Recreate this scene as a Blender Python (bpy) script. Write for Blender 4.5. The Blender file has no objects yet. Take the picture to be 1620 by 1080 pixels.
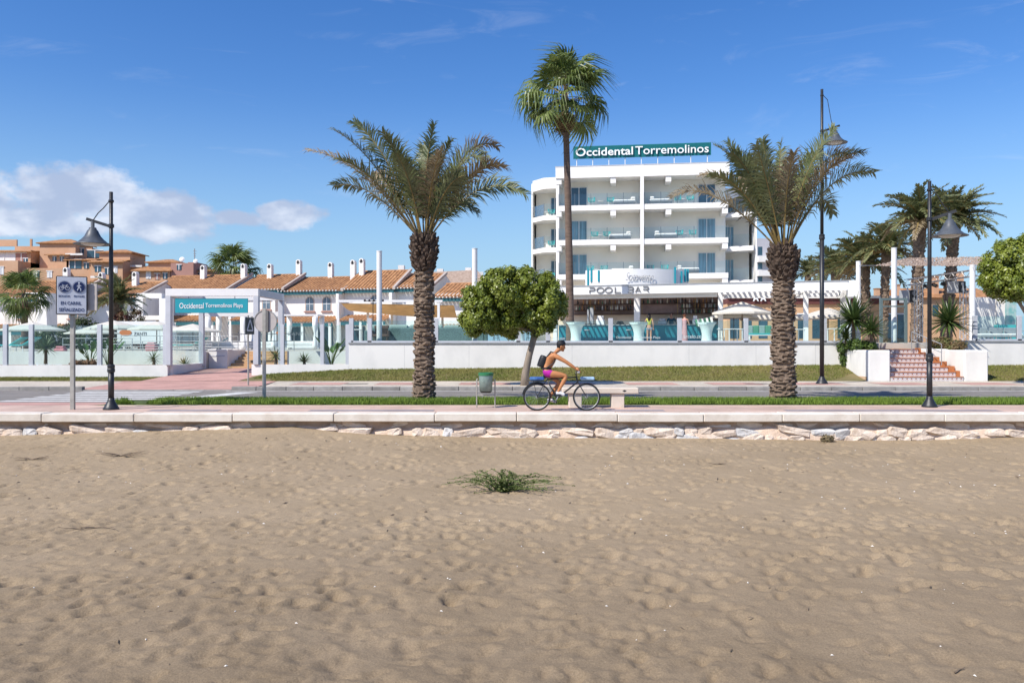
import bpy, bmesh, math, random
import numpy as np
from mathutils import Vector, Matrix, Euler

scene = bpy.context.scene
R = math.radians
# ------------------------------------------------------------------ camera
F = 1300.0                      # focal length in photograph pixels (1620 wide)
CZ = 1.77                       # eye height above the promenade
cam_d = bpy.data.cameras.new('camera')
cam_d.sensor_width = 36.0
cam_d.lens = F / 1620.0 * 36.0
cam_d.clip_end = 6000
cam = bpy.data.objects.new('camera', cam_d)
scene.collection.objects.link(cam)
cam.location = (0, 0, CZ)
cam.rotation_euler = (R(90), 0, 0)
scene.camera = cam

# ------------------------------------------------------------------ light
SUN_EL, SHADOW_AZ = 47.0, 50.0          # shadows run 50 degrees to the right of straight ahead
sx, sy = math.sin(R(SHADOW_AZ)), math.cos(R(SHADOW_AZ))
ldir = Vector((sx * math.cos(R(SUN_EL)), sy * math.cos(R(SUN_EL)), -math.sin(R(SUN_EL))))
sun_d = bpy.data.lights.new('sun', 'SUN')
sun_d.energy = 4.9
sun_d.angle = R(0.53)
sun_d.color = (1.0, 0.945, 0.86)
sun = bpy.data.objects.new('sun', sun_d)
scene.collection.objects.link(sun)
sun.rotation_euler = ldir.to_track_quat('-Z', 'Y').to_euler()
sun.location = (-20, -20, 40)

world = bpy.data.worlds.new('World')
scene.world = world
world.use_nodes = True
wn = world.node_tree.nodes; wl = world.node_tree.links
wn.clear()
w_out = wn.new('ShaderNodeOutputWorld')
w_bg = wn.new('ShaderNodeBackground'); w_bg.inputs['Strength'].default_value = 0.136
sky = wn.new('ShaderNodeTexSky'); sky.sky_type = 'NISHITA'; sky.sun_disc = False
sky.sun_elevation = R(SUN_EL)
sky.sun_rotation = math.atan2(-sx, -sy) % (2 * math.pi)
sky.altitude = 0; sky.air_density = 1.0; sky.dust_density = 0.35; sky.ozone_density = 2.6
hs = wn.new('ShaderNodeHueSaturation'); hs.inputs['Saturation'].default_value = 1.34; hs.inputs['Hue'].default_value = 0.512
wl.new(sky.outputs[0], hs.inputs['Color'])


def wmath(op, a, b=None, c=None):
    n = wn.new('ShaderNodeMath'); n.operation = op
    for i, v in enumerate((a, b, c)):
        if v is None: continue
        if isinstance(v, (int, float)): n.inputs[i].default_value = v
        else: wl.new(v, n.inputs[i])
    return n.outputs[0]


tc = wn.new('ShaderNodeTexCoord')
sep = wn.new('ShaderNodeSeparateXYZ'); wl.new(tc.outputs['Generated'], sep.inputs[0])
az = wmath('ARCTAN2', sep.outputs[0], sep.outputs[1])          # azimuth from straight ahead, + right
el = wmath('ARCSINE', sep.outputs[2])


def wnoise(sc, detail, rough, stretch, off, dist=0.0):
    comb = wn.new('ShaderNodeCombineXYZ')
    wl.new(wmath('MULTIPLY', az, 1.0), comb.inputs[0]); wl.new(wmath('MULTIPLY', el, stretch), comb.inputs[1])
    comb.inputs[2].default_value = off
    n = wn.new('ShaderNodeTexNoise'); n.inputs['Scale'].default_value = sc
    n.inputs['Detail'].default_value = detail; n.inputs['Roughness'].default_value = rough
    n.inputs['Distortion'].default_value = dist
    wl.new(comb.outputs[0], n.inputs['Vector'])
    return n.outputs[0]


def wblob(a0, e0, wa, we):                                     # soft bank of cloud about one bearing
    x = wmath('DIVIDE', wmath('SUBTRACT', az, a0), wa)
    y = wmath('DIVIDE', wmath('SUBTRACT', el, e0), we)
    d = wmath('ADD', wmath('MULTIPLY', x, x), wmath('MULTIPLY', y, y))
    return wmath('MAXIMUM', wmath('SUBTRACT', 1.0, d), -1.2)


def wramp(v, lo, hi):
    n = wn.new('ShaderNodeMapRange'); n.interpolation_type = 'SMOOTHSTEP'
    wl.new(v, n.inputs[0]); n.inputs[1].default_value = lo; n.inputs[2].default_value = hi
    return n.outputs[0]


n1 = wnoise(15.0, 10, 0.60, 1.35, 2.3, 0.0)
bank = None
for b in ((-0.495, 0.152, 0.105, 0.040), (-0.41, 0.142, 0.10, 0.034), (-0.60, 0.142, 0.12, 0.034), (-0.52, 0.128, 0.16, 0.020), (-0.262, 0.148, 0.055, 0.020),
          (-0.33, 0.142, 0.05, 0.014), (-1.5, 0.16, 0.3, 0.07), (1.6, 0.13, 0.3, 0.05), (2.7, 0.15, 0.4, 0.06), (-2.4, 0.12, 0.3, 0.05)):
    o = wblob(*b)
    bank = o if bank is None else wmath('MAXIMUM', bank, o)
dens = wmath('ADD', wmath('MULTIPLY', bank, 0.62), wmath('MULTIPLY', wmath('SUBTRACT', n1, 0.5), 1.7))
cov = wmath('MULTIPLY', wramp(dens, 0.08, 0.40), 0.86)
# thin high wisps
n2 = wnoise(5.0, 6, 0.62, 4.5, 7.7, 1.4)
wisp = wmath('MULTIPLY', wmath('MULTIPLY', wramp(n2, 0.56, 0.82), 0.16), wramp(el, 0.10, 0.22))
# haze veil near the horizon
veil = wmath('MULTIPLY', wramp(wmath('MULTIPLY', el, -1.0), -0.30, 0.03), 0.92)
shade = wnoise(17.0, 4, 0.5, 1.6, 2.42, 0.0)
cmix = wn.new('ShaderNodeMix'); cmix.data_type = 'RGBA'
cmix.inputs[6].default_value = (2.9, 3.4, 4.6, 1); cmix.inputs[7].default_value = (5.6, 5.9, 6.6, 1)
wl.new(wramp(shade, 0.40, 0.72), cmix.inputs[0])
m0 = wn.new('ShaderNodeMix'); m0.data_type = 'RGBA'
wl.new(veil, m0.inputs[0]); wl.new(hs.outputs[0], m0.inputs[6]); m0.inputs[7].default_value = (2.15, 3.55, 5.0, 1)
m1 = wn.new('ShaderNodeMix'); m1.data_type = 'RGBA'
wl.new(wisp, m1.inputs[0]); wl.new(m0.outputs[2], m1.inputs[6]); m1.inputs[7].default_value = (5.2, 5.5, 6.2, 1)
m2 = wn.new('ShaderNodeMix'); m2.data_type = 'RGBA'
wl.new(cov, m2.inputs[0]); wl.new(m1.outputs[2], m2.inputs[6]); wl.new(cmix.outputs[2], m2.inputs[7])
wl.new(m2.outputs[2], w_bg.inputs['Color']); wl.new(w_bg.outputs[0], w_out.inputs[0])

scene.view_settings.view_transform = 'Standard'
scene.view_settings.look = 'None'
scene.view_settings.exposure = 0.25
scene.view_settings.gamma = 1.0
scene.view_settings.use_curve_mapping = False
scene.render.engine = 'CYCLES'
scene.cycles.use_denoising = True
scene.cycles.max_bounces = 7
scene.cycles.diffuse_bounces = 3
scene.cycles.glossy_bounces = 3
scene.cycles.transparent_max_bounces = 24
scene.cycles.transmission_bounces = 4
scene.cycles.caustics_reflective = False
scene.cycles.caustics_refractive = False
scene.cycles.use_adaptive_sampling = True
scene.cycles.adaptive_threshold = 0.015

COL = scene.collection
rnd = random.Random(7)


def W(px, py, Y):
    """photograph pixel + real distance -> point of the place"""
    return Vector(((px - 810.0) * Y / F, Y, CZ + (540.0 - py) * Y / F))


# ------------------------------------------------------------------ materials
MATS = {}


def mat(name, col, rough=0.7, var=0.12, scale=3.0, bump=0.0, bscale=30.0, metal=0.0, col2=None, spec=0.4, detail=5.0, translucent=0.0, rand=0.0, stretch=None, lo=0.35, hi=0.65):
    if name in MATS: return MATS[name]
    m = bpy.data.materials.new(name); m.use_nodes = True
    nt = m.node_tree; N = nt.nodes; L = nt.links
    bs = N['Principled BSDF']
    bs.inputs['Roughness'].default_value = rough
    bs.inputs['Metallic'].default_value = metal
    bs.inputs['Specular IOR Level'].default_value = spec
    t = N.new('ShaderNodeTexCoord')
    vec = t.outputs['Object']
    if stretch:
        mp = N.new('ShaderNodeMapping'); mp.inputs['Scale'].default_value = stretch
        L.new(vec, mp.inputs[0]); vec = mp.outputs[0]
    no = N.new('ShaderNodeTexNoise'); no.inputs['Scale'].default_value = scale; no.inputs['Detail'].default_value = detail
    no.inputs['Roughness'].default_value = 0.6
    L.new(vec, no.inputs['Vector'])
    mr = N.new('ShaderNodeMapRange'); mr.inputs[1].default_value = lo; mr.inputs[2].default_value = hi
    L.new(no.outputs[0], mr.inputs[0])
    mx = N.new('ShaderNodeMix'); mx.data_type = 'RGBA'
    c2 = col2 if col2 else tuple(min(1, c * (1 + var)) for c in col)
    c1 = col if col2 else tuple(c * (1 - var) for c in col)
    mx.inputs[6].default_value = (*c1, 1); mx.inputs[7].default_value = (*c2, 1)
    L.new(mr.outputs[0], mx.inputs[0])
    out = mx.outputs[2]
    if rand > 0:
        oi = N.new('ShaderNodeObjectInfo')
        hv = N.new('ShaderNodeHueSaturation')
        r2 = N.new('ShaderNodeMapRange'); r2.inputs[3].default_value = 1 - rand; r2.inputs[4].default_value = 1 + rand
        L.new(oi.outputs['Random'], r2.inputs[0]); L.new(r2.outputs[0], hv.inputs['Value'])
        L.new(out, hv.inputs['Color']); out = hv.outputs[0]
    L.new(out, bs.inputs['Base Color'])
    if bump > 0:
        nb = N.new('ShaderNodeTexNoise'); nb.inputs['Scale'].default_value = bscale; nb.inputs['Detail'].default_value = 4
        L.new(vec, nb.inputs['Vector'])
        bp = N.new('ShaderNodeBump'); bp.inputs['Strength'].default_value = bump; bp.inputs['Distance'].default_value = 0.02
        L.new(nb.outputs[0], bp.inputs['Height']); L.new(bp.outputs[0], bs.inputs['Normal'])
    if translucent > 0:
        tr = N.new('ShaderNodeBsdfTranslucent'); L.new(out, tr.inputs['Color'])
        ms = N.new('ShaderNodeMixShader'); ms.inputs[0].default_value = translucent
        L.new(bs.outputs[0], ms.inputs[1]); L.new(tr.outputs[0], ms.inputs[2])
        L.new(ms.outputs[0], N['Material Output'].inputs['Surface'])
    MATS[name] = m
    return m


def glass_mat(name, tint, refl=1.0):
    m = bpy.data.materials.new(name); m.use_nodes = True
    nt = m.node_tree; N = nt.nodes; L = nt.links
    N.remove(N['Principled BSDF'])
    tr = N.new('ShaderNodeBsdfTransparent'); tr.inputs[0].default_value = (*tint, 1)
    gl = N.new('ShaderNodeBsdfGlossy'); gl.inputs['Roughness'].default_value = 0.02; gl.inputs[0].default_value = (.95, .97, 1, 1)
    fr = N.new('ShaderNodeFresnel'); fr.inputs[0].default_value = 1.45
    k = N.new('ShaderNodeMath'); k.operation = 'MULTIPLY'; k.inputs[1].default_value = refl; L.new(fr.outputs[0], k.inputs[0])
    ms = N.new('ShaderNodeMixShader')
    L.new(k.outputs[0], ms.inputs[0]); L.new(tr.outputs[0], ms.inputs[1]); L.new(gl.outputs[0], ms.inputs[2])
    L.new(ms.outputs[0], N['Material Output'].inputs['Surface'])
    return m


# ------------------------------------------------------------------ mesh builder
class MB:
    def __init__(s):
        s.v = []; s.f = []; s.mi = []; s.cur = 0

    def add(s, vs, fs):
        b = len(s.v)
        s.v += [tuple(p) for p in vs]
        for f in fs:
            s.f.append(tuple(i + b for i in f)); s.mi.append(s.cur)
        return s

    def box(s, x0, x1, y0, y1, z0, z1, M=None):
        vs = [(x0, y0, z0), (x1, y0, z0), (x1, y1, z0), (x0, y1, z0), (x0, y0, z1), (x1, y0, z1), (x1, y1, z1), (x0, y1, z1)]
        if M is not None: vs = [M @ Vector(p) for p in vs]
        return s.add(vs, [(0, 3, 2, 1), (4, 5, 6, 7), (0, 1, 5, 4), (1, 2, 6, 5), (2, 3, 7, 6), (3, 0, 4, 7)])

    def cbox(s, x0, x1, y0, y1, z0, z1, c=0.01):
        """box with chamfered edges"""
        bm = bmesh.new()
        bmesh.ops.create_cube(bm, size=1.0, matrix=Matrix.Translation(((x0 + x1) / 2, (y0 + y1) / 2, (z0 + z1) / 2)) @ Matrix.Diagonal((x1 - x0, y1 - y0, z1 - z0, 1)))
        bmesh.ops.bevel(bm, geom=list(bm.edges), offset=c, segments=1, affect='EDGES', profile=0.5)
        bm.verts.index_update()
        s.add([v.co[:] for v in bm.verts], [[v.index for v in f.verts] for f in bm.faces]); bm.free()
        return s

    def beam(s, a, b, w, h, up=(0, 0, 1)):
        """rectangular bar from a to b"""
        a = Vector(a); b = Vector(b); d = (b - a).normalized(); up = Vector(up)
        if abs(d.dot(up)) > 0.98: up = Vector((0, 1, 0))
        u = d.cross(up).normalized() * (w / 2); v = u.cross(d).normalized() * (h / 2)
        vs = [a - u - v, a + u - v, a + u + v, a - u + v, b - u - v, b + u - v, b + u + v, b - u + v]
        return s.add(vs, [(3, 2, 1, 0), (4, 5, 6, 7), (0, 1, 5, 4), (1, 2, 6, 5), (2, 3, 7, 6), (3, 0, 4, 7)])

    def tube(s, pts, rad, n=8, cap=True):
        pts = [Vector(p) for p in pts]
        if isinstance(rad, (int, float)): rad = [rad] * len(pts)
        t0 = (pts[1] - pts[0]).normalized()
        u = t0.cross(Vector((0, 0, 1)))
        if u.length < 0.05: u = t0.cross(Vector((0, 1, 0)))
        u.normalize()
        vs = []
        for i, p in enumerate(pts):
            if i == 0: t = pts[1] - pts[0]
            elif i == len(pts) - 1: t = pts[-1] - pts[-2]
            else: t = pts[i + 1] - pts[i - 1]
            t.normalize()
            u = (u - t * u.dot(t)); u.normalize(); w = t.cross(u)
            for k in range(n):
                a = 2 * math.pi * k / n
                vs.append(p + (u * math.cos(a) + w * math.sin(a)) * rad[i])
        fs = []
        for i in range(len(pts) - 1):
            for k in range(n):
                a = i * n + k; b = i * n + (k + 1) % n
                fs.append((a, b, b + n, a + n))
        if cap:
            fs.append(tuple(range(n - 1, -1, -1))); e = (len(pts) - 1) * n
            fs.append(tuple(range(e, e + n)))
        return s.add(vs, fs)

    def lathe(s, prof, n=16, c=(0, 0, 0), ang=2 * math.pi, sxy=(1, 1)):
        vs = []
        for r, z in prof:
            for k in range(n):
                a = ang * k / n
                vs.append((c[0] + r * math.cos(a) * sxy[0], c[1] + r * math.sin(a) * sxy[1], c[2] + z))
        fs = []
        for i in range(len(prof) - 1):
            for k in range(n):
                a = i * n + k; b = i * n + (k + 1) % n
                fs.append((a, b, b + n, a + n))
        if prof[0][0] > 1e-5: fs.append(tuple(range(n - 1, -1, -1)))
        if prof[-1][0] > 1e-5: fs.append(tuple(range((len(prof) - 1) * n, len(prof) * n)))
        return s.add(vs, fs)

    def prism(s, poly, a0, a1, axis='y'):
        """poly in the two other axes, extruded along axis"""
        n = len(poly)
        def P(q, t):
            if axis == 'y': return (q[0], t, q[1])
            if axis == 'z': return (q[0], q[1], t)
            return (t, q[0], q[1])
        vs = [P(q, a0) for q in poly] + [P(q, a1) for q in poly]
        fs = [tuple(range(n)), tuple(range(2 * n - 1, n - 1, -1))]
        for i in range(n):
            j = (i + 1) % n
            fs.append((j, i, i + n, j + n))
        return s.add(vs, fs)

    def ball(s, c, r, n=10, m=6, sc=(1, 1, 1), jit=0.0, rg=None):
        vs = []; fs = []
        for i in range(m + 1):
            th = math.pi * i / m
            for k in range(n):
                a = 2 * math.pi * k / n
                q = 1 + (rg.uniform(-jit, jit) if rg else 0)
                vs.append((c[0] + r * sc[0] * q * math.sin(th) * math.cos(a), c[1] + r * sc[1] * q * math.sin(th) * math.sin(a), c[2] + r * sc[2] * q * math.cos(th)))
        for i in range(m):
            for k in range(n):
                a = i * n + k; b = i * n + (k + 1) % n
                fs.append((a, a + n, b + n, b))
        return s.add(vs, fs)

    def mesh(s, me):
        return s.add([v.co[:] for v in me.vertices], [tuple(p.vertices) for p in me.polygons])

    def build(s, name, mats, off=(0, 0, 0), smooth=False):
        me = bpy.data.meshes.new(name)
        o = off
        me.from_pydata([(p[0] - o[0], p[1] - o[1], p[2] - o[2]) for p in s.v], [], s.f)
        if not isinstance(mats, (list, tuple)): mats = [mats]
        for m in mats: me.materials.append(m)
        if len(mats) > 1: me.polygons.foreach_set('material_index', s.mi)
        if smooth: me.polygons.foreach_set('use_smooth', [True] * len(me.polygons))
        me.update()
        return me


ROOT = {}


def tag(o, label=None, cat=None, group=None, kind=None):
    if label: o['label'] = label
    if cat: o['category'] = cat
    if group: o['group'] = group
    if kind: o['kind'] = kind
    return o


def thing(name, label, cat, loc=(0, 0, 0), rz=0.0, group=None):
    o = bpy.data.objects.new(name, None); COL.objects.link(o)
    o.location = loc; o.rotation_euler = (0, 0, rz); o.empty_display_size = 0.2
    return tag(o, label, cat, group)


def part(root, name, mb, m, smooth=False, world=False, label=None, kind=None, off=None):
    """mesh child of root (or of a part); mb in root-local coordinates unless world"""
    if world:
        r = root
        while r.parent: r = r.parent
        off = r.location
    me = mb.build(name, m, off or (0, 0, 0), smooth) if isinstance(mb, MB) else mb
    o = bpy.data.objects.new(name, me); COL.objects.link(o)
    o.parent = root
    if label: o['label'] = label
    if kind: o['kind'] = kind
    return o


def single(name, mb, m, label=None, cat=None, group=None, kind=None, smooth=False):
    """one-mesh thing, origin at the middle of its base"""
    xs = [p[0] for p in mb.v]; ys = [p[1] for p in mb.v]; zs = [p[2] for p in mb.v]
    c = ((min(xs) + max(xs)) / 2, (min(ys) + max(ys)) / 2, min(zs))
    me = mb.build(name, m, c, smooth)
    o = bpy.data.objects.new(name, me); COL.objects.link(o); o.location = c
    return tag(o, label, cat, group, kind)


def struct(name, mb, m, smooth=False):
    o = bpy.data.objects.new(name, mb.build(name, m, (0, 0, 0), smooth)); COL.objects.link(o)
    o['kind'] = 'structure'
    return o


def copy_tree(o, parent=None):
    c = o.copy(); COL.objects.link(c)
    if parent is not None: c.parent = parent
    for ch in list(o.children):
        copy_tree(ch, c)
    return c


def place(proto, used, loc, rz=0.0, label=None, scale=None):
    """first call moves the prototype itself, later calls copy it"""
    o = proto if not used.get(proto.name) else copy_tree(proto)
    used[proto.name] = True
    o.location = loc; o.rotation_euler = (0, 0, rz)
    if scale: o.scale = (scale,) * 3 if isinstance(scale, (int, float)) else scale
    if label: o['label'] = label
    return o


USED = {}


def text_mb(txt, size, depth=0.02, bold=0.0, spacing=1.0, shear=0.0, align='CENTER', M=None):
    cu = bpy.data.curves.new('t', 'FONT'); cu.body = txt; cu.size = size; cu.extrude = depth / 2; cu.offset = bold
    cu.space_character = spacing; cu.shear = shear; cu.align_x = align; cu.align_y = 'CENTER'; cu.resolution_u = 3
    o = bpy.data.objects.new('t', cu); COL.objects.link(o)
    dg = bpy.context.evaluated_depsgraph_get()
    me = bpy.data.meshes.new_from_object(o.evaluated_get(dg))
    bpy.data.objects.remove(o)
    mb = MB()
    T = Matrix.Rotation(R(90), 4, 'X')         # text stands up, reads from -Y
    if M is not None: T = M @ T
    me.transform(T)
    mb.mesh(me)
    bpy.data.meshes.remove(me); bpy.data.curves.remove(cu)
    return mb


def text_fit(txt, x0, x1, y, zc, hmax, **kw):
    """letters stretched to run from x0 to x1, upright in the plane y"""
    mb = text_mb(txt, 1.0, **kw)
    xs = [p[0] for p in mb.v]; zs = [p[2] for p in mb.v]
    kx = (x1 - x0) / (max(xs) - min(xs)); kz = hmax / (max(zs) - min(zs))
    xm = min(xs); zm = (min(zs) + max(zs)) / 2
    mb.v = [(x0 + (p[0] - xm) * kx, y + p[1], zc + (p[2] - zm) * kz) for p in mb.v]
    return mb


# value noise for terrain
VG = {}


def vnoise(x, y, seed, freq):
    if seed not in VG: VG[seed] = np.random.RandomState(seed).rand(256, 256)
    g = VG[seed]
    X = x * freq; Yv = y * freq
    xi = np.floor(X).astype(int); yi = np.floor(Yv).astype(int)
    fx = X - xi; fy = Yv - yi
    fx = fx * fx * (3 - 2 * fx); fy = fy * fy * (3 - 2 * fy)
    a = g[xi % 256, yi % 256]; b = g[(xi + 1) % 256, yi % 256]
    c = g[xi % 256, (yi + 1) % 256]; d = g[(xi + 1) % 256, (yi + 1) % 256]
    return (a * (1 - fx) + b * fx) * (1 - fy) + (c * (1 - fx) + d * fx) * fy - 0.5


# palette -------------------------------------------------------------
WHITE = mat('white_render', (.69, .68, .655), 0.85, 0.05, 1.3, 0.25, 60, col2=(.81, .795, .76), stretch=(.8, .8, .45), lo=.25, hi=.55)
WHITEP = mat('white_paint', (.77, .765, .75), 0.45, 0.03, 2)
LIGHTGREY = mat('grey_metal_paint', (.52, .54, .58), 0.45, 0.05, 2)
CREAM = mat('cream_render', (.80, .76, .69), 0.85, 0.05, 0.6, 0.1, 40)
HWHITE = mat('hotel_white', (.80, .78, .74), 0.8, 0.04, 1.6, col2=(.88, .86, .825), stretch=(2.2, 2.2, .35))
GREYCAP = mat('grey_coping', (.30, .315, .33), 0.7, 0.1, 4)
BLACKMETAL = mat('black_lamp_iron', (.022, .023, .026), 0.42, 0.25, 8, 0.2, 60, spec=0.5)
GALV = mat('galvanised_steel', (.40, .38, .34), 0.5, 0.15, 6, metal=0.35)
STEEL = mat('brushed_steel', (.42, .43, .44), 0.45, 0.08, 8, metal=0.6)
TEAL = mat('teal_paint', (.012, .20, .26), 0.5, 0.08, 1.5)
TEALS = mat('teal_sign', (.006, .145, .155), 0.45, 0.06, 1.5)
TURQ = mat('turquoise_sign', (.02, .30, .37), 0.45, 0.04, 1.0)
TEALCHAIR = mat('turquoise_plastic', (.06, .42, .42), 0.4, 0.06, 2)
DARKTEAL = mat('dark_teal_board', (.02, .11, .13), 0.6, 0.1, 2)
GLASS = glass_mat('balustrade_glass', (.88, .965, .955), 0.9)
GLASSL = glass_mat('low_reflection_glass', (.90, .965, .955), 0.22)
GLASSC = glass_mat('clear_glass', (.95, .985, .985), 0.7)
GLASSW = mat('window_glass', (.03, .075, .11), 0.08, 0.3, 0.7, spec=0.8)
CURTAIN = mat('curtained_window', (.16, .29, .36), 0.2, 0.35, 1.2, spec=0.8, stretch=(6, 6, .3))
CANVAS = mat('cream_canvas', (.74, .70, .62), 0.9, 0.06, 2, translucent=0.25)
SAILTAN = mat('tan_sail_cloth', (.50, .30, .12), 0.9, 0.15, 1.5, translucent=0.35)
TILE = mat('clay_roof_tile', (.22, .10, .042), 0.85, 0.3, 2.2, 0.3, 14, col2=(.52, .27, .12), lo=.3, hi=.7)
TERRA = mat('terracotta_render', (.52, .31, .185), 0.9, 0.1, 0.35, col2=(.60, .38, .245))
TERRAD = mat('old_rose_render', (.40, .22, .18), 0.9, 0.08, 0.3)
PEACH = mat('peach_render', (.60, .38, .22), 0.9, 0.06, 0.3)
WOODD = mat('dark_wood', (.10, .055, .035), 0.6, 0.25, 3, stretch=(1, 1, 5))
BLACK = mat('black_plastic', (.012, .012, .014), 0.5, 0.2, 4)
SKIN = mat('tanned_skin', (.48, .205, .085), 0.55, 0.10, 6, spec=0.35)
SKIN2 = mat('fair_skin', (.52, .29, .19), 0.55, 0.08, 6, spec=0.35)
HAIRB = mat('black_hair', (.012, .010, .009), 0.5, 0.3, 20)
HAIRR = mat('auburn_hair', (.16, .06, .025), 0.5, 0.3, 20)
RATTAN = mat('grey_green_rattan', (.10, .16, .155), 0.7, 0.45, 28)
CUSHION = mat('sage_cushion', (.30, .38, .34), 0.9, 0.1, 3)
LINEN = mat('white_linen', (.80, .79, .77), 0.9, 0.05, 3)
# ================================================================== GROUND
def sand_material():
    m = bpy.data.materials.new('beach_sand'); m.use_nodes = True
    N = m.node_tree.nodes; L = m.node_tree.links; bs = N['Principled BSDF']
    bs.inputs['Roughness'].default_value = 0.95; bs.inputs['Specular IOR Level'].default_value = 0.15
    t = N.new('ShaderNodeTexCoord')
    def noise(sc, d, r=0.6):
        n = N.new('ShaderNodeTexNoise'); n.inputs['Scale'].default_value = sc; n.inputs['Detail'].default_value = d; n.inputs['Roughness'].default_value = r
        L.new(t.outputs['Object'], n.inputs['Vector']); return n.outputs[0]
    def mr(v, a, b, c, d):
        n = N.new('ShaderNodeMapRange'); L.new(v, n.inputs[0])
        for i, q in enumerate((a, b, c, d)): n.inputs[i + 1].default_value = q
        return n.outputs[0]
    def mix(f, a, b):
        n = N.new('ShaderNodeMix'); n.data_type = 'RGBA'
        L.new(f, n.inputs[0])
        for i, q in ((6, a), (7, b)):
            if isinstance(q, tuple): n.inputs[i].default_value = (*q, 1)
            else: L.new(q, n.inputs[i])
        return n.outputs[2]
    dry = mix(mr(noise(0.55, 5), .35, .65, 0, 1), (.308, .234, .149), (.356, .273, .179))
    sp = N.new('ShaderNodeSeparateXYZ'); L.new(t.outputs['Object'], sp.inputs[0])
    # the beach colour darkens gradually towards the sea side
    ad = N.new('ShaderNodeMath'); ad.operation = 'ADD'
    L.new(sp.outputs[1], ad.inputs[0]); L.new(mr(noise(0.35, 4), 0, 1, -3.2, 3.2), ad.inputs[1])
    graded = mix(mr(ad.outputs[0], 4.0, 12.5, 1, 0), dry, mix(mr(noise(1.2, 4), .35, .65, 0, 1), (.178, .132, .083), (.224, .169, .108)))
    grain = mix(mr(noise(62, 3, .85), .2, .8, 0, 1), (.60, .60, .60), (1.32, 1.32, 1.32))
    mul = N.new('ShaderNodeMix'); mul.data_type = 'RGBA'; mul.blend_type = 'MULTIPLY'; mul.inputs[0].default_value = 1
    L.new(graded, mul.inputs[6]); L.new(grain, mul.inputs[7])
    L.new(mul.outputs[2], bs.inputs['Base Color'])
    b1 = N.new('ShaderNodeBump'); b1.inputs['Strength'].default_value = 0.55; b1.inputs['Distance'].default_value = 0.012
    L.new(noise(38, 5, .7), b1.inputs['Height'])
    b2 = N.new('ShaderNodeBump'); b2.inputs['Strength'].default_value = 0.32; b2.inputs['Distance'].default_value = 0.05
    L.new(noise(9, 4, .55), b2.inputs['Height']); L.new(b1.outputs[0], b2.inputs['Normal'])
    L.new(b2.outputs[0], bs.inputs['Normal'])
    return m


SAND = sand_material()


def sand_base(x, y):
    """level of the beach without footprints"""
    z = np.full_like(x, -0.76)
    wall = np.clip((y - 15.5) / 4.7, 0, 1) ** 2
    foot = np.interp(x, [-17, -12.3, -9.5, -7.2, -5.4, -4.2, -3.2, 0, 4, 7.5, 10, 12.5, 17], [-.58, -.56, -.47, -.40, -.34, -.45, -.53, -.60, -.62, -.67, -.67, -.61, -.61])
    z = z * (1 - wall) + foot * wall
    z = z + (0.14 * vnoise(x + 50, y, 3, 0.22) + 0.07 * vnoise(x + 50, y, 4, 0.55)) * (1 - .8 * wall)
    return z


xs = np.arange(-17.0, 17.01, 0.042)
ys = [1.2]
while ys[-1] < 20.62: ys.append(ys[-1] + 0.026 + 0.0016 * ys[-1])
ys = np.array(ys)
GX, GY = np.meshgrid(xs, ys)
GZ = sand_base(GX, GY)
GZ += 0.012 * vnoise(GX + 50, GY, 5, 1.7) + 0.014 * vnoise(GX + 50 + 0.4 * GY, GY, 6, 3.6) + 0.008 * vnoise(GX + 50, GY, 8, 9.0)
rs = np.random.RandomState(11)
for k in range(15000):
    px_, py_ = rs.uniform(-16.5, 16.5), rs.uniform(1.4, 20.0) if k % 3 else rs.uniform(3, 12)
    if py_ < 9 and px_ > 1.5 and rs.rand() < 0.35: continue
    L_ = rs.uniform(0.038, 0.10) * (1 if k % 11 else 1.4); w_ = L_ * rs.uniform(0.45, 0.85); a_ = rs.uniform(-0.7, 0.7) + (0.3 if rs.rand() < .5 else 1.4)
    L_ *= 1.0 if py_ > 9 else 1.25
    d_ = L_ * (rs.uniform(0.20, 0.52) if py_ > 8 else rs.uniform(.13, .36))
    i0, i1 = np.searchsorted(xs, [px_ - 3 * L_, px_ + 3 * L_]); j0, j1 = np.searchsorted(ys, [py_ - 3 * L_, py_ + 3 * L_])
    if i1 - i0 < 2 or j1 - j0 < 2: continue
    dx = GX[j0:j1, i0:i1] - px_; dy = GY[j0:j1, i0:i1] - py_
    u = (dx * math.cos(a_) + dy * math.sin(a_)) / L_; v = (-dx * math.sin(a_) + dy * math.cos(a_)) / w_
    q = u * u + v * v
    GZ[j0:j1, i0:i1] += d_ * (-np.exp(-q) + 0.42 * np.exp(-((np.sqrt(q) - 1.55) / 0.42) ** 2) * (0.6 + 0.4 * np.sign(u)))
edge = np.clip((17.0 - np.abs(GX)) / 1.2, 0, 1) * np.clip((GY - 1.2) / 0.8, 0, 1)
GZ = -0.95 + (GZ + 0.95) * edge
nx, ny = len(xs), len(ys)
me = bpy.data.meshes.new('sand')
me.vertices.add(nx * ny)
me.vertices.foreach_set('co', np.stack([GX, GY, GZ], -1).astype(np.float32).ravel())
jj, ii = np.meshgrid(np.arange(ny - 1), np.arange(nx - 1), indexing='ij')
a = (jj * nx + ii).ravel()
quads = np.stack([a, a + 1, a + nx + 1, a + nx], -1).astype(np.int32)
me.loops.add(quads.size); me.loops.foreach_set('vertex_index', quads.ravel())
me.polygons.add(len(quads))
me.polygons.foreach_set('loop_start', np.arange(0, quads.size, 4, dtype=np.int32))
me.polygons.foreach_set('use_smooth', np.ones(len(quads), dtype=bool))
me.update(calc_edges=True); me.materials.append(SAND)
sand_o = bpy.data.objects.new('sand', me); COL.objects.link(sand_o); sand_o['kind'] = 'structure'


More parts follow.
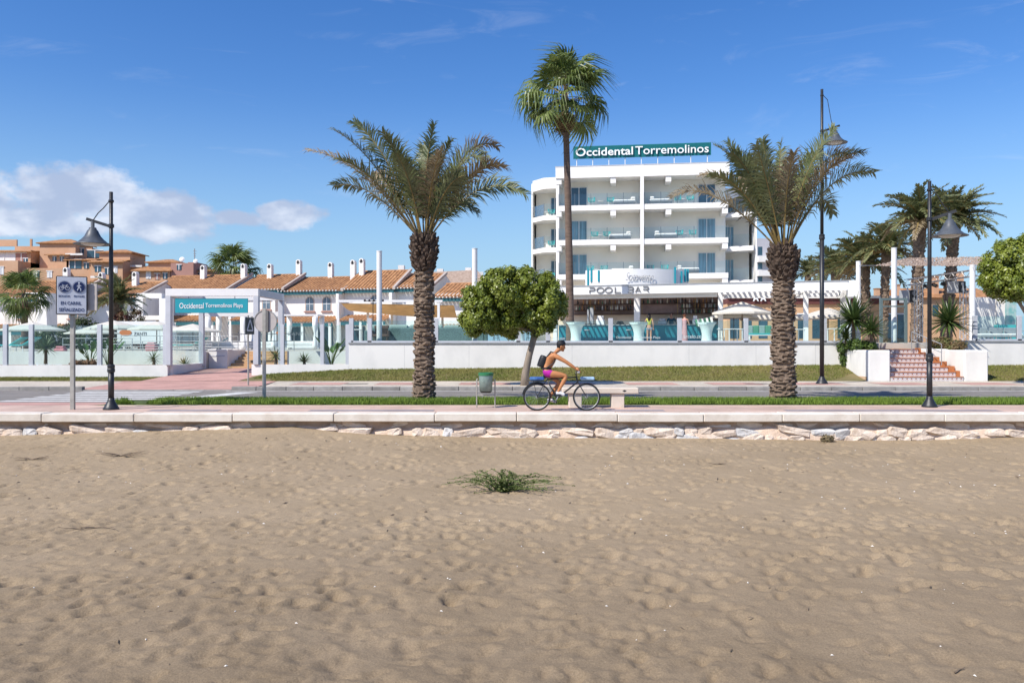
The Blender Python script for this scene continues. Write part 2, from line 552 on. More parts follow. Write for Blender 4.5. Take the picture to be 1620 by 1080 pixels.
def sand_z(x, y):
    i = min(max(int(np.searchsorted(xs, x)), 0), nx - 1); j = min(max(int(np.searchsorted(ys, y)), 0), ny - 1)
    return float(GZ[j, i])


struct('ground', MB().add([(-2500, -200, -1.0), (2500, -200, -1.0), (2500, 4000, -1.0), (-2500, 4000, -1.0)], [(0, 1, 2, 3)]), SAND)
EARTH = mat('dry_earth', (.24, .18, .12), 0.95, 0.2, 0.2)

# ---------------------------------------------------------------- sea wall
CAPM = mat('limestone_coping', (.56, .49, .41), 0.85, 0.1, 2.2, 0.35, 45, col2=(.73, .665, .58), rand=0.05, lo=.25, hi=.6)
MORTAR = mat('pale_mortar', (.58, .43, .32), 0.95, 0.15, 3.5, 0.8, 25, col2=(.72, .58, .46))
STONEA = mat('rubble_stone', (.56, .44, .34), 0.9, 0.3, 3.5, 0.9, 18, col2=(.74, .63, .53), rand=0.10)
STONEB = mat('grey_rubble_stone', (.46, .46, .46), 0.9, 0.3, 4.0, 0.9, 18, col2=(.64, .62, .60), rand=0.10)
sw = thing('sea_wall', 'low beach wall of pale rubble stone under a cream coping', 'wall', (0, 20.5, -0.9))
part(sw, 'upper_face', MB().box(-30, 30, 20.44, 20.8, -1.0, -0.222), mat('rubble_render', (.40, .28, .20), .95, .2, 2.5, .9, 16, col2=(.56, .43, .34)), world=True)
MC = MB(); nn_ = 240
for i in range(nn_ + 1):
    xx = -18 + 36 * i / nn_; zz = -.42 + .05 * math.sin(xx * 2.3) + .035 * math.sin(xx * 5.9 + 1)
    for (yy, z_) in ((20.46, zz + .05), (20.36, zz), (20.325 + .02 * math.sin(xx * 3.7), zz - .06), (20.31, -1.0)): MC.v.append((xx, yy, z_))
for i in range(nn_):
    for j in range(3): MC.f.append((i * 4 + j, i * 4 + j + 1, i * 4 + j + 5, i * 4 + j + 4)); MC.mi.append(0)
part(sw, 'mortar_bed', MC, MORTAR, world=True, smooth=True)
x = -29.0; r = random.Random(5); k = 0
while x < 29:                       # coping slabs with open joints
    L_ = r.uniform(1.9, 2.5)
    dz = r.uniform(-.008, .008); dy = r.uniform(-.012, .012)
    part(sw, 'coping_slab', MB().cbox(x + .006, x + L_ - .006, 20.20 + dy, 20.72, -0.205 + dz, -0.004 + dz, 0.018), CAPM, world=True)
    x += L_


def stone_mesh(rg, L_, H_, D_):
    """rough flat-faced block, local origin at its centre"""
    n = 9; vs = []
    ph = rg.uniform(0, 6)
    for ring, (yy, sc) in enumerate(((-0.5, 0.80), (-0.36, 0.98), (0.5, 1.0))):
        for i in range(n):
            a = 2 * math.pi * i / n + ph * 0.1
            e = 0.55
            cx = math.copysign(abs(math.cos(a)) ** e, math.cos(a)); cz = math.copysign(abs(math.sin(a)) ** e, math.sin(a))
            j = random.Random(int(ph * 1000) + i).uniform(0.80, 1.06)
            vs.append((cx * L_ / 2 * sc * j, yy * D_ + (rg.uniform(-.02, .03) if ring == 0 else 0), cz * H_ / 2 * sc * j))
    vs.append((rg.uniform(-.1, .1) * L_, -0.5 * D_ - rg.uniform(0, .035), rg.uniform(-.1, .1) * H_))
    fs = [(i, (i + 1) % n, 3 * n) for i in range(n)]
    for rr in range(2):
        for i in range(n):
            b = (i + 1) % n
            fs.append((rr * n + b, rr * n + i, (rr + 1) * n + i, (rr + 1) * n + b))
    mb = MB().add(vs, fs)
    return mb


r = random.Random(21)
for row, (zt, zb) in enumerate(((-0.23, -0.39), (-0.37, -0.58), (-0.55, -0.80))):
    x = -17.0 + row * 0.2
    while x < 17.0:
        L_ = r.uniform(0.25, 0.85) if row else r.uniform(0.5, 1.1); H_ = (zt - zb) * r.uniform(0.75, 1.30)
        if r.random() < 0.93:
            m_ = STONEB if r.random() < (0.22 if row else 0.12) else STONEA
            st = part(sw, 'stone', stone_mesh(r, L_ * 1.16, H_ * 1.12, 0.20), m_)
            st.location = (x + L_ / 2, (0.035 if row == 0 else -0.125) + r.uniform(-.02, .025), (zt + zb) / 2 + 0.9 + (r.uniform(-.05, .04) if row else r.uniform(-.03, .0)))
            st.rotation_euler = (r.uniform(-.16, .12), r.uniform(-.24, .24), r.uniform(-.12, .12))
        x += L_

# ---------------------------------------------------------------- promenade
def brick_mat(name, c1, c2, mortar, scale, bw=0.5, bh=0.25, rough=0.85):
    m = bpy.data.materials.new(name); m.use_nodes = True
    N = m.node_tree.nodes; L = m.node_tree.links; bs = N['Principled BSDF']; bs.inputs['Roughness'].default_value = rough
    t = N.new('ShaderNodeTexCoord'); b = N.new('ShaderNodeTexBrick')
    b.inputs['Color1'].default_value = (*c1, 1); b.inputs['Color2'].default_value = (*c2, 1); b.inputs['Mortar'].default_value = (*mortar, 1)
    b.inputs['Scale'].default_value = scale; b.inputs['Mortar Size'].default_value = 0.012; b.inputs['Brick Width'].default_value = bw; b.inputs['Row Height'].default_value = bh
    L.new(t.outputs['Object'], b.inputs['Vector'])
    n = N.new('ShaderNodeTexNoise'); n.inputs['Scale'].default_value = 0.9; n.inputs['Detail'].default_value = 6; L.new(t.outputs['Object'], n.inputs['Vector'])
    mr = N.new('ShaderNodeMapRange'); mr.inputs[1].default_value = .3; mr.inputs[2].default_value = .7; mr.inputs[3].default_value = .78; mr.inputs[4].default_value = 1.12
    L.new(n.outputs[0], mr.inputs[0])
    mx = N.new('ShaderNodeMix'); mx.data_type = 'RGBA'; mx.blend_type = 'MULTIPLY'; mx.inputs[0].default_value = 1
    L.new(b.outputs[0], mx.inputs[6]); L.new(mr.outputs[0], mx.inputs[7]); L.new(mx.outputs[2], bs.inputs['Base Color'])
    return m


REDPAVE = brick_mat('red_paving', (.47, .26, .215), (.53, .305, .25), (.40, .25, .21), 4.0)
PROM = brick_mat('pink_paving', (.52, .36, .285), (.58, .42, .34), (.44, .33, .27), 4.0)
CREAMPAVE = brick_mat('cream_paving', (.53, .46, .365), (.59, .52, .42), (.42, .35, .28), 3.0, .5, .5)
GREYPAVE = brick_mat('blue_grey_paving', (.23, .225, .25), (.27, .262, .29), (.2, .19, .2), 4.0)
pr = struct('promenade', MB().box(-40, 40, 20.70, 22.85, -0.5, 0.0), PROM)
for (x0, x1) in ((-9.3, -7.5), (-5.2, -2.0), (1.2, 3.9), (7.0, 12.5), (-19, -16)):
    part(pr, 'grey_band', MB().box(x0, x1, 20.9, 21.25, -0.1, 0.004), GREYPAVE)
part(pr, 'sandy_edge', MB().box(-11.3, 40, 22.45, 22.84, -0.1, 0.005), mat('sandy_strip', (.50, .38, .29), .95, .18, 1.6, col2=(.58, .45, .35)))
# crossing approach on the promenade side
struct('crossing_apron', MB().add([(-40, 22.85, 0.0), (-11.8, 22.85, 0.0), (-10.9, 24.35, -0.035), (-40, 24.35, -0.035)], [(0, 1, 2, 3)]), REDPAVE)

# ---------------------------------------------------------------- verge with lawn
SOIL = mat('lawn_soil', (.06, .085, .02), 0.95, 0.3, 2.5)


def lawn_z(x, y):                          # gently humped strip
    t_ = (y - 22.85) / 1.6
    return 0.035 + 0.03 * math.sin(max(0, min(1, t_)) * math.pi)


vm = MB()
n = 40
for i in range(n + 1):
    x = -11.0 + 51.0 * i / n
    for y in (22.82, 23.2, 23.65, 24.1, 24.47): vm.v.append((x - (0.9 if i == 0 and y < 23 else 0), y, lawn_z(x, y) if 22.9 < y < 24.4 else -0.03))
for i in range(n):
    for j in range(4):
        a = i * 5 + j; vm.f.append((a, a + 5, a + 6, a + 1)); vm.mi.append(0)
struct('verge', vm, SOIL)
GRASSM = mat('lawn_grass', (.12, .20, .022), 0.7, 0.3, 0.9, col2=(.21, .30, .045), translucent=0.25, lo=.3, hi=.7)
GRASSD = mat('dry_lawn_grass', (.15, .19, .035), 0.8, 0.3, 0.5, col2=(.28, .25, .075), translucent=0.2, lo=.32, hi=.68)


def grass(name, count, fn, hmin, hmax, w, m, seed, kind='stuff', label=None):
    g = np.random.RandomState(seed)
    V = np.zeros((count * 3, 3), np.float32)
    for k in range(count):
        x, y, z = fn(g)
        h = g.uniform(hmin, hmax); a = g.uniform(0, 6.28); ww = w * g.uniform(.6, 1.3)
        lx, ly = g.normal(0, .35) * h, g.normal(0, .35) * h
        V[k * 3] = (x - math.cos(a) * ww, y - math.sin(a) * ww, z); V[k * 3 + 1] = (x + math.cos(a) * ww, y + math.sin(a) * ww, z)
        V[k * 3 + 2] = (x + lx, y + ly, z + h)
    mm = bpy.data.meshes.new(name)
    mm.from_pydata(V.tolist(), [], [(i, i + 1, i + 2) for i in range(0, count * 3, 3)]); mm.materials.append(m)
    o = bpy.data.objects.new(name, mm); COL.objects.link(o)
    return tag(o, label or 'lawn grass', 'grass', kind=kind)


def f1(g):
    x = -11.3 + (g.rand() * 35.0)
    y = 22.86 + 1.58 * g.rand()
    if x < -10.2 and y > 23.4 - (x + 10.9) * 1.3: x += 2
    if vnoise(np.array([x + 40.]), np.array([y]), 77, 1.1)[0] < -.22: y = 23.1 + (y - 23.1) * .5
    return x, y, lawn_z(x, y) - .01


grass('grass', 72000, f1, 0.05, 0.15, 0.012, GRASSM, 3, label='short bright green grass on the strip by the promenade')

# ---------------------------------------------------------------- road
ASPH = mat('worn_asphalt', (.185, .168, .15), 0.9, 0.16, 0.8, 0.5, 120, col2=(.25, .228, .205), lo=.3, hi=.7)
PAINT = mat('worn_road_paint', (.45, .44, .42), 0.8, 0.2, 6, col2=(.66, .65, .62))
road = struct('road', MB().box(-120, 120, 24.40, 30.30, -0.5, -0.04), ASPH)
for i in range(6):
    y = 24.75 + i * 0.92
    part(road, 'crossing_stripe', MB().box(-15.5, -11.2, y, y + 0.46, -0.06, -0.036), PAINT)
part(road, 'edge_line', MB().box(-10.4, 60, 29.84, 29.96, -0.06, -0.036), PAINT)
part(road, 'yield_mark', MB().add([(-10.7, 26.2, -.036), (-9.9, 26.2, -.036), (-9.0, 29.3, -.036), (-9.8, 29.3, -.036)], [(0, 1, 2, 3)]), PAINT)

# ---------------------------------------------------------------- far kerb and pavement
KERB = mat('concrete_kerb', (.30, .285, .265), 0.9, 0.2, 2.5, 0.5, 40, rand=0.13)
kb = thing('kerb', 'grey concrete kerb along the far side of the road', 'kerb', (0, 30.3, -0.05))
x = -40.0; r = random.Random(9)
while x < 30:
    L_ = 1.0 + r.uniform(-.1, .25)
    low = -16.3 < x + L_ / 2 < -9.9
    part(kb, 'kerb_stone', MB().cbox(x + .008, x + L_ - .008, 30.30 + r.uniform(-.01, .01), 30.5, -0.2, (-0.02 if low else 0.104 + r.uniform(-.006, .006)), 0.012), KERB, world=True)
    x += L_
pv = MB()
# raised pavement with a lowered ramp at the crossing
secs = [(-60, .1), (-17.2, .1), (-15.9, -.02), (-10.4, -.02), (-9.0, .1), (60, .1)]
for i in range(5):
    (xa, za), (xb, zb) = secs[i], secs[i + 1]
    pv.add([(xa, 30.5, za), (xb, 30.5, zb), (xb, 34.6, .1), (xa, 34.6, .1)], [(0, 1, 2, 3)])
pvo = struct('pavement', pv, CREAMPAVE)
part(pvo, 'red_ramp', MB().add([(-17.6, 30.52, .085), (-15.9, 30.52, -.012), (-15.9, 34.6, .106), (-16.3, 34.6, .106)], [(0, 1, 2, 3)])
     .add([(-15.9, 30.52, -.012), (-10.4, 30.52, -.012), (-10.4, 34.6, .106), (-15.9, 34.6, .106)], [(0, 1, 2, 3)])
     .add([(-10.4, 30.52, -.012), (-9.6, 30.52, .054), (-9.9, 34.6, .106), (-10.4, 34.6, .106)], [(0, 1, 2, 3)]), REDPAVE)
PLATE = mat('iron_cover', (.12, .10, .09), .8, .2, 5)
for x in (-6.6, -1.6, 9.2): part(pvo, 'utility_cover', MB().box(x, x + .9, 32.2, 32.7, .06, .109), PLATE)
r = random.Random(4)
x = -8.6
while x < 30:
    part(pvo, 'red_panel', MB().add([(x, 31.6, .105), (x + 2.0, 31.6, .105), (x + 2.0, 33.3, .105), (x, 33.3, .105)], [(0, 1, 2, 3)]), REDPAVE)
    x += 3.3 + r.uniform(-.05, .05)

# ---------------------------------------------------------------- grass bank up to the terrace wall
def bank_top(x):
    pts = [(-60, .12), (-15.6, .14), (-11.5, .26), (-7.4, .50), (15.0, .72), (21, .70), (60, .70)]
    for (a, za), (b, zb) in zip(pts, pts[1:]):
        if a <= x <= b: return za + (zb - za) * (x - a) / (b - a)
    return .3


def bank_z(x, y):
    t_ = max(0, min(1, (y - 34.6) / 2.95))
    t_ = t_ * t_ * (3 - 2 * t_) * 0.5 + t_ * 0.5
    return .11 + (bank_top(x) - .11) * t_


def bank_in(x, y):
    if -15.8 < x < -11.2 - 0.0 + (y - 37.5) * 0.0: return False
    if x < -15.8: return True
    if 14.95 < x < 20.15: return False
    return True


BSOIL = mat('bank_soil', (.13, .12, .04), 0.95, 0.25, 1.2, col2=(.20, .155, .07))
bm_ = MB()
for seg in ((-60, -15.62), (-11.55, 14.98), (20.1, 60)):
    m_ = int((seg[1] - seg[0]) / 0.8)
    b0 = len(bm_.v)
    for i in range(m_ + 1):
        x = seg[0] + (seg[1] - seg[0]) * i / m_
        for j in range(6):
            y = 34.58 + 3.0 * j / 5
            bm_.v.append((x, y, bank_z(x, y) - .01))
    for i in range(m_):
        for j in range(5):
            a = b0 + i * 6 + j; bm_.f.append((a, a + 6, a + 7, a + 1)); bm_.mi.append(0)
struct('bank', bm_, BSOIL)


def f2(g):
    while True:
        x = g.uniform(-27, 28); y = 34.62 + 2.86 * g.rand()
        if not bank_in(x, y) or (-11.55 < x < -10.2 and y < 35.6 - (x + 10.2) * 0.0 and y < 36.0 + (-10.9 - x) * 1.2): continue
        if x > 13.4 and x < 15 and y < 34.6 + (x - 13.4) * .9: continue
        return x, y, bank_z(x, y) - .015


grass('grass', 80000, f2, 0.04, 0.085, 0.014, GRASSD, 8, label='dry yellowish green grass on the bank below the white walls')

# entrance path, garden beds, decks
struct('entrance_path', MB().add([(-15.62, 34.6, .112), (-11.55, 34.6, .112), (-11.55, 42.2, .40), (-15.62, 42.2, .40)], [(0, 1, 2, 3)]), REDPAVE)
struct('garden_bed', MB().box(-60, -15.8, 37.7, 41.6, -0.2, .60).box(-11.35, -7.6, 37.7, 41.6, -.2, .60), EARTH)
DECK = mat('pale_deck_paving', (.50, .45, .39), 0.8, 0.1, 1.0, col2=(.58, .53, .46))
struct('pool_deck', MB().box(-90, -15.6, 41.9, 84, -.3, 1.24).box(-11.4, -7.5, 41.9, 84, -.3, 1.24).box(-15.6, -11.4, 45.6, 84, -.3, 1.243), DECK)
struct('terrace_deck', MB().box(-7.45, 60, 37.8, 69, -.3, 1.70), DECK)
struct('back_ground', MB().box(-400, 400, 84.05, 900, -.3, 1.2).box(-7.4, 400, 69.05, 84, -.3, 1.65), EARTH)
# ================================================================== WALLS AND BALUSTRADES (front line, Y about 37.5)
S = F / 37.5                                       # photograph pixels per metre at the wall


def X37(px): return (px - 810.0) * 37.5 / F


def long_wall(name, label, x0, x1, z0, z1, th=0.22, cap=True):
    r_ = thing(name, label, 'wall', ((x0 + x1) / 2, 37.6, z0))
    part(r_, 'body', MB().box(x0, x1, 37.5, 37.5 + th, z0 - .3, z1 - (.05 if cap else 0)), WHITE, world=True)
    if cap: part(r_, 'coping', MB().cbox(x0 - .02, x1 + .02, 37.46, 37.5 + th + .03, z1 - .048, z1 + .03, .008), GREYCAP, world=True)
    return r_


long_wall('terrace_wall', 'long plain white terrace wall behind the dry grass bank', X37(552), 15.0, .45, 1.70)
JOINT = mat('wall_joint', (.50, .50, .49), .9, .1, 3)
tw_ = [o for o in COL.objects if o.name.startswith('terrace_wall')][0]
for px_j in (640, 742, 905, 1090, 1196, 1290): part(tw_, 'joint', MB().box(X37(px_j) - .006, X37(px_j) + .006, 37.497, 37.52, .4, 1.64), JOINT, world=True)
long_wall('terrace_wall', 'white terrace wall beyond the tiled steps with glass panes along its top', 20.1, 40, .6, 1.78)
long_wall('low_garden_wall', 'low white garden wall with tall glass screens, beside the zebra crossing', -45, X37(265), .1, .69, .2, False)
lw = thing('low_garden_wall', 'low white garden wall between the entrance portal and the high terrace wall', 'wall', (-9, 37.6, .2))
part(lw, 'body', MB().box(X37(398), X37(552) - .01, 37.5, 37.7, 0, .72), WHITE, world=True)
rw = thing('low_garden_wall', 'low white return wall running back along the red entrance path', 'wall', (-15.7, 39.6, .2))
part(rw, 'body', MB().box(-15.78, -15.6, 37.72, 41.9, 0, .68), WHITE, world=True)
rt = thing('retaining_wall', 'white retaining wall below the pool deck behind the glass screens', 'wall', (-30, 41.8, .5))
part(rt, 'body', MB().box(-60, -15.58, 41.62, 41.88, 0, 1.28), WHITE, world=True)
rt = thing('retaining_wall', 'short white retaining wall behind the banana plants by the portal', 'wall', (-9.4, 41.8, .5))
part(rt, 'body', MB().box(-11.38, -7.5, 41.62, 41.88, 0, 1.28), WHITE, world=True)


def balustrade(name, label, pxs, z0, z1, y=37.6, post_w=.20, first=True, post_m=None, base=False, pane_m=None, z_pane=None, pd=.14):
    """posts at the given photograph columns with a glass pane between each two"""
    X = [(p - 810.0) * y / F for p in pxs]
    r_ = thing(name, label, 'balustrade', (sum(X) / len(X), y, z0))
    for x in X:
        part(r_, 'post', MB().cbox(x - post_w / 2, x + post_w / 2, y - pd / 2, y + pd / 2, z0, z1, .008), post_m or LIGHTGREY, world=True)
    for a, b in zip(X, X[1:]):
        zp = z_pane or z1 - .03
        part(r_, 'glass_pane', MB().box(a + post_w / 2 + .01, b - post_w / 2 - .01, y - .005, y + .005, z0 + .03, zp), pane_m or GLASS, world=True)
    if base: part(r_, 'base_rail', MB().box(X[0], X[-1], y - .07, y + .07, z0 + .001, z0 + .07), LIGHTGREY, world=True)
    return r_


balustrade('glass_screen', 'tall glass screens with grey posts on the low wall beside the zebra crossing', (-95, 9, 50, 158, 262), .69, 2.55)
balustrade('glass_screen', 'tall glass screens between the portal and the high terrace wall', (409, 447, 510, 550), .72, 2.55, post_w=.17)
rs_ = thing('glass_screen', 'glass screen along the return wall of the entrance path', 'balustrade', (-15.7, 39.6, .68))
part(rs_, 'glass_pane', MB().box(-15.70, -15.69, 37.9, 41.5, .70, 2.3), GLASSL, world=True)
part(rs_, 'post', MB().cbox(-15.77, -15.62, 41.55, 41.7, .68, 3.2, .008), LIGHTGREY, world=True)
balustrade('glass_balustrade', 'glass balustrade on the long white terrace wall', (556, 585, 690, 820, 867, 966, 1075, 1180, 1304, 1350), 1.73, 2.83, base=True, z_pane=2.72)
balustrade('glass_balustrade', 'glass balustrade on the white wall beyond the tiled steps', (1542, 1612, 1700), 1.81, 2.95, base=True)

# lettering etched on the panes
ETCH = mat('etched_lettering', (.62, .70, .70), .5, .03, 3)


def etch(txt, px0, px1, py, h, label):
    a = X37(px0); b = X37(px1); z = CZ + (540 - py) / S
    single('pane_lettering', text_fit(txt, a, b, 37.575, z, h, depth=.006), ETCH, label, 'lettering')


etch('Barcelo.com', 56, 96, 577, .20, 'pale name lettering low on the glass screen near the zebra crossing')
etch('Barcelo.com', 870, 894, 535, .15, 'pale name lettering on the pane beside the tall fan palm')
etch('Occidental Torremolinos Playa', 975, 1045, 534, .14, 'small pale hotel lettering on the pane in front of the bar')
etch('Barcelo.com', 1078, 1116, 532, .17, 'pale web address lettering on the pane below the woman in pink')

# ================================================================== ENTRANCE PORTAL
po = thing('entrance_portal', 'white square portal frame over the red entrance path', 'portal', (-13.7, 39.5, .7))
xl, xr = -15.79, -11.55
for (x0, y0, y1, zb) in ((xl, 37.42, 37.66, .69), (xr - .24, 37.42, 37.66, .72), (xl, 41.4, 41.62, .5), (xr - .24, 41.4, 41.62, .62)):
    part(po, 'post', MB().cbox(x0, x0 + .24, y0, y1, zb, 3.83, .01), LIGHTGREY, world=True)
part(po, 'front_beam', MB().cbox(xl, xr, 37.42, 37.66, 3.832, 4.17, .01), WHITEP, world=True)
part(po, 'rear_beam', MB().cbox(xl, xr, 41.4, 41.62, 3.832, 4.17, .01), WHITEP, world=True)
part(po, 'side_beam', MB().cbox(xl, xl + .22, 37.662, 41.398, 3.832, 4.165, .01), WHITEP, world=True)
part(po, 'side_beam', MB().cbox(xr - .22, xr, 37.662, 41.398, 3.832, 4.165, .01), LIGHTGREY, world=True)
part(po, 'rear_rail', MB().cbox(xl + .24, xr - .24, 41.45, 41.57, 3.02, 3.26, .01), WHITEP, world=True)
sg = thing('portal_sign', 'turquoise name sign hung under the white entrance portal', 'sign', (-13.7, 37.5, 3.1))
x0, x1 = X37(277), X37(392)
part(sg, 'board', MB().cbox(x0, x1, 37.50, 37.56, 3.07, 3.73, .006), TURQ, world=True)
for x in (x0 + .6, x1 - .6): part(sg, 'hanger', MB().beam((x, 37.53, 3.73), (x, 37.53, 3.84), .03, .03), STEEL, world=True)
LETTER = mat('white_letters', (.86, .87, .87), .5, .02, 3)
xm = x0 + (x1 - x0) * .41
part(sg, 'lettering', text_fit('Occidental', x0 + .2, xm - .05, 37.49, 3.40, .25, depth=.012, bold=.002), LETTER, world=True)
part(sg, 'lettering', text_fit('Torremolinos Playa', xm + .03, x1 - .22, 37.49, 3.385, .25, depth=.012), LETTER, world=True)

# steps and block inside the entrance
TAN = mat('tan_stone_steps', (.56, .36, .20), .85, .1, 2)
st = thing('entrance_steps', 'tan stone steps climbing from the entrance path to the pool deck', 'steps', (-13.3, 43, .3))
for i in range(6):
    part(st, 'step', MB().cbox(-14.6, -11.5, 42.2 + i * .55, 45.6, .33 + i * .15, .48 + i * .15 + .01, .006), TAN, world=True)
en = thing('white_block_wall', 'stepped white block wall beside the tan entrance steps', 'wall', (-14.9, 42.4, .3))
part(en, 'body', MB().box(-15.58, -14.62, 42.2, 42.9, .2, 1.30).box(-14.9, -14.62, 42.9, 45, .2, 1.32), WHITE, world=True)
part(en, 'ledge', MB().box(-15.6, -14.60, 42.17, 42.93, 1.302, 1.36), WHITEP, world=True)
part(en, 'niche_band', MB().box(-15.5, -14.75, 42.185, 42.21, 1.0, 1.06), LIGHTGREY, world=True)


RAILM = mat('dull_steel_rail', (.26, .27, .28), .55, .1, 6, metal=.3)


def railing(label, a, b, hs, n, r=.022, dz=0.0, m=None):
    a = Vector(a); b = Vector(b)
    o = thing('handrail', label, 'railing', (a + b) / 2)
    for h in hs: part(o, 'rail', MB().tube([a + Vector((0, 0, h)), b + Vector((0, 0, h))], r, 6), m or RAILM, world=True)
    for i in range(n + 1):
        p = a.lerp(b, i / n)
        part(o, 'upright', MB().tube([p, p + Vector((0, 0, max(hs)))], r, 6), m or STEEL, world=True)
    return o


railing('steel rails of the long ramp behind the glass, running to the portal', (-22.3, 43.5, 1.24), (-15.7, 43.0, 1.24), (.12, .26, .40, .54), 7)
railing('steel rails of the ramp behind the first ramp rails', (-21.5, 45.2, 1.3), (-15.0, 45.0, 1.24), (.2, .5, .8), 6)
railing('steel handrail above the tan entrance steps', (-14.75, 43.3, 1.2), (-12.2, 46.0, 1.25), (.55, .95), 4)
railing('pale guard rail behind the yucca and the sign post', (-24.6, 45.0, 1.24), (-20.8, 45.0, 1.24), (.35, .7), 3)

# ================================================================== STEPS AND PLANTERS AT THE RIGHT
def tile_mat():
    m = bpy.data.materials.new('patterned_riser_tile'); m.use_nodes = True
    N = m.node_tree.nodes; L = m.node_tree.links; bs = N['Principled BSDF']; bs.inputs['Roughness'].default_value = .4
    t = N.new('ShaderNodeTexCoord'); mp = N.new('ShaderNodeMapping'); mp.inputs['Scale'].default_value = (1 / .19, 1, 1 / .19)
    L.new(t.outputs['Object'], mp.inputs[0])
    fr = N.new('ShaderNodeVectorMath'); fr.operation = 'FRACTION'; L.new(mp.outputs[0], fr.inputs[0])
    sb = N.new('ShaderNodeVectorMath'); sb.operation = 'SUBTRACT'; sb.inputs[1].default_value = (.5, .5, .5); L.new(fr.outputs[0], sb.inputs[0])
    ml = N.new('ShaderNodeVectorMath'); ml.operation = 'MULTIPLY'; ml.inputs[1].default_value = (1, 0, 1); L.new(sb.outputs[0], ml.inputs[0])
    le = N.new('ShaderNodeVectorMath'); le.operation = 'LENGTH'; L.new(ml.outputs[0], le.inputs[0])
    cr = N.new('ShaderNodeValToRGB'); L.new(le.outputs['Value'], cr.inputs[0])
    e = cr.color_ramp.elements; e[0].position = 0; e[0].color = (.45, .18, .10, 1); e[1].position = .5; e[1].color = (.70, .66, .65, 1)
    for p_, c_ in ((.13, (.16, .12, .17, 1)), (.20, (.72, .68, .66, 1)), (.30, (.70, .66, .65, 1)), (.36, (.25, .22, .30, 1)), (.42, (.70, .65, .64, 1))):
        q = e.new(p_); q.color = c_
    cr.color_ramp.interpolation = 'CONSTANT'
    L.new(cr.outputs[0], bs.inputs['Base Color'])
    return m


RISER = tile_mat()
TREAD = mat('terracotta_tread', (.42, .16, .06), .7, .15, 3)
sp_ = thing('tiled_steps', 'broad steps with patterned tile risers and terracotta treads between white planters', 'steps', (17.5, 35.6, .1))
for i in range(7):
    z = .10 + i * .19; y = 34.62 + i * .32; xr_ = 19.02 - i * .16
    part(sp_, 'riser', MB().box(15.98, xr_, y, y + .34 if i < 6 else y + 1.2, z - .1, z + .165), RISER, world=True)
    part(sp_, 'tread', MB().cbox(15.96, xr_ + .02, y - .025, y + .33 if i < 6 else y + 1.2, z + .167, z + .192, .005), TREAD, world=True)
    if 1 <= i: part(sp_, 'cheek_tile', MB().cbox(xr_ + .022, min(xr_ + .30, 19.05 if i < 5 else 18.18), y, y + .36, z - .05, z + .235, .005), TREAD, world=True)
part(sp_, 'landing', MB().box(15.98, 19.0, 37.74, 39.2, .1, 1.40), TREAD, world=True)
pl = thing('planter', 'white rendered planter with yuccas beside the tiled steps', 'planter', (15.5, 36, .1))
part(pl, 'wall', MB().cbox(15.0, 15.95, 34.62, 37.48, -.1, 1.40, .05), WHITE, world=True)
part(pl, 'soil', MB().box(15.2, 15.8, 34.9, 37.3, 1.3, 1.42), EARTH, world=True)
part(pl, 'stain', MB().box(14.993, 15.02, 34.72, 37.45, .0, .28), mat('earth_stained_render', (.62, .43, .28), .9, .2, 3), world=True)
pl = thing('planter', 'white rendered planter with a bush, on the far side of the tiled steps', 'planter', (19.6, 36, .1))
part(pl, 'wall', MB().cbox(19.06, 20.08, 34.62, 36.2, -.1, 1.40, .05), WHITE, world=True)
part(pl, 'rear_wall', MB().cbox(18.2, 20.05, 36.21, 37.48, -.1, 1.44, .04), WHITE, world=True)
railing('short steel stair rail at the head of the tiled steps', (17.7, 36.4, 1.30), (18.4, 35.2, .75), (.55, .9), 2, .02)
gt = thing('garden_gate', 'grey green metal gate frame at the top of the tiled steps', 'gate', (17.4, 39, 1.4))
GATEM = mat('grey_green_metal', (.13, .18, .18), .5, .1, 3)
ga, gb = W(1394, 0, 38.9).x, W(1433, 0, 38.9).x
for x in (ga, gb): part(gt, 'post', MB().box(x - .06, x + .06, 38.85, 38.97, 1.36, 3.82), GATEM, world=True)
part(gt, 'lintel', MB().box(ga + .061, gb - .061, 38.86, 38.96, 3.72, 3.82), GATEM, world=True)
part(gt, 'mid_rail', MB().box(ga + .061, gb - .061, 38.87, 38.95, 3.40, 3.46), GATEM, world=True)
part(gt, 'bottom_rail', MB().box(ga + .061, gb - .061, 38.87, 38.95, 1.52, 1.60), GATEM, world=True)
part(gt, 'glass_pane', MB().box(ga + .07, gb - .07, 38.9, 38.91, 1.61, 2.75), GLASS, world=True)

# ================================================================== TALL WHITE POSTS
def white_post(label, px, py_top, Y, zb, r_=.125):
    b = W(px, 540, Y); zt = W(px, py_top, Y).z
    o = thing('white_post', label, 'post', (b.x, Y, zb))
    part(o, 'shaft', MB().tube([(0, 0, 0), (0, 0, zt - zb)], r_, 14), WHITEP, smooth=False)
    part(o, 'cap', MB().lathe([(r_ + .012, 0), (r_ + .012, .03), (.0, .05)], 14, (0, 0, zt - zb)), WHITEP)
    part(o, 'base_plate', MB().box(-.16, .16, -.16, .16, 0, .025), STEEL)
    return o


white_post('tall round white post on the long terrace wall, nearer the entrance portal', 600, 398, 38.2, 1.70)
white_post('tall round white post on the terrace wall beside the leaning round tree', 751, 394, 38.2, 1.70)
white_post('tall round white post behind the gate at the tiled steps', 1414.5, 393, 39.6, 1.70)
white_post('shorter white post at the corner of the pool bar roof', 1358, 414, 46, 1.70)
white_post('slim white post holding the netting near the lighting truss', 1538.5, 420, 40.5, 1.70, .13)
# ================================================================== STREET LAMPS
LENS = mat('frosted_lamp_glass', (.55, .55, .53), .3, .08, 3)
SHADEM = mat('grey_lamp_shade', (.075, .085, .10), .45, .2, 5)


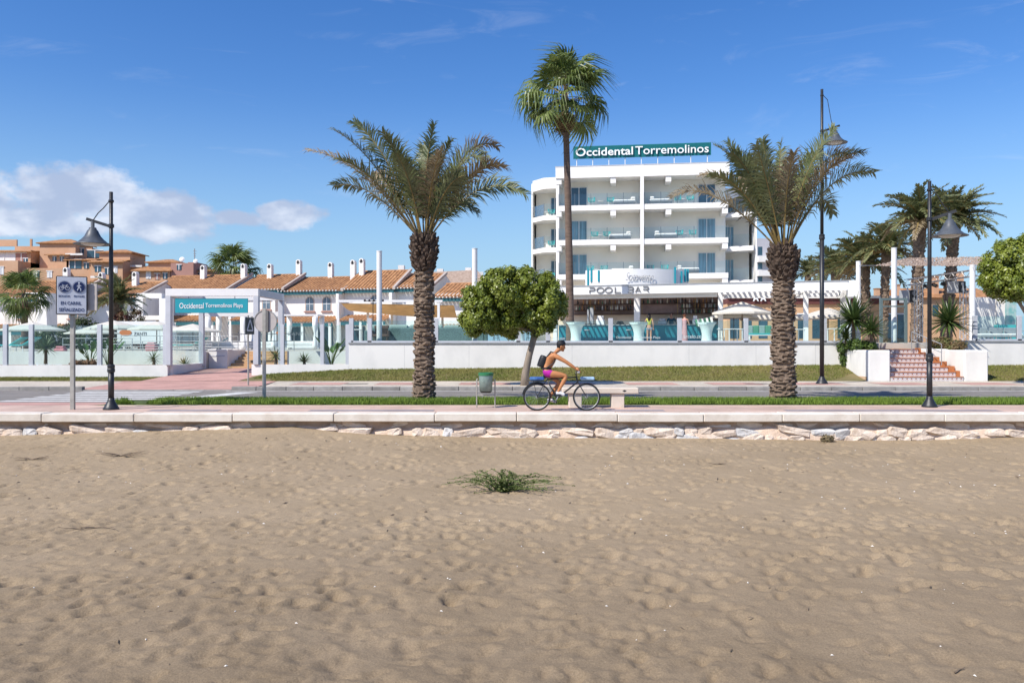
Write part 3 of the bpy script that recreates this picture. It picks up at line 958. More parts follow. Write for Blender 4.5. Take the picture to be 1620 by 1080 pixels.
def street_lamp(label, loc, rz, H, zarm, k=1.0, thick=1.0, zcol=1.0, group=None):
    o = thing('street_lamp', label, 'street lamp', loc, rz)
    part(o, 'base', MB().lathe([(.20 * thick, 0), (.20 * thick, .03), (.165 * thick, .09), (.12 * thick, .17), (.085 * thick, .24), (.08 * thick, .30)], 18), BLACKMETAL, smooth=True)
    part(o, 'lower_pole', MB().tube([(0, 0, .28), (0, 0, zcol)], .072 * thick, 14), BLACKMETAL, smooth=True)
    part(o, 'collar', MB().lathe([(.072 * thick, 0), (.095 * thick, .02), (.095 * thick, .09), (.085 * thick, .11), (.092 * thick, .14), (.092 * thick, .19), (.06 * thick, .22)], 16, (0, 0, zcol - .02)), BLACKMETAL)
    part(o, 'upper_pole', MB().tube([(0, 0, zcol + .15), (0, 0, zarm - .6), (0, 0, zarm - .58), (0, 0, H)], [.056 * thick, .052 * thick, .047 * thick, .045 * thick], 12), BLACKMETAL, smooth=True)
    part(o, 'pole_ring', MB().lathe([(.05, 0), (.075, .02), (.075, .09), (.05, .11)], 12, (0, 0, zarm - .05)).lathe([(.05, 0), (.068, .02), (.068, .06), (.05, .08)], 12, (0, 0, H - .28)), BLACKMETAL)
    a = Vector((-.04, 0, zarm)); b = Vector((-.64 * k, 0, zarm + .19 * k))
    part(o, 'arm', MB().beam(a, b, .05, .075), BLACKMETAL)
    part(o, 'tie_rod', MB().tube([(-.03, 0, H - .22), (-.20 * k, 0, H - .42), (-.34 * k, 0, zarm + .34 * k), (-.47 * k, 0, zarm + .15 * k)], .013, 6), BLACKMETAL)
    sh = part(o, 'lamp_shade', MB().lathe([(.045, .16), (.045, 0), (.085, -.01), (.10, -.06), (.13, -.09), (.16, -.16), (.20, -.24), (.27, -.32), (.335, -.375), (.345, -.39), (.46, -.44), (.46, -.452), (.33, -.42), (.30, -.40)], 22, (-.48 * k, 0, zarm - .03)), SHADEM, smooth=True)
    part(sh, 'lamp_glass', MB().lathe([(.30, -.40), (.27, -.44), (.20, -.475), (.1, -.49), (.001, -.495)], 18, (-.48 * k, 0, zarm - .03)), LENS, smooth=True)
    part(sh, 'stem', MB().tube([(-.48 * k, 0, zarm - .04), (-.48 * k, 0, zarm + .14 * k)], .04, 10), BLACKMETAL)
    return o


street_lamp('black iron street lamp with a bell shade by the zebra crossing, beside the lane sign', (-10.44, 21.4, 0), 0, 5.66, 4.77, zcol=.98)
street_lamp('black iron street lamp with a bell shade on the promenade facing the tiled steps', (11.28, 22.2, 0), R(150), 6.1, 5.06, zcol=1.25)
street_lamp('very tall black street lamp on the pavement across the road', (12.22, 32.4, .1), R(172), 11.6, 9.95, k=1.05, thick=1.2, zcol=5.7)

# ================================================================== SIGNS
SIGNW = mat('sign_white', (.66, .69, .76), .45, .04, 3)
SIGNB = mat('sign_navy', (.018, .035, .12), .45, .05, 3)
SIGNBACK = mat('sign_back', (.50, .455, .43), .55, .1, 3, metal=.2)
sn = thing('lane_sign', 'lane sign with bicycle and pedestrian roundels on a steel post', 'sign', (-11.44, 21.4, 0))
part(sn, 'post', MB().cbox(-.055, .055, -.04, .04, 0, 2.62, .008), GALV)
A = Matrix.Rotation(R(27), 4, 'Z')


def turned(mb, M):
    mb.v = [tuple(M @ Vector(p)) for p in mb.v]; return mb


T = Matrix.Translation((0.02, -.08, 2.96)) @ A
part(sn, 'frame', turned(MB().cbox(-.36, .36, -.03, .05, -.50, .50, .02), T), BLACK)
bd = part(sn, 'board', turned(MB().cbox(-.335, .335, -.045, -.031, -.475, .475, .004), T), SIGNW)


def disc(cx, cz, r_, y0, y1, n=24): return MB().prism([(cx + r_ * math.cos(2 * math.pi * i / n), cz + r_ * math.sin(2 * math.pi * i / n)) for i in range(n)], y0, y1)


for cx in (-.165, .165):
    part(bd, 'roundel_edge', turned(disc(cx, .22, .155, -.05, -.046), T), SIGNB)
    part(bd, 'roundel_ring', turned(disc(cx, .22, .148, -.053, -.0505), T), SIGNW)
    part(bd, 'roundel', turned(disc(cx, .22, .138, -.056, -.0535), T), SIGNB)
pic = MB()
yb = -.059
for p, q, w_ in (((.165, .29), (.160, .22), .045), ((.160, .22), (.125, .13), .022), ((.160, .22), (.205, .175), .022), ((.205, .175), (.205, .12), .020), ((.163, .275), (.115, .235), .018), ((.163, .275), (.215, .245), .018)):
    pic.beam((p[0], yb, p[1]), (q[0], yb, q[1]), w_, .004, up=(0, 1, 0))

pic.add([(.165 + .024 * math.cos(a), yb, .325 + .024 * math.sin(a)) for a in [i * 2 * math.pi / 10 for i in range(10)]], [tuple(range(10))])
for cx in (-.235, -.10):
    n = 14
    ring = [(cx + rr * math.cos(2 * math.pi * i / n), yb, .185 + rr * math.sin(2 * math.pi * i / n)) for rr in (.052, .040) for i in range(n)]
    pic.add(ring, [(i, (i + 1) % n, (i + 1) % n + n, i + n) for i in range(n)])
for p, q in (((-.235, .185), (-.20, .25)), ((-.20, .25), (-.115, .25)), ((-.20, .25), (-.165, .185)), ((-.235, .185), (-.165, .185)), ((-.165, .185), (-.115, .25)), ((-.10, .185), (-.118, .27)), ((-.118, .27), (-.085, .275)), ((-.20, .25), (-.205, .272)), ((-.22, .275), (-.19, .275))):
    pic.beam((p[0], yb, p[1]), (q[0], yb, q[1]), .011, .004, up=(0, 1, 0))
part(bd, 'pictogram', turned(pic, T), SIGNW)
for txt, xa, xb_, zc, h in (('EN CARRIL', -.25, .22, -.20, .085), ('SEÑALIZADO', -.29, .29, -.36, .105)):
    part(bd, 'lettering', turned(text_fit(txt, xa, xb_, -.048, zc, h, depth=.004, bold=.012), T), SIGNB)
for txt, xa, xb_ in (('BICICLETAS', -.30, -.04), ('PEATONES', .05, .29)):
    part(bd, 'lettering', turned(text_fit(txt, xa, xb_, -.048, -.02, .05, depth=.004), T), SIGNB)
part(sn, 'rear_board', MB().cbox(.26, .55, .16, .20, 2.58, 3.28, .006), SIGNBACK)
part(sn, 'bracket', MB().beam((0, .03, 2.6), (.3, .17, 2.7), .03, .03).beam((0, .03, 2.5), (.0, .1, 2.9), .05, .03), GALV)

sr = thing('round_road_sign', 'back of a round road sign on a square steel post in the verge', 'sign', (-7.25, 24.15, 0))
part(sr, 'post', MB().cbox(-.075, .03, -.055, -.015, -.05, 2.74, .006), GALV)
part(sr, 'disc', disc(.0, 2.36, .325, .0, .03, 32), SIGNBACK)
part(sr, 'rim', turned(MB().lathe([(.318, -.03), (.336, -.03), (.336, .03), (.318, .03), (.318, -.03)], 32), Matrix.Translation((0, .015, 2.36)) @ Matrix.Rotation(R(90), 4, 'X')), GALV)
part(sr, 'channel', MB().box(.031, .095, -.05, -.001, 2.05, 2.68), mat('dark_grey_steel', (.20, .19, .18), .6, .1, 3, metal=.3))  # darker grey strip beside the post, over the disc height

sc_ = thing('crossing_sign', 'dark pedestrian crossing sign seen edge on beside the portal', 'sign', (-10.4, 32.4, .05))
part(sc_, 'post', MB().tube([(0, 0, 0), (0, 0, 2.75)], .035, 8), GALV)
T2 = Matrix.Translation((.06, -.05, 2.33)) @ Matrix.Rotation(R(74), 4, 'Z')
bd2 = part(sc_, 'board', turned(MB().cbox(-.30, .30, -.03, .0, -.33, .33, .006), T2), mat('dark_sign_face', (.045, .06, .065), .5, .1, 3))
tri = MB()
for p, q in (((-.2, -.18), (0, .25)), ((0, .25), (.2, -.18)), ((.2, -.18), (-.2, -.18))): tri.beam((p[0], -.034, p[1]), (q[0], -.034, q[1]), .05, .006, up=(0, 1, 0))
part(bd2, 'triangle', turned(tri, T2), SIGNW)

# ================================================================== BENCH AND BIN
BENCH = mat('cream_cast_stone', (.60, .52, .43), .85, .08, 3, .3, 40, col2=(.66, .58, .49))
bn = thing('stone_bench', 'cream stone slab bench on two block legs on the promenade', 'bench', (2.37, 22.2, 0))
part(bn, 'seat', MB().cbox(-1.02, 1.02, -.25, .25, .375, .53, .02), BENCH)
for x in (-.67, .47): part(bn, 'leg', MB().cbox(x - .17, x + .17, -.19, .19, -.01, .374, .012), BENCH)
part(bn, 'emblem', MB().prism([(.58, .452), (.635, .425), (.69, .452), (.635, .479)], -.256, -.249), BLACK)
bi = thing('litter_bin', 'galvanised litter bin with a green rim hung between two posts', 'bin', (-.70, 22.0, 0))
GREENM = mat('green_enamel', (.035, .18, .075), .4, .1, 4)
DRUM = mat('perforated_drum', (.25, .34, .31), .4, .2, 10, .3, 80, metal=.3)
part(bi, 'drum', MB().lathe([(.155, .44), (.165, .44), (.19, .88), (.185, .90)], 22), DRUM, smooth=True)
part(bi, 'rim', MB().lathe([(.185, .86), (.20, .86), (.205, .93), (.17, .94), (.165, .86)], 22), GREENM)
part(bi, 'drum_base', MB().lathe([(.001, .40), (.13, .40), (.158, .435), (.001, .437)], 20), BLACK)
for s_ in (-1, 1): part(bi, 'post', MB().tube([(s_ * .245, 0, -.02), (s_ * .245, 0, .74), (s_ * .22, 0, .77)], .017, 8), GALV)
part(bi, 'crossbar', MB().box(-.23, .23, -.02, .02, .325, .36), GALV)
for s_ in (-1, 1): part(bi, 'pivot', MB().tube([(s_ * .245, 0, .70), (s_ * .18, 0, .70)], .014, 6), GALV)

# ================================================================== PEOPLE
def skin_body(nodes, edges, root, sub=2):
    bm = bmesh.new(); ly = bm.verts.layers.skin.verify()
    V = {}
    for k_, (p, r_) in nodes.items():
        v = bm.verts.new(p); V[k_] = v
        rr = r_ if isinstance(r_, tuple) else (r_, r_)
        v[ly].radius = rr; v[ly].use_root = (k_ == root)
    for a, b in edges: bm.edges.new((V[a], V[b]))
    me_ = bpy.data.meshes.new('b'); bm.to_mesh(me_); bm.free()
    o = bpy.data.objects.new('b', me_); COL.objects.link(o)
    md = o.modifiers.new('s', 'SKIN'); md.use_smooth_shade = True; md.branch_smoothing = 0.3
    ms_ = o.modifiers.new('u', 'SUBSURF'); ms_.levels = sub; ms_.render_levels = sub
    dg = bpy.context.evaluated_depsgraph_get()
    res = bpy.data.meshes.new_from_object(o.evaluated_get(dg))
    bpy.data.objects.remove(o); bpy.data.meshes.remove(me_)
    mb = MB().mesh(res); bpy.data.meshes.remove(res)
    return mb


def hand(mb, w, d, curl, side, s_=1.0):
    """five bent fingers from wrist w along d, curling to direction curl"""
    w = Vector(w); d = Vector(d).normalized(); c = Vector(curl).normalized(); sd = d.cross(c).normalized()
    mb.tube([w, w + d * .045 * s_, w + d * .085 * s_], [.027 * s_, .04 * s_, .036 * s_], 8)
    for i, L_ in enumerate((.065, .078, .072, .055)):
        b = w + d * .075 * s_ + sd * (i - 1.5) * .019 * s_
        mb.tube([b, b + d * L_ * .5 * s_ + c * .008 * s_, b + d * L_ * .72 * s_ + c * .035 * s_, b + d * L_ * .60 * s_ + c * .062 * s_], [.0095 * s_, .009 * s_, .0085 * s_, .006 * s_], 6)
    b = w + d * .03 * s_ + sd * side * .03 * s_
    mb.tube([b, b + d * .03 * s_ + sd * side * .025 * s_ + c * .01 * s_, b + d * .05 * s_ + sd * side * .022 * s_ + c * .04 * s_], [.012 * s_, .011 * s_, .008 * s_], 6)


def face(mb, c, fwd, s_=1.0):
    """nose, brow, chin and ears round the head centre c looking along fwd"""
    c = Vector(c); f = Vector(fwd).normalized(); sd = f.cross(Vector((0, 0, 1))).normalized(); up = sd.cross(f)
    mb.tube([c + f * .088 * s_ + up * .015 * s_, c + f * .112 * s_ - up * .02 * s_, c + f * .09 * s_ - up * .032 * s_], [.008 * s_, .014 * s_, .010 * s_], 6)
    mb.ball(c + f * .068 * s_ - up * .088 * s_, .034 * s_, 8, 5, (1, 1, .8))
    mb.tube([c + f * .086 * s_ - up * .058 * s_ - sd * .022 * s_, c + f * .096 * s_ - up * .056 * s_, c + f * .086 * s_ - up * .058 * s_ + sd * .022 * s_], .007 * s_, 5)
    for q in (-1, 1):
        mb.ball(c + sd * q * .088 * s_ - f * .005 * s_ - up * .01 * s_, .03 * s_, 6, 4, (.8, .45, 1.1))


def eyes(root, c, fwd, s_=1.0):
    c = Vector(c); f = Vector(fwd).normalized(); sd = f.cross(Vector((0, 0, 1))).normalized(); up = sd.cross(f)
    for q in (-1, 1):
        part(root, 'eye', MB().ball(c + f * .083 * s_ + sd * q * .034 * s_ + up * .008 * s_, .012 * s_, 6, 4), BLACK)


# ---- cyclist, rides to +X; local origin under the saddle on the promenade
cy = thing('person', 'shirtless cyclist in magenta shorts and a black cap riding along the promenade', 'person', (.84, 21.05, 0))
ox = .84


def C(x, y, z): return (x - ox, y, z)


nodes = {
    'pelvis': (C(.85, 0, .99), (.125, .15)), 'belly': (C(.90, 0, 1.13), (.13, .15)), 'chest': (C(.985, 0, 1.29), (.15, .18)), 'upper': (C(1.05, 0, 1.42), (.125, .165)),
    'neck': (C(1.125, 0, 1.50), .06), 'throat': (C(1.19, 0, 1.555), .058), 'skull': (C(1.255, 0, 1.62), (.088, .082)), 'crown': (C(1.262, 0, 1.68), (.09, .082)),
}
edges = [('pelvis', 'belly'), ('belly', 'chest'), ('chest', 'upper'), ('upper', 'neck'), ('neck', 'throat'), ('throat', 'skull'), ('skull', 'crown')]
for s_, nm in ((-1, 'n'), (1, 'f')):
    nodes.update({
        'sh' + nm: (C(1.07, s_ * .19, 1.42), .072), 'ua' + nm: (C(1.20, s_ * .22, 1.35), .062), 'el' + nm: (C(1.375, s_ * .24, 1.255), .048), 'fa' + nm: (C(1.50, s_ * .25, 1.165), .046), 'wr' + nm: (C(1.62, s_ * .255, 1.085), .028)})
    edges += [('upper', 'sh' + nm), ('sh' + nm, 'ua' + nm), ('ua' + nm, 'el' + nm), ('el' + nm, 'fa' + nm), ('fa' + nm, 'wr' + nm)]
nodes.update({'hipn': (C(.90, -.115, .955), .105), 'thn': (C(1.13, -.125, .935), .088), 'knn': (C(1.385, -.13, .895), .062), 'can': (C(1.31, -.13, .74), .06), 'shn2': (C(1.24, -.13, .62), .046), 'ann': (C(1.185, -.13, .51), .036), 'hen': (C(1.15, -.13, .455), .036), 'ton': (C(1.33, -.13, .425), .03),
              'hipf': (C(.90, .115, .955), .105), 'thf': (C(1.06, .125, .85), .088), 'knf': (C(1.23, .13, .70), .062), 'caf': (C(1.12, .13, .56), .06), 'shf2': (C(1.02, .13, .42), .046), 'anf': (C(.965, .13, .31), .036), 'hef': (C(.93, .13, .265), .036), 'tof': (C(1.10, .13, .225), .03)})
for nm in 'nf':
    edges += [('pelvis', 'hip' + nm), ('hip' + nm, 'th' + nm), ('th' + nm, 'kn' + nm), ('kn' + nm, 'ca' + nm), ('ca' + nm, 'sh' + nm + '2'), ('sh' + nm + '2', 'an' + nm), ('an' + nm, 'he' + nm), ('he' + nm, 'to' + nm)]
mb = skin_body(nodes, edges, 'pelvis')
hc = Vector(C(1.262, 0, 1.64)); hf = Vector((1, 0, -.28))
mb.ball(hc, .105, 14, 9, (.98, .80, 1.12))
face(mb, hc, hf)
for s_ in (-1, 1): hand(mb, C(1.615, s_ * .255, 1.09), (.85, 0, -.35), (0, 0, -1), s_)
part(cy, 'body', mb, SKIN, smooth=True)
eyes(cy, hc, hf)
part(cy, 'hair', MB().ball(hc + Vector((-.015, 0, .015)), .109, 12, 7, (.95, .82, 1.0)), HAIRB, smooth=True)
cap = MB().lathe([(.116, -.005), (.118, .03), (.108, .075), (.075, .108), (.03, .122), (.001, .124)], 16, tuple(hc + Vector((-.005, 0, .045))), sxy=(1, .86))
cap.add([tuple(hc + Vector(q)) for q in ((.09, -.075, .055), (.16, -.06, .035), (.205, 0, .025), (.16, .06, .035), (.09, .075, .055), (.09, -.075, .07), (.16, -.06, .048), (.205, 0, .037), (.16, .06, .048), (.09, .075, .07))],
        [(4, 3, 2, 1, 0), (5, 6, 7, 8, 9), (0, 1, 6, 5), (1, 2, 7, 6), (2, 3, 8, 7), (3, 4, 9, 8)])
part(cy, 'cap', cap, BLACK, smooth=False)
sh_nodes = {'w': (C(.872, 0, 1.075), (.128, .155)), 'p': (C(.85, 0, .985), (.14, .165)), 'hn': (C(.91, -.115, .955), .118), 'tn': (C(1.11, -.125, .937), .103), 'hf': (C(.91, .115, .955), .118), 'tf': (C(1.04, .125, .862), .103)}
part(cy, 'shorts', skin_body(sh_nodes, [('w', 'p'), ('p', 'hn'), ('hn', 'tn'), ('p', 'hf'), ('hf', 'tf')], 'p'), mat('magenta_cloth', (.42, .012, .30), .7, .15, 8), smooth=True)
part(cy, 'waistband', MB().lathe([(.135, -.025), (.14, -.02), (.14, .02), (.135, .025)], 18, C(.875, 0, 1.085), sxy=(1, 1.2)), BLACK)
SHOE = mat('white_trainers', (.72, .73, .75), .6, .06, 5)
for s_, hx, hz, tz in ((-1, 1.12, .43, .41), (1, .90, .24, .21)):
    part(cy, 'shoe', skin_body({'h': (C(hx, s_ * .13, hz + .03), (.048, .045)), 'm': (C(hx + .12, s_ * .13, hz + .02), (.045, .045)), 't': (C(hx + .23, s_ * .13, tz), (.036, .046))}, [('h', 'm'), ('m', 't')], 'h'), SHOE, smooth=True)

bp_ = thing('backpack', 'small black backpack worn by the cyclist', 'backpack', (.86, 21.05, 1.08))
o_ = .86
part(bp_, 'bag', skin_body({'a': ((.755 - o_, 0, 1.11 - 1.08), (.095, .13)), 'b': ((.79 - o_, 0, 1.24 - 1.08), (.115, .145)), 'c': ((.86 - o_, 0, 1.40 - 1.08), (.09, .125))}, [('a', 'b'), ('b', 'c')], 'b'), BLACK, smooth=True)
for s_ in (-1, 1):
    part(bp_, 'strap', MB().tube([(.90 - o_, s_ * .10, .30), (1.0 - o_, s_ * .13, 1.51 - 1.08), (1.10 - o_, s_ * .155, 1.47 - 1.08), (1.125 - o_, s_ * .165, 1.36 - 1.08), (1.04 - o_, s_ * .165, 1.2 - 1.08), (.88 - o_, s_ * .12, 1.1 - 1.08)], .016, 6), BLACK)

# ---- bicycle
bk = thing('bicycle', 'dark bicycle with a blue carrier bundle and blue handlebar bag ridden on the promenade', 'bicycle', (1.25, 21.05, 0))
FRAMEM = mat('dark_frame_paint', (.03, .032, .036), .35, .1, 5)
BLUEC = mat('blue_cloth', (.02, .075, .26), .7, .2, 6, col2=(.10, .25, .52))
RUB = mat('tyre_rubber', (.018, .018, .018), .8, .2, 10)


def torus_xz(cx, cz, R_, r_, n=36, m=7):
    mb_ = MB(); vs = []; fs = []
    for i in range(n):
        a = 2 * math.pi * i / n
        for j in range(m):
            b = 2 * math.pi * j / m
            vs.append((cx + (R_ + r_ * math.cos(b)) * math.cos(a), r_ * math.sin(b), cz + (R_ + r_ * math.cos(b)) * math.sin(a)))
    for i in range(n):
        for j in range(m):
            fs.append((i * m + j, i * m + (j + 1) % m, ((i + 1) % n) * m + (j + 1) % m, ((i + 1) % n) * m + j))
    return mb_.add(vs, fs)


RW, FW = Vector((-.61, 0, .352)), Vector((.66, 0, .352))
for c in (RW, FW):
    wh = part(bk, 'wheel', MB().tube([(c.x, -.045, c.z), (c.x, .045, c.z)], .028, 10), STEEL)
    part(wh, 'tyre', torus_xz(c.x, c.z, .332, .022), RUB, smooth=True)
    part(wh, 'rim', torus_xz(c.x, c.z, .308, .011), STEEL, smooth=True)
    sp2 = MB()
    for i in range(28):
        a = 2 * math.pi * i / 28; a2 = a + (.5 if i % 2 else -.5)
        sp2.tube([(c.x + .026 * math.cos(a2), (.03 if i % 4 < 2 else -.03), c.z + .026 * math.sin(a2)), (c.x + .302 * math.cos(a), 0, c.z + .302 * math.sin(a))], .0016, 3, False)
    part(wh, 'spokes', sp2, STEEL)
BB = Vector((-.10, 0, .31)); ST = Vector((-.36, 0, .80)); HT = Vector((.40, 0, .86)); HB = Vector((.44, 0, .74))
fr_ = MB()
for a, b, r_ in ((BB, ST, .017), (ST, HT, .017), (BB, HB, .02), (HT, HB, .02)): fr_.tube([a, b], r_, 8)
for s_ in (-1, 1):
    o2 = Vector((0, .05 * s_, 0))
    fr_.tube([BB + o2 * .6, RW + o2], .010, 6); fr_.tube([ST + o2 * .4, RW + o2], .009, 6)
part(bk, 'frame', fr_, FRAMEM, smooth=True)
fk = MB()
for s_ in (-1, 1): fk.tube([HB + Vector((0, .03 * s_, -.02)), Vector((.50, .05 * s_, .62)), FW + Vector((0, .055 * s_, 0))], .012, 6)
part(bk, 'fork', fk, FRAMEM)
part(bk, 'saddle', skin_body({'a': ((-.46, 0, .885), (.035, .075)), 'b': ((-.36, 0, .885), (.03, .055)), 'c': ((-.22, 0, .875), (.022, .022))}, [('a', 'b'), ('b', 'c')], 'a'), BLACK, smooth=True)
part(bk, 'seat_post', MB().tube([ST, (-.385, 0, .87)], .014, 8), STEEL)
hb_ = MB().tube([HT, (.385, 0, 1.0)], .016, 8).tube([(.45, -.31, 1.04), (.43, -.2, 1.03), (.40, 0, 1.01), (.43, .2, 1.03), (.45, .31, 1.04)], .012, 8)
part(bk, 'handlebar', hb_, FRAMEM, smooth=True)
for s_ in (-1, 1): part(bk, 'grip', MB().tube([(.45, s_ * .30, 1.04), (.43, s_ * .19, 1.03)], .017, 8), BLACK)
part(bk, 'bell', MB().ball((.45, -.06, .985), .04, 8, 5, (1, 1, .8)), mat('white_enamel', (.7, .7, .72), .4, .05, 4), smooth=True)
cr_ = part(bk, 'crank', MB().tube([(-.10, -.07, .31), (-.10, .07, .31)], .02, 8).tube([(-.10, -.08, .31), (-.06, -.085, .40)], .012, 6).tube([(-.10, .08, .31), (-.14, .085, .19)], .012, 6), STEEL)
part(cr_, 'chainring', torus_xz(-.10, .31, .085, .008, 24, 5), FRAMEM)
part(cr_, 'pedal', MB().cbox(-.11, .0, -.19, -.09, .39, .41, .005), BLACK)
part(cr_, 'pedal', MB().cbox(-.19, -.08, .09, .19, .18, .20, .005), BLACK)
part(bk, 'chain', MB().tube([(-.10, -.045, .395), (-.61, -.045, .39)], .006, 4).tube([(-.10, -.045, .225), (-.61, -.045, .315)], .006, 4), BLACK)
ra = MB()
for s_ in (-1, 1): ra.tube([(-.36, s_ * .06, .75), (-.86, s_ * .06, .765)], .008, 5).tube([(-.70, s_ * .06, .76), RW + Vector((0, .06 * s_, 0))], .007, 5)
part(bk, 'rear_rack', ra, FRAMEM)
part(bk, 'carrier_bundle', MB().cbox(-.80, -.42, -.11, .11, .775, .865, .03), BLUEC)
part(bk, 'handlebar_bag', MB().cbox(.50, .86, -.10, .10, .78, .865, .025), mat('pale_blue_cloth', (.30, .45, .62), .7, .2, 6))
part(bk, 'mudguard', MB().tube([(RW.x + .37 * math.cos(R(a)), 0, RW.z + .37 * math.sin(R(a))) for a in range(60, 171, 10)], .02, 5), FRAMEM)


def standing(label, loc, rz, h, skin, hair, long_hair, parts_, arm='down'):
    """simple clothed standing figure, front towards local -Y"""
    o = thing('person', label, 'person', loc, rz)
    k_ = h / 1.70
    def P(x, y, z): return (x * k_, y * k_, z * k_)
    nd = {'pelvis': (P(0, 0, .93), (.13 * k_, .10 * k_)), 'belly': (P(0, 0, 1.08), (.115 * k_, .085 * k_)), 'chest': (P(0, 0, 1.25), (.135 * k_, .095 * k_)), 'up': (P(0, .01, 1.38), (.11 * k_, .08 * k_)), 'neck': (P(0, 0, 1.47), .05 * k_), 'head': (P(0, -.01, 1.57), .07 * k_), 'top': (P(0, 0, 1.62), .07 * k_)}
    ed = [('pelvis', 'belly'), ('belly', 'chest'), ('chest', 'up'), ('up', 'neck'), ('neck', 'head'), ('head', 'top')]
    for s_, n_ in ((-1, 'l'), (1, 'r')):
        if arm == 'bar':
            elb, wr = P(s_ * .25, -.10, 1.10), P(s_ * .17, -.32, 1.14)
        elif arm == 'raise' and s_ > 0:
            elb, wr = P(.27, -.12, 1.12), P(.26, -.22, 1.34)
        elif arm == 'hip':
            elb, wr = P(s_ * .33, .03, 1.12), P(s_ * .19, -.04, .98)
        else:
            elb, wr = P(s_ * .24, .02, 1.10), P(s_ * .23, -.06, .86)
        nd.update({'s' + n_: (P(s_ * .18, 0, 1.38), .052 * k_), 'e' + n_: (elb, .038 * k_), 'w' + n_: (wr, .026 * k_),
                   'h' + n_: (P(s_ * .09, 0, .87), .095 * k_), 'k' + n_: (P(s_ * .10, -.02, .48), .058 * k_), 'c' + n_: (P(s_ * .10, .01, .33), .055 * k_), 'a' + n_: (P(s_ * .10, .02, .09), .036 * k_), 't' + n_: (P(s_ * .11, -.12, .035), .032 * k_)})
        ed += [('up', 's' + n_), ('s' + n_, 'e' + n_), ('e' + n_, 'w' + n_), ('pelvis', 'h' + n_), ('h' + n_, 'k' + n_), ('k' + n_, 'c' + n_), ('c' + n_, 'a' + n_), ('a' + n_, 't' + n_)]
    b = skin_body(nd, ed, 'pelvis', 1)
    hc_ = Vector(P(0, -.015, 1.60)); b.ball(hc_, .10 * k_, 10, 7, (.82, .95, 1.15)); face(b, hc_, (0, -1, 0), k_)
    for s_, n_ in ((-1, 'l'), (1, 'r')):
        e, w_ = Vector(nd['e' + n_][0]), Vector(nd['w' + n_][0])
        hand(b, w_, w_ - e, (0, -1, 0) if arm != 'bar' else (0, 0, -1), -s_, k_)
    part(o, 'body', b, skin, smooth=True)
    eyes(o, hc_, (0, -1, 0), k_)
    hb = MB().ball(hc_ + Vector((0, .02 * k_, .025 * k_)), .108 * k_, 10, 7, (.9, .95, 1.05))
    if long_hair: hb.tube([hc_ + Vector((0, .06 * k_, .02)), hc_ + Vector((0, .10 * k_, -.10 * k_)), hc_ + Vector((0, .105 * k_, -.30 * k_))], [.09 * k_, .10 * k_, .05 * k_], 8)
    part(o, 'hair', hb, hair, smooth=True)
    for nm, m_ in parts_:
        if nm == 'top': q = skin_body({'a': (P(0, 0, 1.02), (.128 * k_, .10 * k_)), 'b': (P(0, 0, 1.25), (.15 * k_, .11 * k_)), 'c': (P(0, .01, 1.39), (.125 * k_, .09 * k_)), 'l': (P(-.19, 0, 1.385), .062 * k_), 'r': (P(.19, 0, 1.385), .062 * k_)}, [('a', 'b'), ('b', 'c'), ('c', 'l'), ('c', 'r')], 'b', 1)
        elif nm == 'shirt': q = skin_body({'a': (P(0, 0, .95), (.145 * k_, .115 * k_)), 'b': (P(0, 0, 1.25), (.155 * k_, .115 * k_)), 'c': (P(0, .01, 1.39), (.13 * k_, .095 * k_)), 'l': (P(-.19, 0, 1.38), .07 * k_), 'r': (P(.19, 0, 1.38), .07 * k_), 'l2': (P(-.24, 0, 1.2), .06 * k_), 'r2': (P(.24, 0, 1.2), .06 * k_)}, [('a', 'b'), ('b', 'c'), ('c', 'l'), ('c', 'r'), ('l', 'l2'), ('r', 'r2')], 'b', 1)
        elif nm == 'shorts': q = skin_body({'p': (P(0, 0, .95), (.15 * k_, .12 * k_)), 'l': (P(-.095, 0, .84), .115 * k_), 'r': (P(.095, 0, .84), .115 * k_), 'l2': (P(-.10, -.01, .72), .10 * k_), 'r2': (P(.10, -.01, .72), .10 * k_)}, [('p', 'l'), ('p', 'r'), ('l', 'l2'), ('r', 'r2')], 'p', 1)
        elif nm == 'trousers': q = skin_body({'p': (P(0, 0, .95), (.15 * k_, .12 * k_)), 'l': (P(-.095, 0, .84), .11 * k_), 'r': (P(.095, 0, .84), .11 * k_), 'l2': (P(-.10, -.01, .45), .075 * k_), 'r2': (P(.10, -.01, .45), .075 * k_), 'l3': (P(-.10, .01, .09), .06 * k_), 'r3': (P(.10, .01, .09), .06 * k_)}, [('p', 'l'), ('p', 'r'), ('l', 'l2'), ('r', 'r2'), ('l2', 'l3'), ('r2', 'r3')], 'p', 1)
        else: q = MB().lathe([(.19, .03), (.20, .05), (.17, .6), (.145, .95), (.125, 1.08), (.15, 1.28), (.13, 1.40), (.06, 1.44)], 14, sxy=(1, .75)); q.v = [(a * k_, b_ * k_, c_ * k_) for a, b_, c_ in q.v]
        part(o, nm, q, m_, smooth=True)
    return o


# bar front runs from BA to BB_; local x along it, local y towards the back
BA = Vector((3.5, 48.0, 1.70)); bdir = Vector((14.3, -4.5, 0)).normalized(); bnor = Vector((-bdir.y, bdir.x, 0)); BRZ = math.atan2(bdir.y, bdir.x)


def bx(px, k_=0.0):
    """bar-local x on the line local y = k_ seen at photograph column px"""
    t_ = (px - 810.0) / F
    p = BA + bnor * k_
    return (t_ * p.y - p.x) / (bdir.x - t_ * bdir.y)


def bz(px, py, k_=0.0):
    Yv = (BA + bnor * k_ + bdir * bx(px, k_)).y
    return CZ + (540 - py) * Yv / F - BA.z


def bp(px, k_, z=0.0):
    return BA + bdir * bx(px, k_) + bnor * k_ + Vector((0, 0, z))


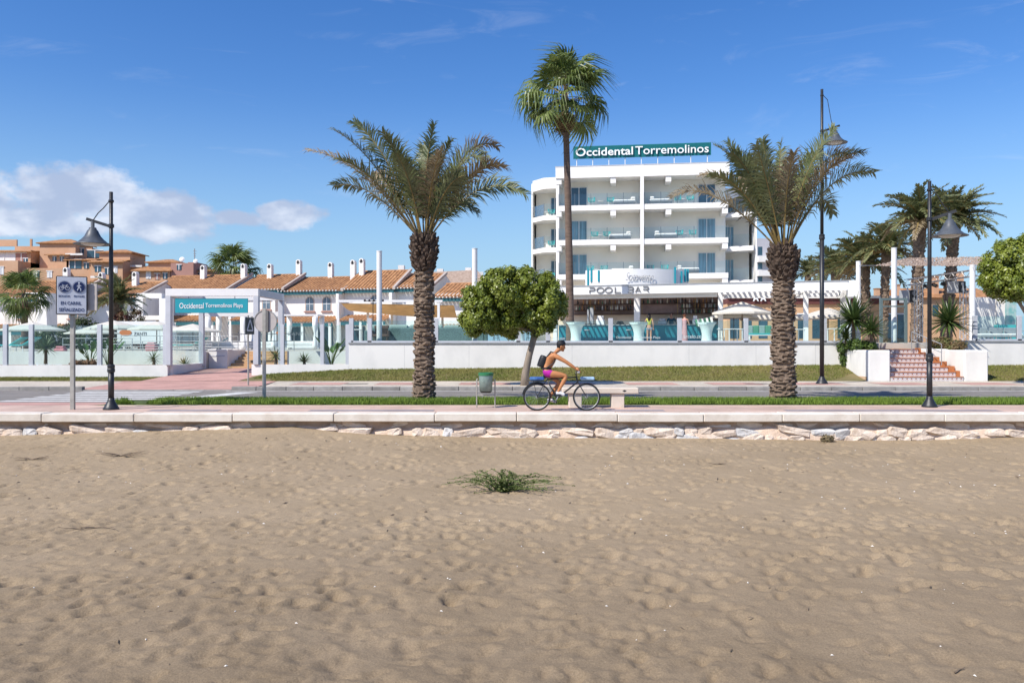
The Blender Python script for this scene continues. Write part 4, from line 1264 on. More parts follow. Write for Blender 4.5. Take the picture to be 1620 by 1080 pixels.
standing('woman in a yellow top and denim shorts standing at the bar counter', bp(1027, .9), BRZ + R(180), 1.66, SKIN2, HAIRB, True, (('top', mat('yellow_green_cloth', (.50, .52, .08), .8, .1, 6)), ('shorts', mat('pale_denim', (.36, .42, .52), .9, .2, 9))), 'raise')
standing('woman in a pink dress with auburn hair standing at the bar counter', bp(1083, .9), BRZ + R(165), 1.64, SKIN2, HAIRR, False, (('dress', mat('pink_cloth', (.52, .30, .31), .85, .12, 8)),), 'bar')
standing('barman in a dark teal shirt behind the bar counter', bp(1062, 3.4), BRZ + R(10), 1.75, SKIN2, HAIRB, False, (('shirt', mat('dark_teal_shirt', (.015, .085, .12), .8, .15, 6)), ('trousers', BLACK)), 'hip')
# ================================================================== PLANTS
BARK = mat('date_palm_bark', (.085, .058, .04), .95, .35, 6, .9, 22, col2=(.27, .20, .145), lo=.3, hi=.7)
BARKD = mat('date_palm_boots', (.035, .024, .018), .95, .35, 7, .9, 22, col2=(.13, .09, .065), lo=.3, hi=.7)
FROND = mat('date_frond', (.105, .13, .045), .40, .25, 1.4, col2=(.23, .245, .115), spec=.55, translucent=.3, rand=.2)
FRONDB = mat('dry_date_frond', (.22, .165, .09), .6, .25, 1.4, col2=(.38, .31, .20), translucent=.3, rand=.2)
RACHIS = mat('frond_rachis', (.24, .17, .06), .5, .2, 3)
FAN = mat('fan_leaf', (.065, .115, .022), .42, .25, 1.4, col2=(.22, .26, .075), spec=.5, translucent=.32, rand=.25)
FANDRY = mat('dry_fan_leaf', (.20, .14, .07), .7, .2, 2, rand=.2)
FANBARK = mat('fan_palm_bark', (.15, .105, .08), .95, .25, 2.0, .7, 20, stretch=(1, 1, 6))
LEAF = mat('ficus_leaf', (.10, .15, .014), .38, .3, 2.6, col2=(.32, .36, .05), spec=.55, translucent=.3, lo=.3, hi=.7)
LEAFD = mat('shrub_leaf', (.05, .10, .018), .5, .3, 2.0, col2=(.13, .19, .035), translucent=.2)
YUC = mat('yucca_leaf', (.045, .085, .022), .42, .25, 2.0, col2=(.14, .19, .055), spec=.5, translucent=.12)
FICBARK = mat('smooth_grey_bark', (.27, .22, .175), .9, .2, 3, .5, 20, stretch=(2, 2, .6))


def bez(p0, c, p1, t): return p0 * (1 - t) ** 2 + c * 2 * t * (1 - t) + p1 * t * t


def frond_mesh(p0, c, p1, pairs=52, leaf=.52, w=.026, rg=random, r0=.028, start=.22, droop=.35, rollmax=.5, tipcut=.5):
    """returns (rachis, leaflets) builders"""
    p0, c, p1 = Vector(p0), Vector(c), Vector(p1)
    n = 14
    rach = MB().tube([bez(p0, c, p1, i / n) for i in range(n + 1)], [r0 * (1 - .85 * i / n) for i in range(n + 1)], 5)
    lf = MB()
    roll = rg.uniform(-rollmax, rollmax)
    for i in range(pairs):
        t = start + (1 - start) * (i + .5) / pairs
        p = bez(p0, c, p1, t)
        tan = (bez(p0, c, p1, min(1, t + .02)) - bez(p0, c, p1, t - .02)).normalized()
        side = tan.cross(Vector((0, 0, 1)))
        if side.length < .25: side = tan.cross(Vector((0, 1, 0)))
        side.normalize(); up = side.cross(tan).normalized()
        side, up = side * math.cos(roll) + up * math.sin(roll), up * math.cos(roll) - side * math.sin(roll)
        u = (t - start) / (1 - start)
        L_ = leaf * (.62 + .48 * math.sin(math.pi * min(1, u * 1.05 + .10))) * (1 - tipcut * u * u)
        for s in (-1, 1):
            if rg.random() < .04: continue
            d = (tan * (.50 + .38 * u) + side * s * (.85 - .2 * u) + up * rg.uniform(.10, .55)).normalized()
            d = (d + Vector((rg.gauss(0, .10), rg.gauss(0, .10), rg.gauss(0, .10)))).normalized()
            l2 = L_ * rg.uniform(.8, 1.15)
            m_ = p + d * l2 * .5
            e = m_ + (d + Vector((0, 0, -droop * rg.uniform(.5, 1.7)))).normalized() * l2 * .5
            wv = d.cross(up if abs(d.dot(up)) < .9 else side).normalized() * w * .5
            lf.add([p - wv * .7, p + wv * .7, m_ + wv, m_ - wv, e], [(0, 1, 2, 3), (3, 2, 4)])
    return rach, lf


def boots(mb, z0, z1, rfun, step, arc, rg, out=.05, size=.11, upward=.6, skip=0.0, jit=.3):
    """overlapping leaf-base scales round a palm trunk"""
    z = z0; k_ = 0
    while z < z1:
        r_ = rfun(z); n = max(6, int(2 * math.pi * r_ / arc))
        for i in range(n):
            a = 2 * math.pi * (i + .5 * (k_ % 2) + rg.uniform(-.18, .18)) / n
            if rg.random() < skip: continue
            zz = z + rg.uniform(-jit, jit) * step
            er = Vector((math.cos(a), math.sin(a), 0)); et = Vector((-math.sin(a), math.cos(a), 0)); ez = Vector((0, 0, 1))
            b = er * (r_ - .03) + ez * zz
            w_ = arc * rg.uniform(.36, .66); h = size * rg.uniform(.6, 1.5); o_ = out * rg.uniform(.5, 1.5)
            tip = b + er * (o_ + .03) + ez * h * upward
            vs = [b - et * w_ - ez * h * .5, b + et * w_ - ez * h * .5, b + et * w_ * .8 + ez * h * .5, b - et * w_ * .8 + ez * h * .5,
                  tip - et * w_ * .55 - ez * h * .35, tip + et * w_ * .55 - ez * h * .35, tip + et * w_ * .4 + ez * h * .1, tip - et * w_ * .4 + ez * h * .1]
            mb.add(vs, [(4, 5, 6, 7), (0, 1, 5, 4), (1, 2, 6, 5), (2, 3, 7, 6), (3, 0, 4, 7)])
        z += step; k_ += 1


def date_palm_near(label, px, Y, crown_py, fronds, seed, w_base, lean=0.0):
    rg = random.Random(seed)
    s = F / Y
    b = W(px, 540, Y); zc = W(px, crown_py, Y).z
    o = thing('date_palm', label, 'palm tree', (b.x, Y, .03))
    H = zc - .03
    def rf(z):
        t = z / H
        if t < .70: return w_base * (1.06 - .16 * t / .7 + .05 * math.sin(t * 23))
        if t < .80: return w_base * (.90 - .08 * (t - .7) / .1)
        u = (t - .80) / .20
        return w_base * (.86 + .32 * math.sin(min(1, u * 1.05) * math.pi * .72)) * (1 if u < .8 else 1 - (u - .8) * 1.6)
    zs_ = [H * i / 30 for i in range(31)]
    part(o, 'trunk', MB().tube([(0, 0, z - .12 if z == 0 else z) for z in zs_], [rf(z) - .02 for z in zs_], 16), BARK, smooth=True)
    low = MB(); boots(low, .0, H * .80, rf, .075, .27, rg, .042, .085, .25, .14, .5)
    part(o, 'bark_scales', low, BARK, kind='stuff')
    hi_ = MB(); boots(hi_, H * .79, H * 1.0, rf, .075, .15, rg, .085, .14, .9)
    part(o, 'leaf_bases', hi_, BARKD, kind='stuff')
    # spiky stubs on top
    stb = MB()
    for i in range(26):
        a = rg.uniform(0, 6.28); r_ = w_base * rg.uniform(.3, .95)
        p = Vector((r_ * math.cos(a), r_ * math.sin(a), H - .12))
        stb.tube([p, p + Vector((.10 * math.cos(a), .10 * math.sin(a), rg.uniform(.15, .34)))], [.035, .012], 5)
    part(o, 'leaf_stubs', stb, BARKD, kind='stuff')
    for (tx, ty, cx, cy_, dep, br) in fronds:
        tip = Vector(((tx - px) / s, dep, (crown_py - ty) / s + H)); ctl = Vector(((cx - px) / s, dep * .35, (crown_py - cy_) / s + H))
        a = math.atan2(dep + rg.uniform(-.2, .2), (tx - px) / s)
        p0 = Vector((.13 * math.cos(a), .13 * math.sin(a), H - .1))
        tip2 = ctl.lerp(tip, .99); tip2.z -= .08 if abs(tx - px) > 60 else .42
        if abs(tx - px) > 85: ctl = ctl + (tip2 - ctl) * .16 + Vector((0, 0, .22))
        ctl.z += .06; ra, lf = frond_mesh(p0, ctl, tip2, 70, .66, .038, rg, start=.18, rollmax=1.15, droop=.55, tipcut=.28)
        fr = part(o, 'frond', ra, RACHIS)
        part(fr, 'leaflets', lf, FRONDB if br else FROND)
    return o


L1 = [(490, 238, 585, 262, -.3, 1), (520, 283, 590, 288, .7, 0), (535, 210, 605, 262, -.6, 0), (556, 184, 628, 258, .3, 0), (596, 190, 640, 262, 1.2, 0), (612, 198, 650, 262, -.9, 0),
      (664, 196, 664, 285, .9, 0), (690, 181, 668, 272, -.5, 0), (676, 205, 674, 280, 1.5, 0), (787, 222, 715, 210, .5, 1), (772, 262, 722, 225, -.9, 0), (832, 302, 742, 268, .1, 0),
      (752, 322, 712, 280, 1.3, 0), (640, 240, 655, 290, -1.7, 0), (715, 205, 690, 262, -.3, 0), (800, 275, 735, 258, -1.2, 1), (705, 235, 684, 285, -1.6, 1), (655, 225, 662, 280, 2.0, 0), (575, 255, 615, 275, 1.8, 1), (730, 225, 695, 265, 1.6, 0), (700, 215, 682, 272, .7, 0), (545, 262, 600, 282, -1.2, 0), (625, 225, 648, 278, .2, 0), (740, 290, 705, 290, -1.5, 0)]
date_palm_near('date palm with a feathery crown on the verge, on the bin side of the bench', 671, 24.0, 374, L1, 3, .285)
L2 = [(1066, 305, 1135, 282, .3, 1), (1124, 232, 1178, 268, -.5, 0), (1158, 215, 1203, 275, .5, 0), (1122, 262, 1180, 278, 1.0, 1), (1200, 203, 1215, 285, -.4, 0), (1214, 212, 1220, 285, .9, 1), (1243, 198, 1232, 280, .4, 0), (1232, 235, 1234, 290, -1.3, 1),
      (1303, 210, 1258, 275, -.8, 0), (1350, 232, 1278, 248, .4, 1), (1352, 245, 1285, 255, -.6, 0), (1386, 268, 1300, 268, .1, 0), (1337, 327, 1302, 278, .9, 0), (1170, 245, 1205, 290, -1.6, 0), (1320, 222, 1268, 256, 1.2, 0), (1110, 285, 1172, 288, -.9, 0), (1275, 235, 1250, 290, 1.7, 0), (1195, 240, 1218, 290, 1.8, 1), (1140, 250, 1190, 285, -1.1, 0), (1318, 262, 1268, 275, -1.4, 1), (1255, 220, 1240, 280, 1.2, 0), (1185, 228, 1212, 282, .1, 0), (1290, 250, 1256, 285, .6, 0)]
date_palm_near('date palm on the verge between the stone bench and the tiled steps', 1239, 24.0, 390, L2, 9, .325)

# ---- fan palms
def fan_leaf_mesh(rg, petiole, rad, n=24, spread=250, droop=.5):
    pet = MB().tube([(0, 0, 0), (petiole * .5, 0, .05), (petiole, 0, 0)], [.022, .018, .012], 4)
    lf = MB()
    c = Vector((petiole, 0, 0))
    for i in range(n):
        a = R(-spread / 2 + spread * (i + .5) / n)
        d = Vector((math.cos(a), math.sin(a), rg.uniform(-.04, .10)))
        L_ = rad * (.78 + .22 * math.cos(a * .6)) * rg.uniform(.88, 1.1)
        sd = Vector((-math.sin(a), math.cos(a), .35 if i % 2 else -.35)).normalized()
        w_ = L_ * math.sin(R(spread / n)) * .62
        p1 = c + d * L_ * .5 + Vector((0, 0, -.05 * droop)); p2 = c + d * L_ * .76 + Vector((0, 0, -.22 * droop * L_)); p3 = c + d * L_ * .88 + Vector((0, 0, -.85 * droop * L_ * rg.uniform(.5, 1.3)))
        lf.add([c, p1 - sd * w_ * .5, p1 + sd * w_ * .5, p2 - sd * w_ * .3, p2 + sd * w_ * .3, p3], [(0, 1, 2), (1, 3, 4, 2), (3, 5, 4)])
    return pet, lf


FANVAR = {}


def fan_palm(label, base, H, r_base, r_top, leaf_r, count, seed, lean=(0, 0), skirt=8, group=None):
    rg = random.Random(seed)
    o = thing('fan_palm', label, 'palm tree', base, 0, group)
    n = 12
    pts = [Vector((lean[0] * (i / n) ** 1.5, lean[1] * (i / n), H * i / n)) for i in range(n + 1)]
    part(o, 'trunk', MB().tube([pts[0] + Vector((0, 0, -.1))] + pts, [r_base * 1.05] + [r_base + (r_top - r_base) * (i / n) ** .7 for i in range(n + 1)], 14), FANBARK, smooth=True)
    key = round(leaf_r, 2)
    if key not in FANVAR:
        FANVAR[key] = []
        for q in range(4):
            pe, lf = fan_leaf_mesh(rg, leaf_r * rg.uniform(.85, 1.1), leaf_r * rg.uniform(.85, 1.05), 26, rg.uniform(200, 270), rg.uniform(.7, 1.2))
            FANVAR[key].append((pe.build('petiole', RACHIS), lf.build('blade', FAN), lf.build('blade', FANDRY)))
    top = pts[-1]
    for i in range(count):
        pe, lf, ld = FANVAR[key][i % 4]
        u = (i + .5) / count
        elv = 84 - 128 * u ** .95 + rg.uniform(-14, 14); azm = i * 137.5 + rg.uniform(-15, 15)
        fr = part(o, 'fan_leaf', pe, None)
        fr.location = top + Vector((0, 0, -.5 * u * leaf_r * .5)); fr.rotation_euler = Euler((rg.uniform(-.4, .4), -R(elv), R(azm)), 'XYZ')
        bl = part(fr, 'blade', lf, None)
    for i in range(skirt):
        pe, lf, ld = FANVAR[key][i % 4]
        fr = part(o, 'dead_leaf', ld, None)
        fr.location = top + Vector((0, 0, -.35 - .5 * rg.random())); fr.rotation_euler = Euler((rg.uniform(-.5, .5), -R(rg.uniform(-84, -68)), R(i * 360 / skirt + rg.uniform(-10, 10))), 'XYZ')
        fr.scale = (.55, .55, .55)
    return o


s = F / 44
fan_palm('very tall fan palm rising in front of the pool bar', (W(902, 0, 44).x, 44, 1.70), 13.3, .235, .15, 1.42, 34, 4, lean=(-.28, 0), skirt=12)
fan_palm('fan palm standing behind the tiled townhouse roofs', (W(369, 0, 95).x, 95, 1.2), 8.9, .42, .36, 1.75, 30, 6, skirt=12)
fan_palm('small fan palm beside the townhouse with arched windows, near the cream parasol', (W(39, 0, 60).x, 60, 1.24), 4.0, .25, .20, 1.15, 24, 7, skirt=8)

# ---- feather palms farther off: a few frond shapes shared by all
def far_frond(rg, L_, lift, fall, pairs, w, leaf):
    return frond_mesh((0, 0, 0), (L_ * .45, 0, L_ * lift), (L_, 0, L_ * (lift * .9 - fall)), pairs, leaf, w, rg, .03, .12, .5)


FV = []
rg = random.Random(31)
for q in range(5):
    ra, lf = far_frond(rg, 1.0, rg.uniform(.25, .45), rg.uniform(.35, .7), 34, .034, .28)
    FV.append((ra.build('frond', RACHIS), lf.build('leaflets', FROND), lf.build('leaflets', FRONDB)))


def feather_palm(label, px, Y, crown_py, L_, base_z, r_, count, seed, base_px=None, group=None):
    rg = random.Random(seed)
    top = W(px, crown_py, Y); bx_ = W(base_px or px, 0, Y).x
    o = thing('date_palm', label, 'palm tree', (bx_, Y, base_z), 0, group)
    H = top.z - base_z; dx = top.x - bx_
    n = 10
    part(o, 'trunk', MB().tube([(dx * (i / n), 0, H * i / n) for i in range(n + 1)], [r_ * (1.12 - .2 * math.sin(i / n * 3) + (.15 if i >= 9 else 0)) for i in range(n + 1)], 12), BARK, smooth=True)
    sc = MB(); boots(sc, 0, H, lambda z: r_ * 1.0, .3, .3, rg, .05, .22, .4)
    for v in range(len(sc.v)): sc.v[v] = (sc.v[v][0] + dx * sc.v[v][2] / H, sc.v[v][1], sc.v[v][2])
    part(o, 'bark_scales', sc, BARK, kind='stuff')
    for i in range(count):
        ra, lf, lb = FV[i % 5]
        u = (i + .5) / count
        fr = part(o, 'frond', ra, None)
        fr.location = (dx, 0, H - .1); fr.rotation_euler = Euler((rg.uniform(-.3, .3), -R(68 - 92 * u + rg.uniform(-7, 7)), R(i * 137.5 + rg.uniform(-10, 10))), 'XYZ')
        k_ = L_ * rg.uniform(.85, 1.12); fr.scale = (k_, k_, k_)
        part(fr, 'leaflets', lb if (u > .88 and rg.random() < .5) else lf, None)
    return o


feather_palm('tall date palm with twin-looking trunk behind the netting by the stage', 1455, 52, 352, 2.75, 1.7, .33, 46, 1, base_px=1449)
feather_palm('tall date palm with the broadest crown, beside the promenade lamp head', 1510, 54, 352, 2.75, 1.7, .33, 46, 2, base_px=1496)
feather_palm('slender date palm between the pool bar roof and the tall netting palms', 1402, 57, 398, 2.5, 1.7, .26, 40, 3, base_px=1397)
feather_palm('bushy date palm rising just beyond the pool bar roof', 1368, 60, 420, 2.9, 1.7, .30, 44, 4, base_px=1372)
feather_palm('low dense date palm half hidden behind the pool bar roof', 1322, 64, 430, 2.6, 1.7, .30, 40, 5)
feather_palm('small distant palm between the hotel and the very tall lamp', 1278, 78, 432, 1.9, 1.7, .25, 28, 6)
feather_palm('arching date palm in front of the townhouses behind the lamp by the crossing', 186, 58, 478, 2.1, 1.24, .3, 34, 8)

# ---- leafy crowns made of many small leaves
def leafy(lobes, clumps, per, cr, size, seed, squash=.8):
    g = np.random.RandomState(seed)
    wts = np.array([l[3] * l[4] * l[5] for l in lobes]) ** .67; wts = wts / wts.sum()
    C_ = []
    while len(C_) < clumps:
        l = lobes[g.choice(len(lobes), p=wts)]
        d = g.normal(size=3); d /= np.linalg.norm(d)
        q = np.array([l[0] + d[0] * l[3], l[1] + d[1] * l[4], l[2] + d[2] * l[5]])
        inside = False
        for m_ in lobes:
            if m_ is l: continue
            e = ((q[0] - m_[0]) / m_[3]) ** 2 + ((q[1] - m_[1]) / m_[4]) ** 2 + ((q[2] - m_[2]) / m_[5]) ** 2
            if e < .62: inside = True
        if inside: continue
        C_.append((q, d, cr * g.uniform(.6, 1.35)))
    n = clumps * per
    V = np.zeros((n * 4, 3), np.float32); k_ = 0
    for q, d, r_ in C_:
        nn = g.normal(size=(per, 3)); nn /= np.linalg.norm(nn, axis=1)[:, None]
        rad = r_ * g.rand(per) ** .45
        P_ = q - d * r_ * .45 + nn * rad[:, None]
        nrm = nn * .8 + d * .6 + g.normal(0, .45, (per, 3)) + np.array([0, 0, .25]); nrm /= np.linalg.norm(nrm, axis=1)[:, None]
        t1 = np.cross(nrm, g.normal(size=(per, 3))); t1 /= np.linalg.norm(t1, axis=1)[:, None]; t2 = np.cross(nrm, t1)
        sz = size * g.uniform(.6, 1.35, per)
        A_ = t1 * sz[:, None] * .5; B_ = t2 * sz[:, None] * .27
        blk = np.stack([P_ - A_, P_ + B_ - A_ * .1, P_ + A_, P_ - B_ - A_ * .1], 1).reshape(-1, 3)
        V[k_:k_ + per * 4] = blk; k_ += per * 4
    mb_ = MB(); mb_.v = V.tolist(); mb_.f = [(i, i + 1, i + 2, i + 3) for i in range(0, n * 4, 4)]; mb_.mi = [0] * n
    return mb_


def ficus(label, base, trunk_pts, radii, lobes, seed, clumps=420, per=120):
    o = thing('ficus_tree', label, 'tree', base)
    t = MB().tube(trunk_pts, radii, 12)
    top = Vector(trunk_pts[-1])
    rg = random.Random(seed)
    part(o, 'trunk', t, FICBARK, smooth=True)
    base_l = list(lobes)
    for i in range(26):
        l = base_l[rg.randrange(len(base_l))]; a = rg.uniform(0, 6.28); e = rg.uniform(-.9, 1.4); q = rg.uniform(.16, .34)
        lobes.append((l[0] + l[3] * math.cos(a) * math.cos(e) * 1.02, l[1] + l[4] * math.sin(a) * math.cos(e), l[2] + l[5] * math.sin(e) * 1.02, q, q, q * .85))
    for l in lobes[:7]:
        e = Vector(l[:3]); m_ = top.lerp(e, .5) + Vector((rg.uniform(-.1, .1), rg.uniform(-.1, .1), .05))
        part(o, 'limb', MB().tube([top - Vector((0, 0, .12)), m_, e], [.085, .055, .02], 7), FICBARK, smooth=True)
    part(o, 'crown', leafy(lobes, clumps, per, .21, .115, seed), LEAF)
    # twiggy dark inside
    part(o, 'inner_foliage', leafy([(l[0], l[1], l[2], l[3] * .62, l[4] * .62, l[5] * .62) for l in base_l], 150, 60, .3, .12, seed + 1), LEAF)
    return o


k_ = 31.3 / F


def lob(px, py, rx, rz, y, ry, cx, z0): return ((px - cx) * k_, y, CZ + (540 - py) * k_ - z0, rx * k_, ry, rz * k_)


fx = (829 - 810) * k_
lobes = [lob(*a, 829, .1) for a in ((772, 487, 42, 38, .1, 1.0), (800, 462, 46, 38, -.3, 1.1), (838, 455, 44, 30, .2, 1.1), (862, 478, 36, 40, -.1, 1.0), (755, 507, 28, 26, -.2, .7), (850, 508, 30, 24, -.2, .75), (818, 490, 45, 34, .5, 1.1), (790, 505, 40, 24, .6, .8), (812, 448, 40, 24, .3, .9))]
ficus('round clipped ficus with a leaning pale trunk on the far pavement', (fx, 31.3, .1), [(0, 0, -.15), (.06, 0, .5), (.20, 0, 1.15), (.36, .0, 1.75), (.50, .02, 2.15)], [.17, .14, .125, .12, .16], lobes, 5)
fx2 = (1628 - 810) * k_
lobes = [lob(*a, 1628, .1) for a in ((1600, 425, 44, 46, 0, 1.2), (1632, 405, 44, 34, .2, 1.2), (1660, 430, 50, 44, 0, 1.2), (1590, 450, 34, 28, -.3, .8), (1640, 455, 44, 26, .2, 1.0), (1680, 420, 40, 36, .3, 1.0))]
ficus('dense clipped ficus on the far pavement past the tiled steps', (fx2, 31.3, .1), [(0, 0, -.15), (.02, 0, 1.0), (.04, 0, 2.0), (.06, .0, 2.6)], [.18, .15, .14, .16], lobes, 15, 380, 120)


def bush(name, label, loc, lobes, clumps, per, m, seed, size=.09, cr=.16, cat='shrub'):
    o = thing(name, label, cat, loc)
    part(o, 'foliage', leafy(lobes, clumps, per, cr, size, seed), m)
    st_ = MB(); rg = random.Random(seed)
    for l in lobes:
        st_.tube([(0, 0, -.05), (l[0] * .5, l[1] * .5, l[2] * .5), (l[0], l[1], l[2])], [.03, .02, .01], 5)
    part(o, 'stems', st_, FICBARK)
    return o


BOUG = mat('bougainvillea_leaf', (.06, .085, .02), .6, .3, 1.5, col2=(.22, .07, .06), translucent=.2)
DARKL = mat('dark_hedge_leaf', (.025, .045, .012), .6, .3, 2, col2=(.06, .09, .02), translucent=.1)
MIXL = mat('reddish_bush_leaf', (.10, .13, .03), .6, .3, 3, col2=(.24, .14, .08), translucent=.2)
bush('bush', 'green and rusty bush spilling over the planter beyond the tiled steps', (W(1499, 0, 36.4).x, 36.6, 1.38), [(0, 0, .28, .42, .35, .25), (.45, -.1, .22, .38, .35, .22), (-.35, 0, .25, .35, .3, .28), (.2, -.35, .12, .4, .3, .18)], 90, 70, MIXL, 3)
bush('bush', 'low green shrubs under the yuccas in the planter', (W(1352, 0, 36).x + .25, 36.2, 1.36), [(-.1, 0, .25, .35, .6, .25), (.35, -.4, .18, .3, .5, .18), (.55, .3, .22, .3, .4, .22)], 80, 60, LEAFD, 4)
bush('creeper', 'leafy creeper hanging down the outer side of the planter', (14.95, 37.0, .75), [(0, 0, .3, .14, .25, .4), (-.05, .05, .7, .2, .3, .25)], 40, 50, LEAFD, 5)
bush('hedge', 'dark hedge behind the parasols near the lane sign', (W(118, 0, 57).x, 57, 1.24), [(-1.2, 0, .8, 1.1, .7, .8), (.6, 0, 1.1, 1.2, .7, 1.1), (1.8, .2, .9, .9, .7, .9), (-2.2, 0, .6, .8, .6, .7)], 150, 60, DARKL, 6, .16, .3, 'hedge')
bush('bougainvillea', 'reddish bougainvillea mass below the arching palm', (W(196, 0, 57).x, 57.5, 1.24), [(-.8, 0, 1.0, .9, .7, 1.0), (.5, 0, 1.5, .9, .7, 1.3), (1.0, .1, .8, .8, .7, .8), (-.2, 0, 2.1, .7, .6, .6)], 150, 60, BOUG, 7, .14, .28)
bush('bush', 'red leaved ground plants at the foot of the glass screen', (W(128, 0, 39).x, 39.0, .58), [(0, 0, .14, .5, .25, .14), (.4, .1, .16, .35, .25, .15)], 40, 50, mat('red_leaf', (.16, .06, .03), .6, .3, 3, col2=(.30, .14, .07)), 8)


def blade_rosette(rg, n, L_, w, lo=-35, hi=88):
    mb_ = MB()
    for i in range(n):
        u = (i + .5) / n
        e = math.asin(max(-.95, min(.999, math.sin(R(hi)) - (math.sin(R(hi)) - math.sin(R(lo))) * u))) + R(rg.uniform(-6, 6)); a = R(i * 137.5 + rg.uniform(-10, 10))
        d = Vector((math.cos(e) * math.cos(a), math.cos(e) * math.sin(a), math.sin(e)))
        sd = d.cross(Vector((0, 0, 1)))
        if sd.length < .05: sd = Vector((1, 0, 0))
        sd.normalize(); up = sd.cross(d)
        l2 = L_ * rg.uniform(.8, 1.1); ww = w * .5
        q1 = d * l2 * .45; q2 = d * l2 * .8 + Vector((0, 0, -.03 * l2 * u)); tip = d * l2 * 1.0 + Vector((0, 0, -.09 * l2 * u))
        mb_.add([-sd * ww * .6, -up * ww * .5, sd * ww * .6, q1 - sd * ww, q1 - up * ww * .4, q1 + sd * ww, q2 - sd * ww * .6, q2 - up * ww * .2, q2 + sd * ww * .6, tip],
                [(0, 1, 4, 3), (1, 2, 5, 4), (3, 4, 7, 6), (4, 5, 8, 7), (6, 7, 9), (7, 8, 9)])
    return mb_


def yucca(label, px, py, Y, base_z, L_, n, seed, w=.055, lo=-35):
    rg = random.Random(seed)
    c = W(px, py, Y)
    o = thing('yucca', label, 'plant', (c.x, Y, base_z))
    h = c.z - base_z
    part(o, 'stem', MB().tube([(0, 0, -.05), (.02, 0, h * .5), (0, 0, h)], [.09, .075, .07], 8), BARK)
    ro = part(o, 'rosette', blade_rosette(rg, n, L_, w, lo), YUC)
    ro.location = (0, 0, h)
    return o


yucca('tallest yucca of the white planter, a spiky ball on a stem', 1350, 505, 36.4, 1.38, 1.30, 130, 1, .10)
yucca('middling yucca at the step side of the white planter', 1378, 521, 35.6, 1.38, .85, 95, 2, .08)
yucca('smallest yucca at the outer corner of the white planter', 1338, 533, 36.9, 1.38, .62, 60, 3, .07)
yucca('big dense yucca behind the bush, beyond the tiled steps', 1500, 508, 37.4, 1.45, 1.2, 140, 4, .10)
yucca('grey green yucca behind the glass screen beside the lane sign', 72, 549, 39.6, .6, .72, 80, 5, .05)
yucca('small yucca behind the glass screen between the lamp and the portal', 243, 567, 39.4, .6, .5, 40, 6, .04)
yucca('low pale yucca behind the glass just before the portal', 292, 577, 39.8, .6, .5, 36, 7, .045, 5)
yucca('dark small palm-like yucca behind the glass next to the portal', 436, 563, 40.2, .6, .6, 40, 8, .05)
yucca('low yucca between the portal and the broad leaved plant', 481, 572, 39.6, .6, .55, 46, 9, .05, -5)


def broad_plant(label, px, py_base, Y, base_z, H, n, seed):
    rg = random.Random(seed)
    o = thing('broad_leaved_plant', label, 'plant', (W(px, 0, Y).x, Y, base_z))
    for i in range(n):
        a = R(i * 137.5 + rg.uniform(-20, 20)); h = H * rg.uniform(.5, .9); out = H * rg.uniform(.15, .5)
        p = Vector((out * math.cos(a), out * math.sin(a), h)); d = Vector((math.cos(a) * .6, math.sin(a) * .6, .75)).normalized()
        stem = part(o, 'stalk', MB().tube([(0, 0, -.05), p * .5 + Vector((0, 0, .08)), p], .014, 5), LEAFD)
        sd = d.cross(Vector((0, 0, 1))).normalized(); L_ = H * rg.uniform(.38, .55); w_ = L_ * .26
        mb_ = MB(); up = sd.cross(d)
        mb_.add([p, p + d * L_ * .35 - sd * w_, p + d * L_ * .4 - up * .03, p + d * L_ * .35 + sd * w_, p + d * L_ * .75 - sd * w_ * .75, p + d * L_ * .75 - up * .02, p + d * L_ * .75 + sd * w_ * .75, p + d * L_ + Vector((0, 0, -.05))],
                [(0, 1, 2), (0, 2, 3), (1, 4, 5, 2), (2, 5, 6, 3), (4, 7, 5), (5, 7, 6)])
        part(stem, 'leaf', mb_, mat('broad_leaf', (.05, .115, .018), .4, .25, 3, col2=(.12, .20, .035), translucent=.25))
    return o


broad_plant('broad leaved green plant behind the glass, on the lane sign side of the lamp', 143, 580, 39.4, .6, 1.05, 16, 1)
broad_plant('broad leaved green plant behind the glass next to the grey screen post and lamp', 170, 580, 39.6, .6, 1.15, 12, 2)
broad_plant('broad leaved green plant behind the glass at the end of the high terrace wall', 524, 575, 39.2, .6, 1.15, 14, 3)

# ---- beach plant, twigs, weeds
BEACH = mat('beach_plant_leaf', (.11, .14, .04), .7, .3, 5, col2=(.22, .25, .09), translucent=.15)
bx0, by0 = W(793, 0, 14.3).x, 14.3
pz = sand_z(bx0, by0)
o = thing('beach_plant', 'low sprawling green plant growing alone in the sand', 'plant', (bx0, by0, pz))
rg = random.Random(12); stm = MB(); lfm = MB()
for i in range(74):
    a = rg.uniform(0, 6.28); L_ = rg.uniform(.25, .95) * (1 if abs(math.cos(a)) > .5 else .6)
    up = rg.uniform(.10, .55) * (1 - .45 * L_)
    x0 = rg.uniform(-.12, .12)
    pts = [Vector((x0 + L_ * t * math.cos(a), L_ * t * math.sin(a) * .6, up * math.sin(min(1.4, t * 2.2)) * (1.25 - .5 * t) + .0)) for t in (0, .33, .66, 1)]
    stm.tube(pts, [.006, .005, .004, .002], 4)
    for j in range(34):
        t = rg.uniform(.12, 1); f = t * 3; q = min(2, int(f)); p = pts[q].lerp(pts[q + 1], f - q)
        d = Vector((rg.gauss(0, 1), rg.gauss(0, 1), rg.gauss(.5, .7))).normalized() * rg.uniform(.022, .05)
        s2 = d.cross(Vector((rg.gauss(0, 1), rg.gauss(0, 1), rg.gauss(0, 1)))).normalized() * .009
        lfm.add([p, p + d * .5 + s2, p + d, p + d * .5 - s2], [(0, 1, 2, 3)])
part(o, 'stems', stm, LEAFD); part(o, 'foliage', lfm, BEACH); o.scale = (1.22, 1.1, .98)
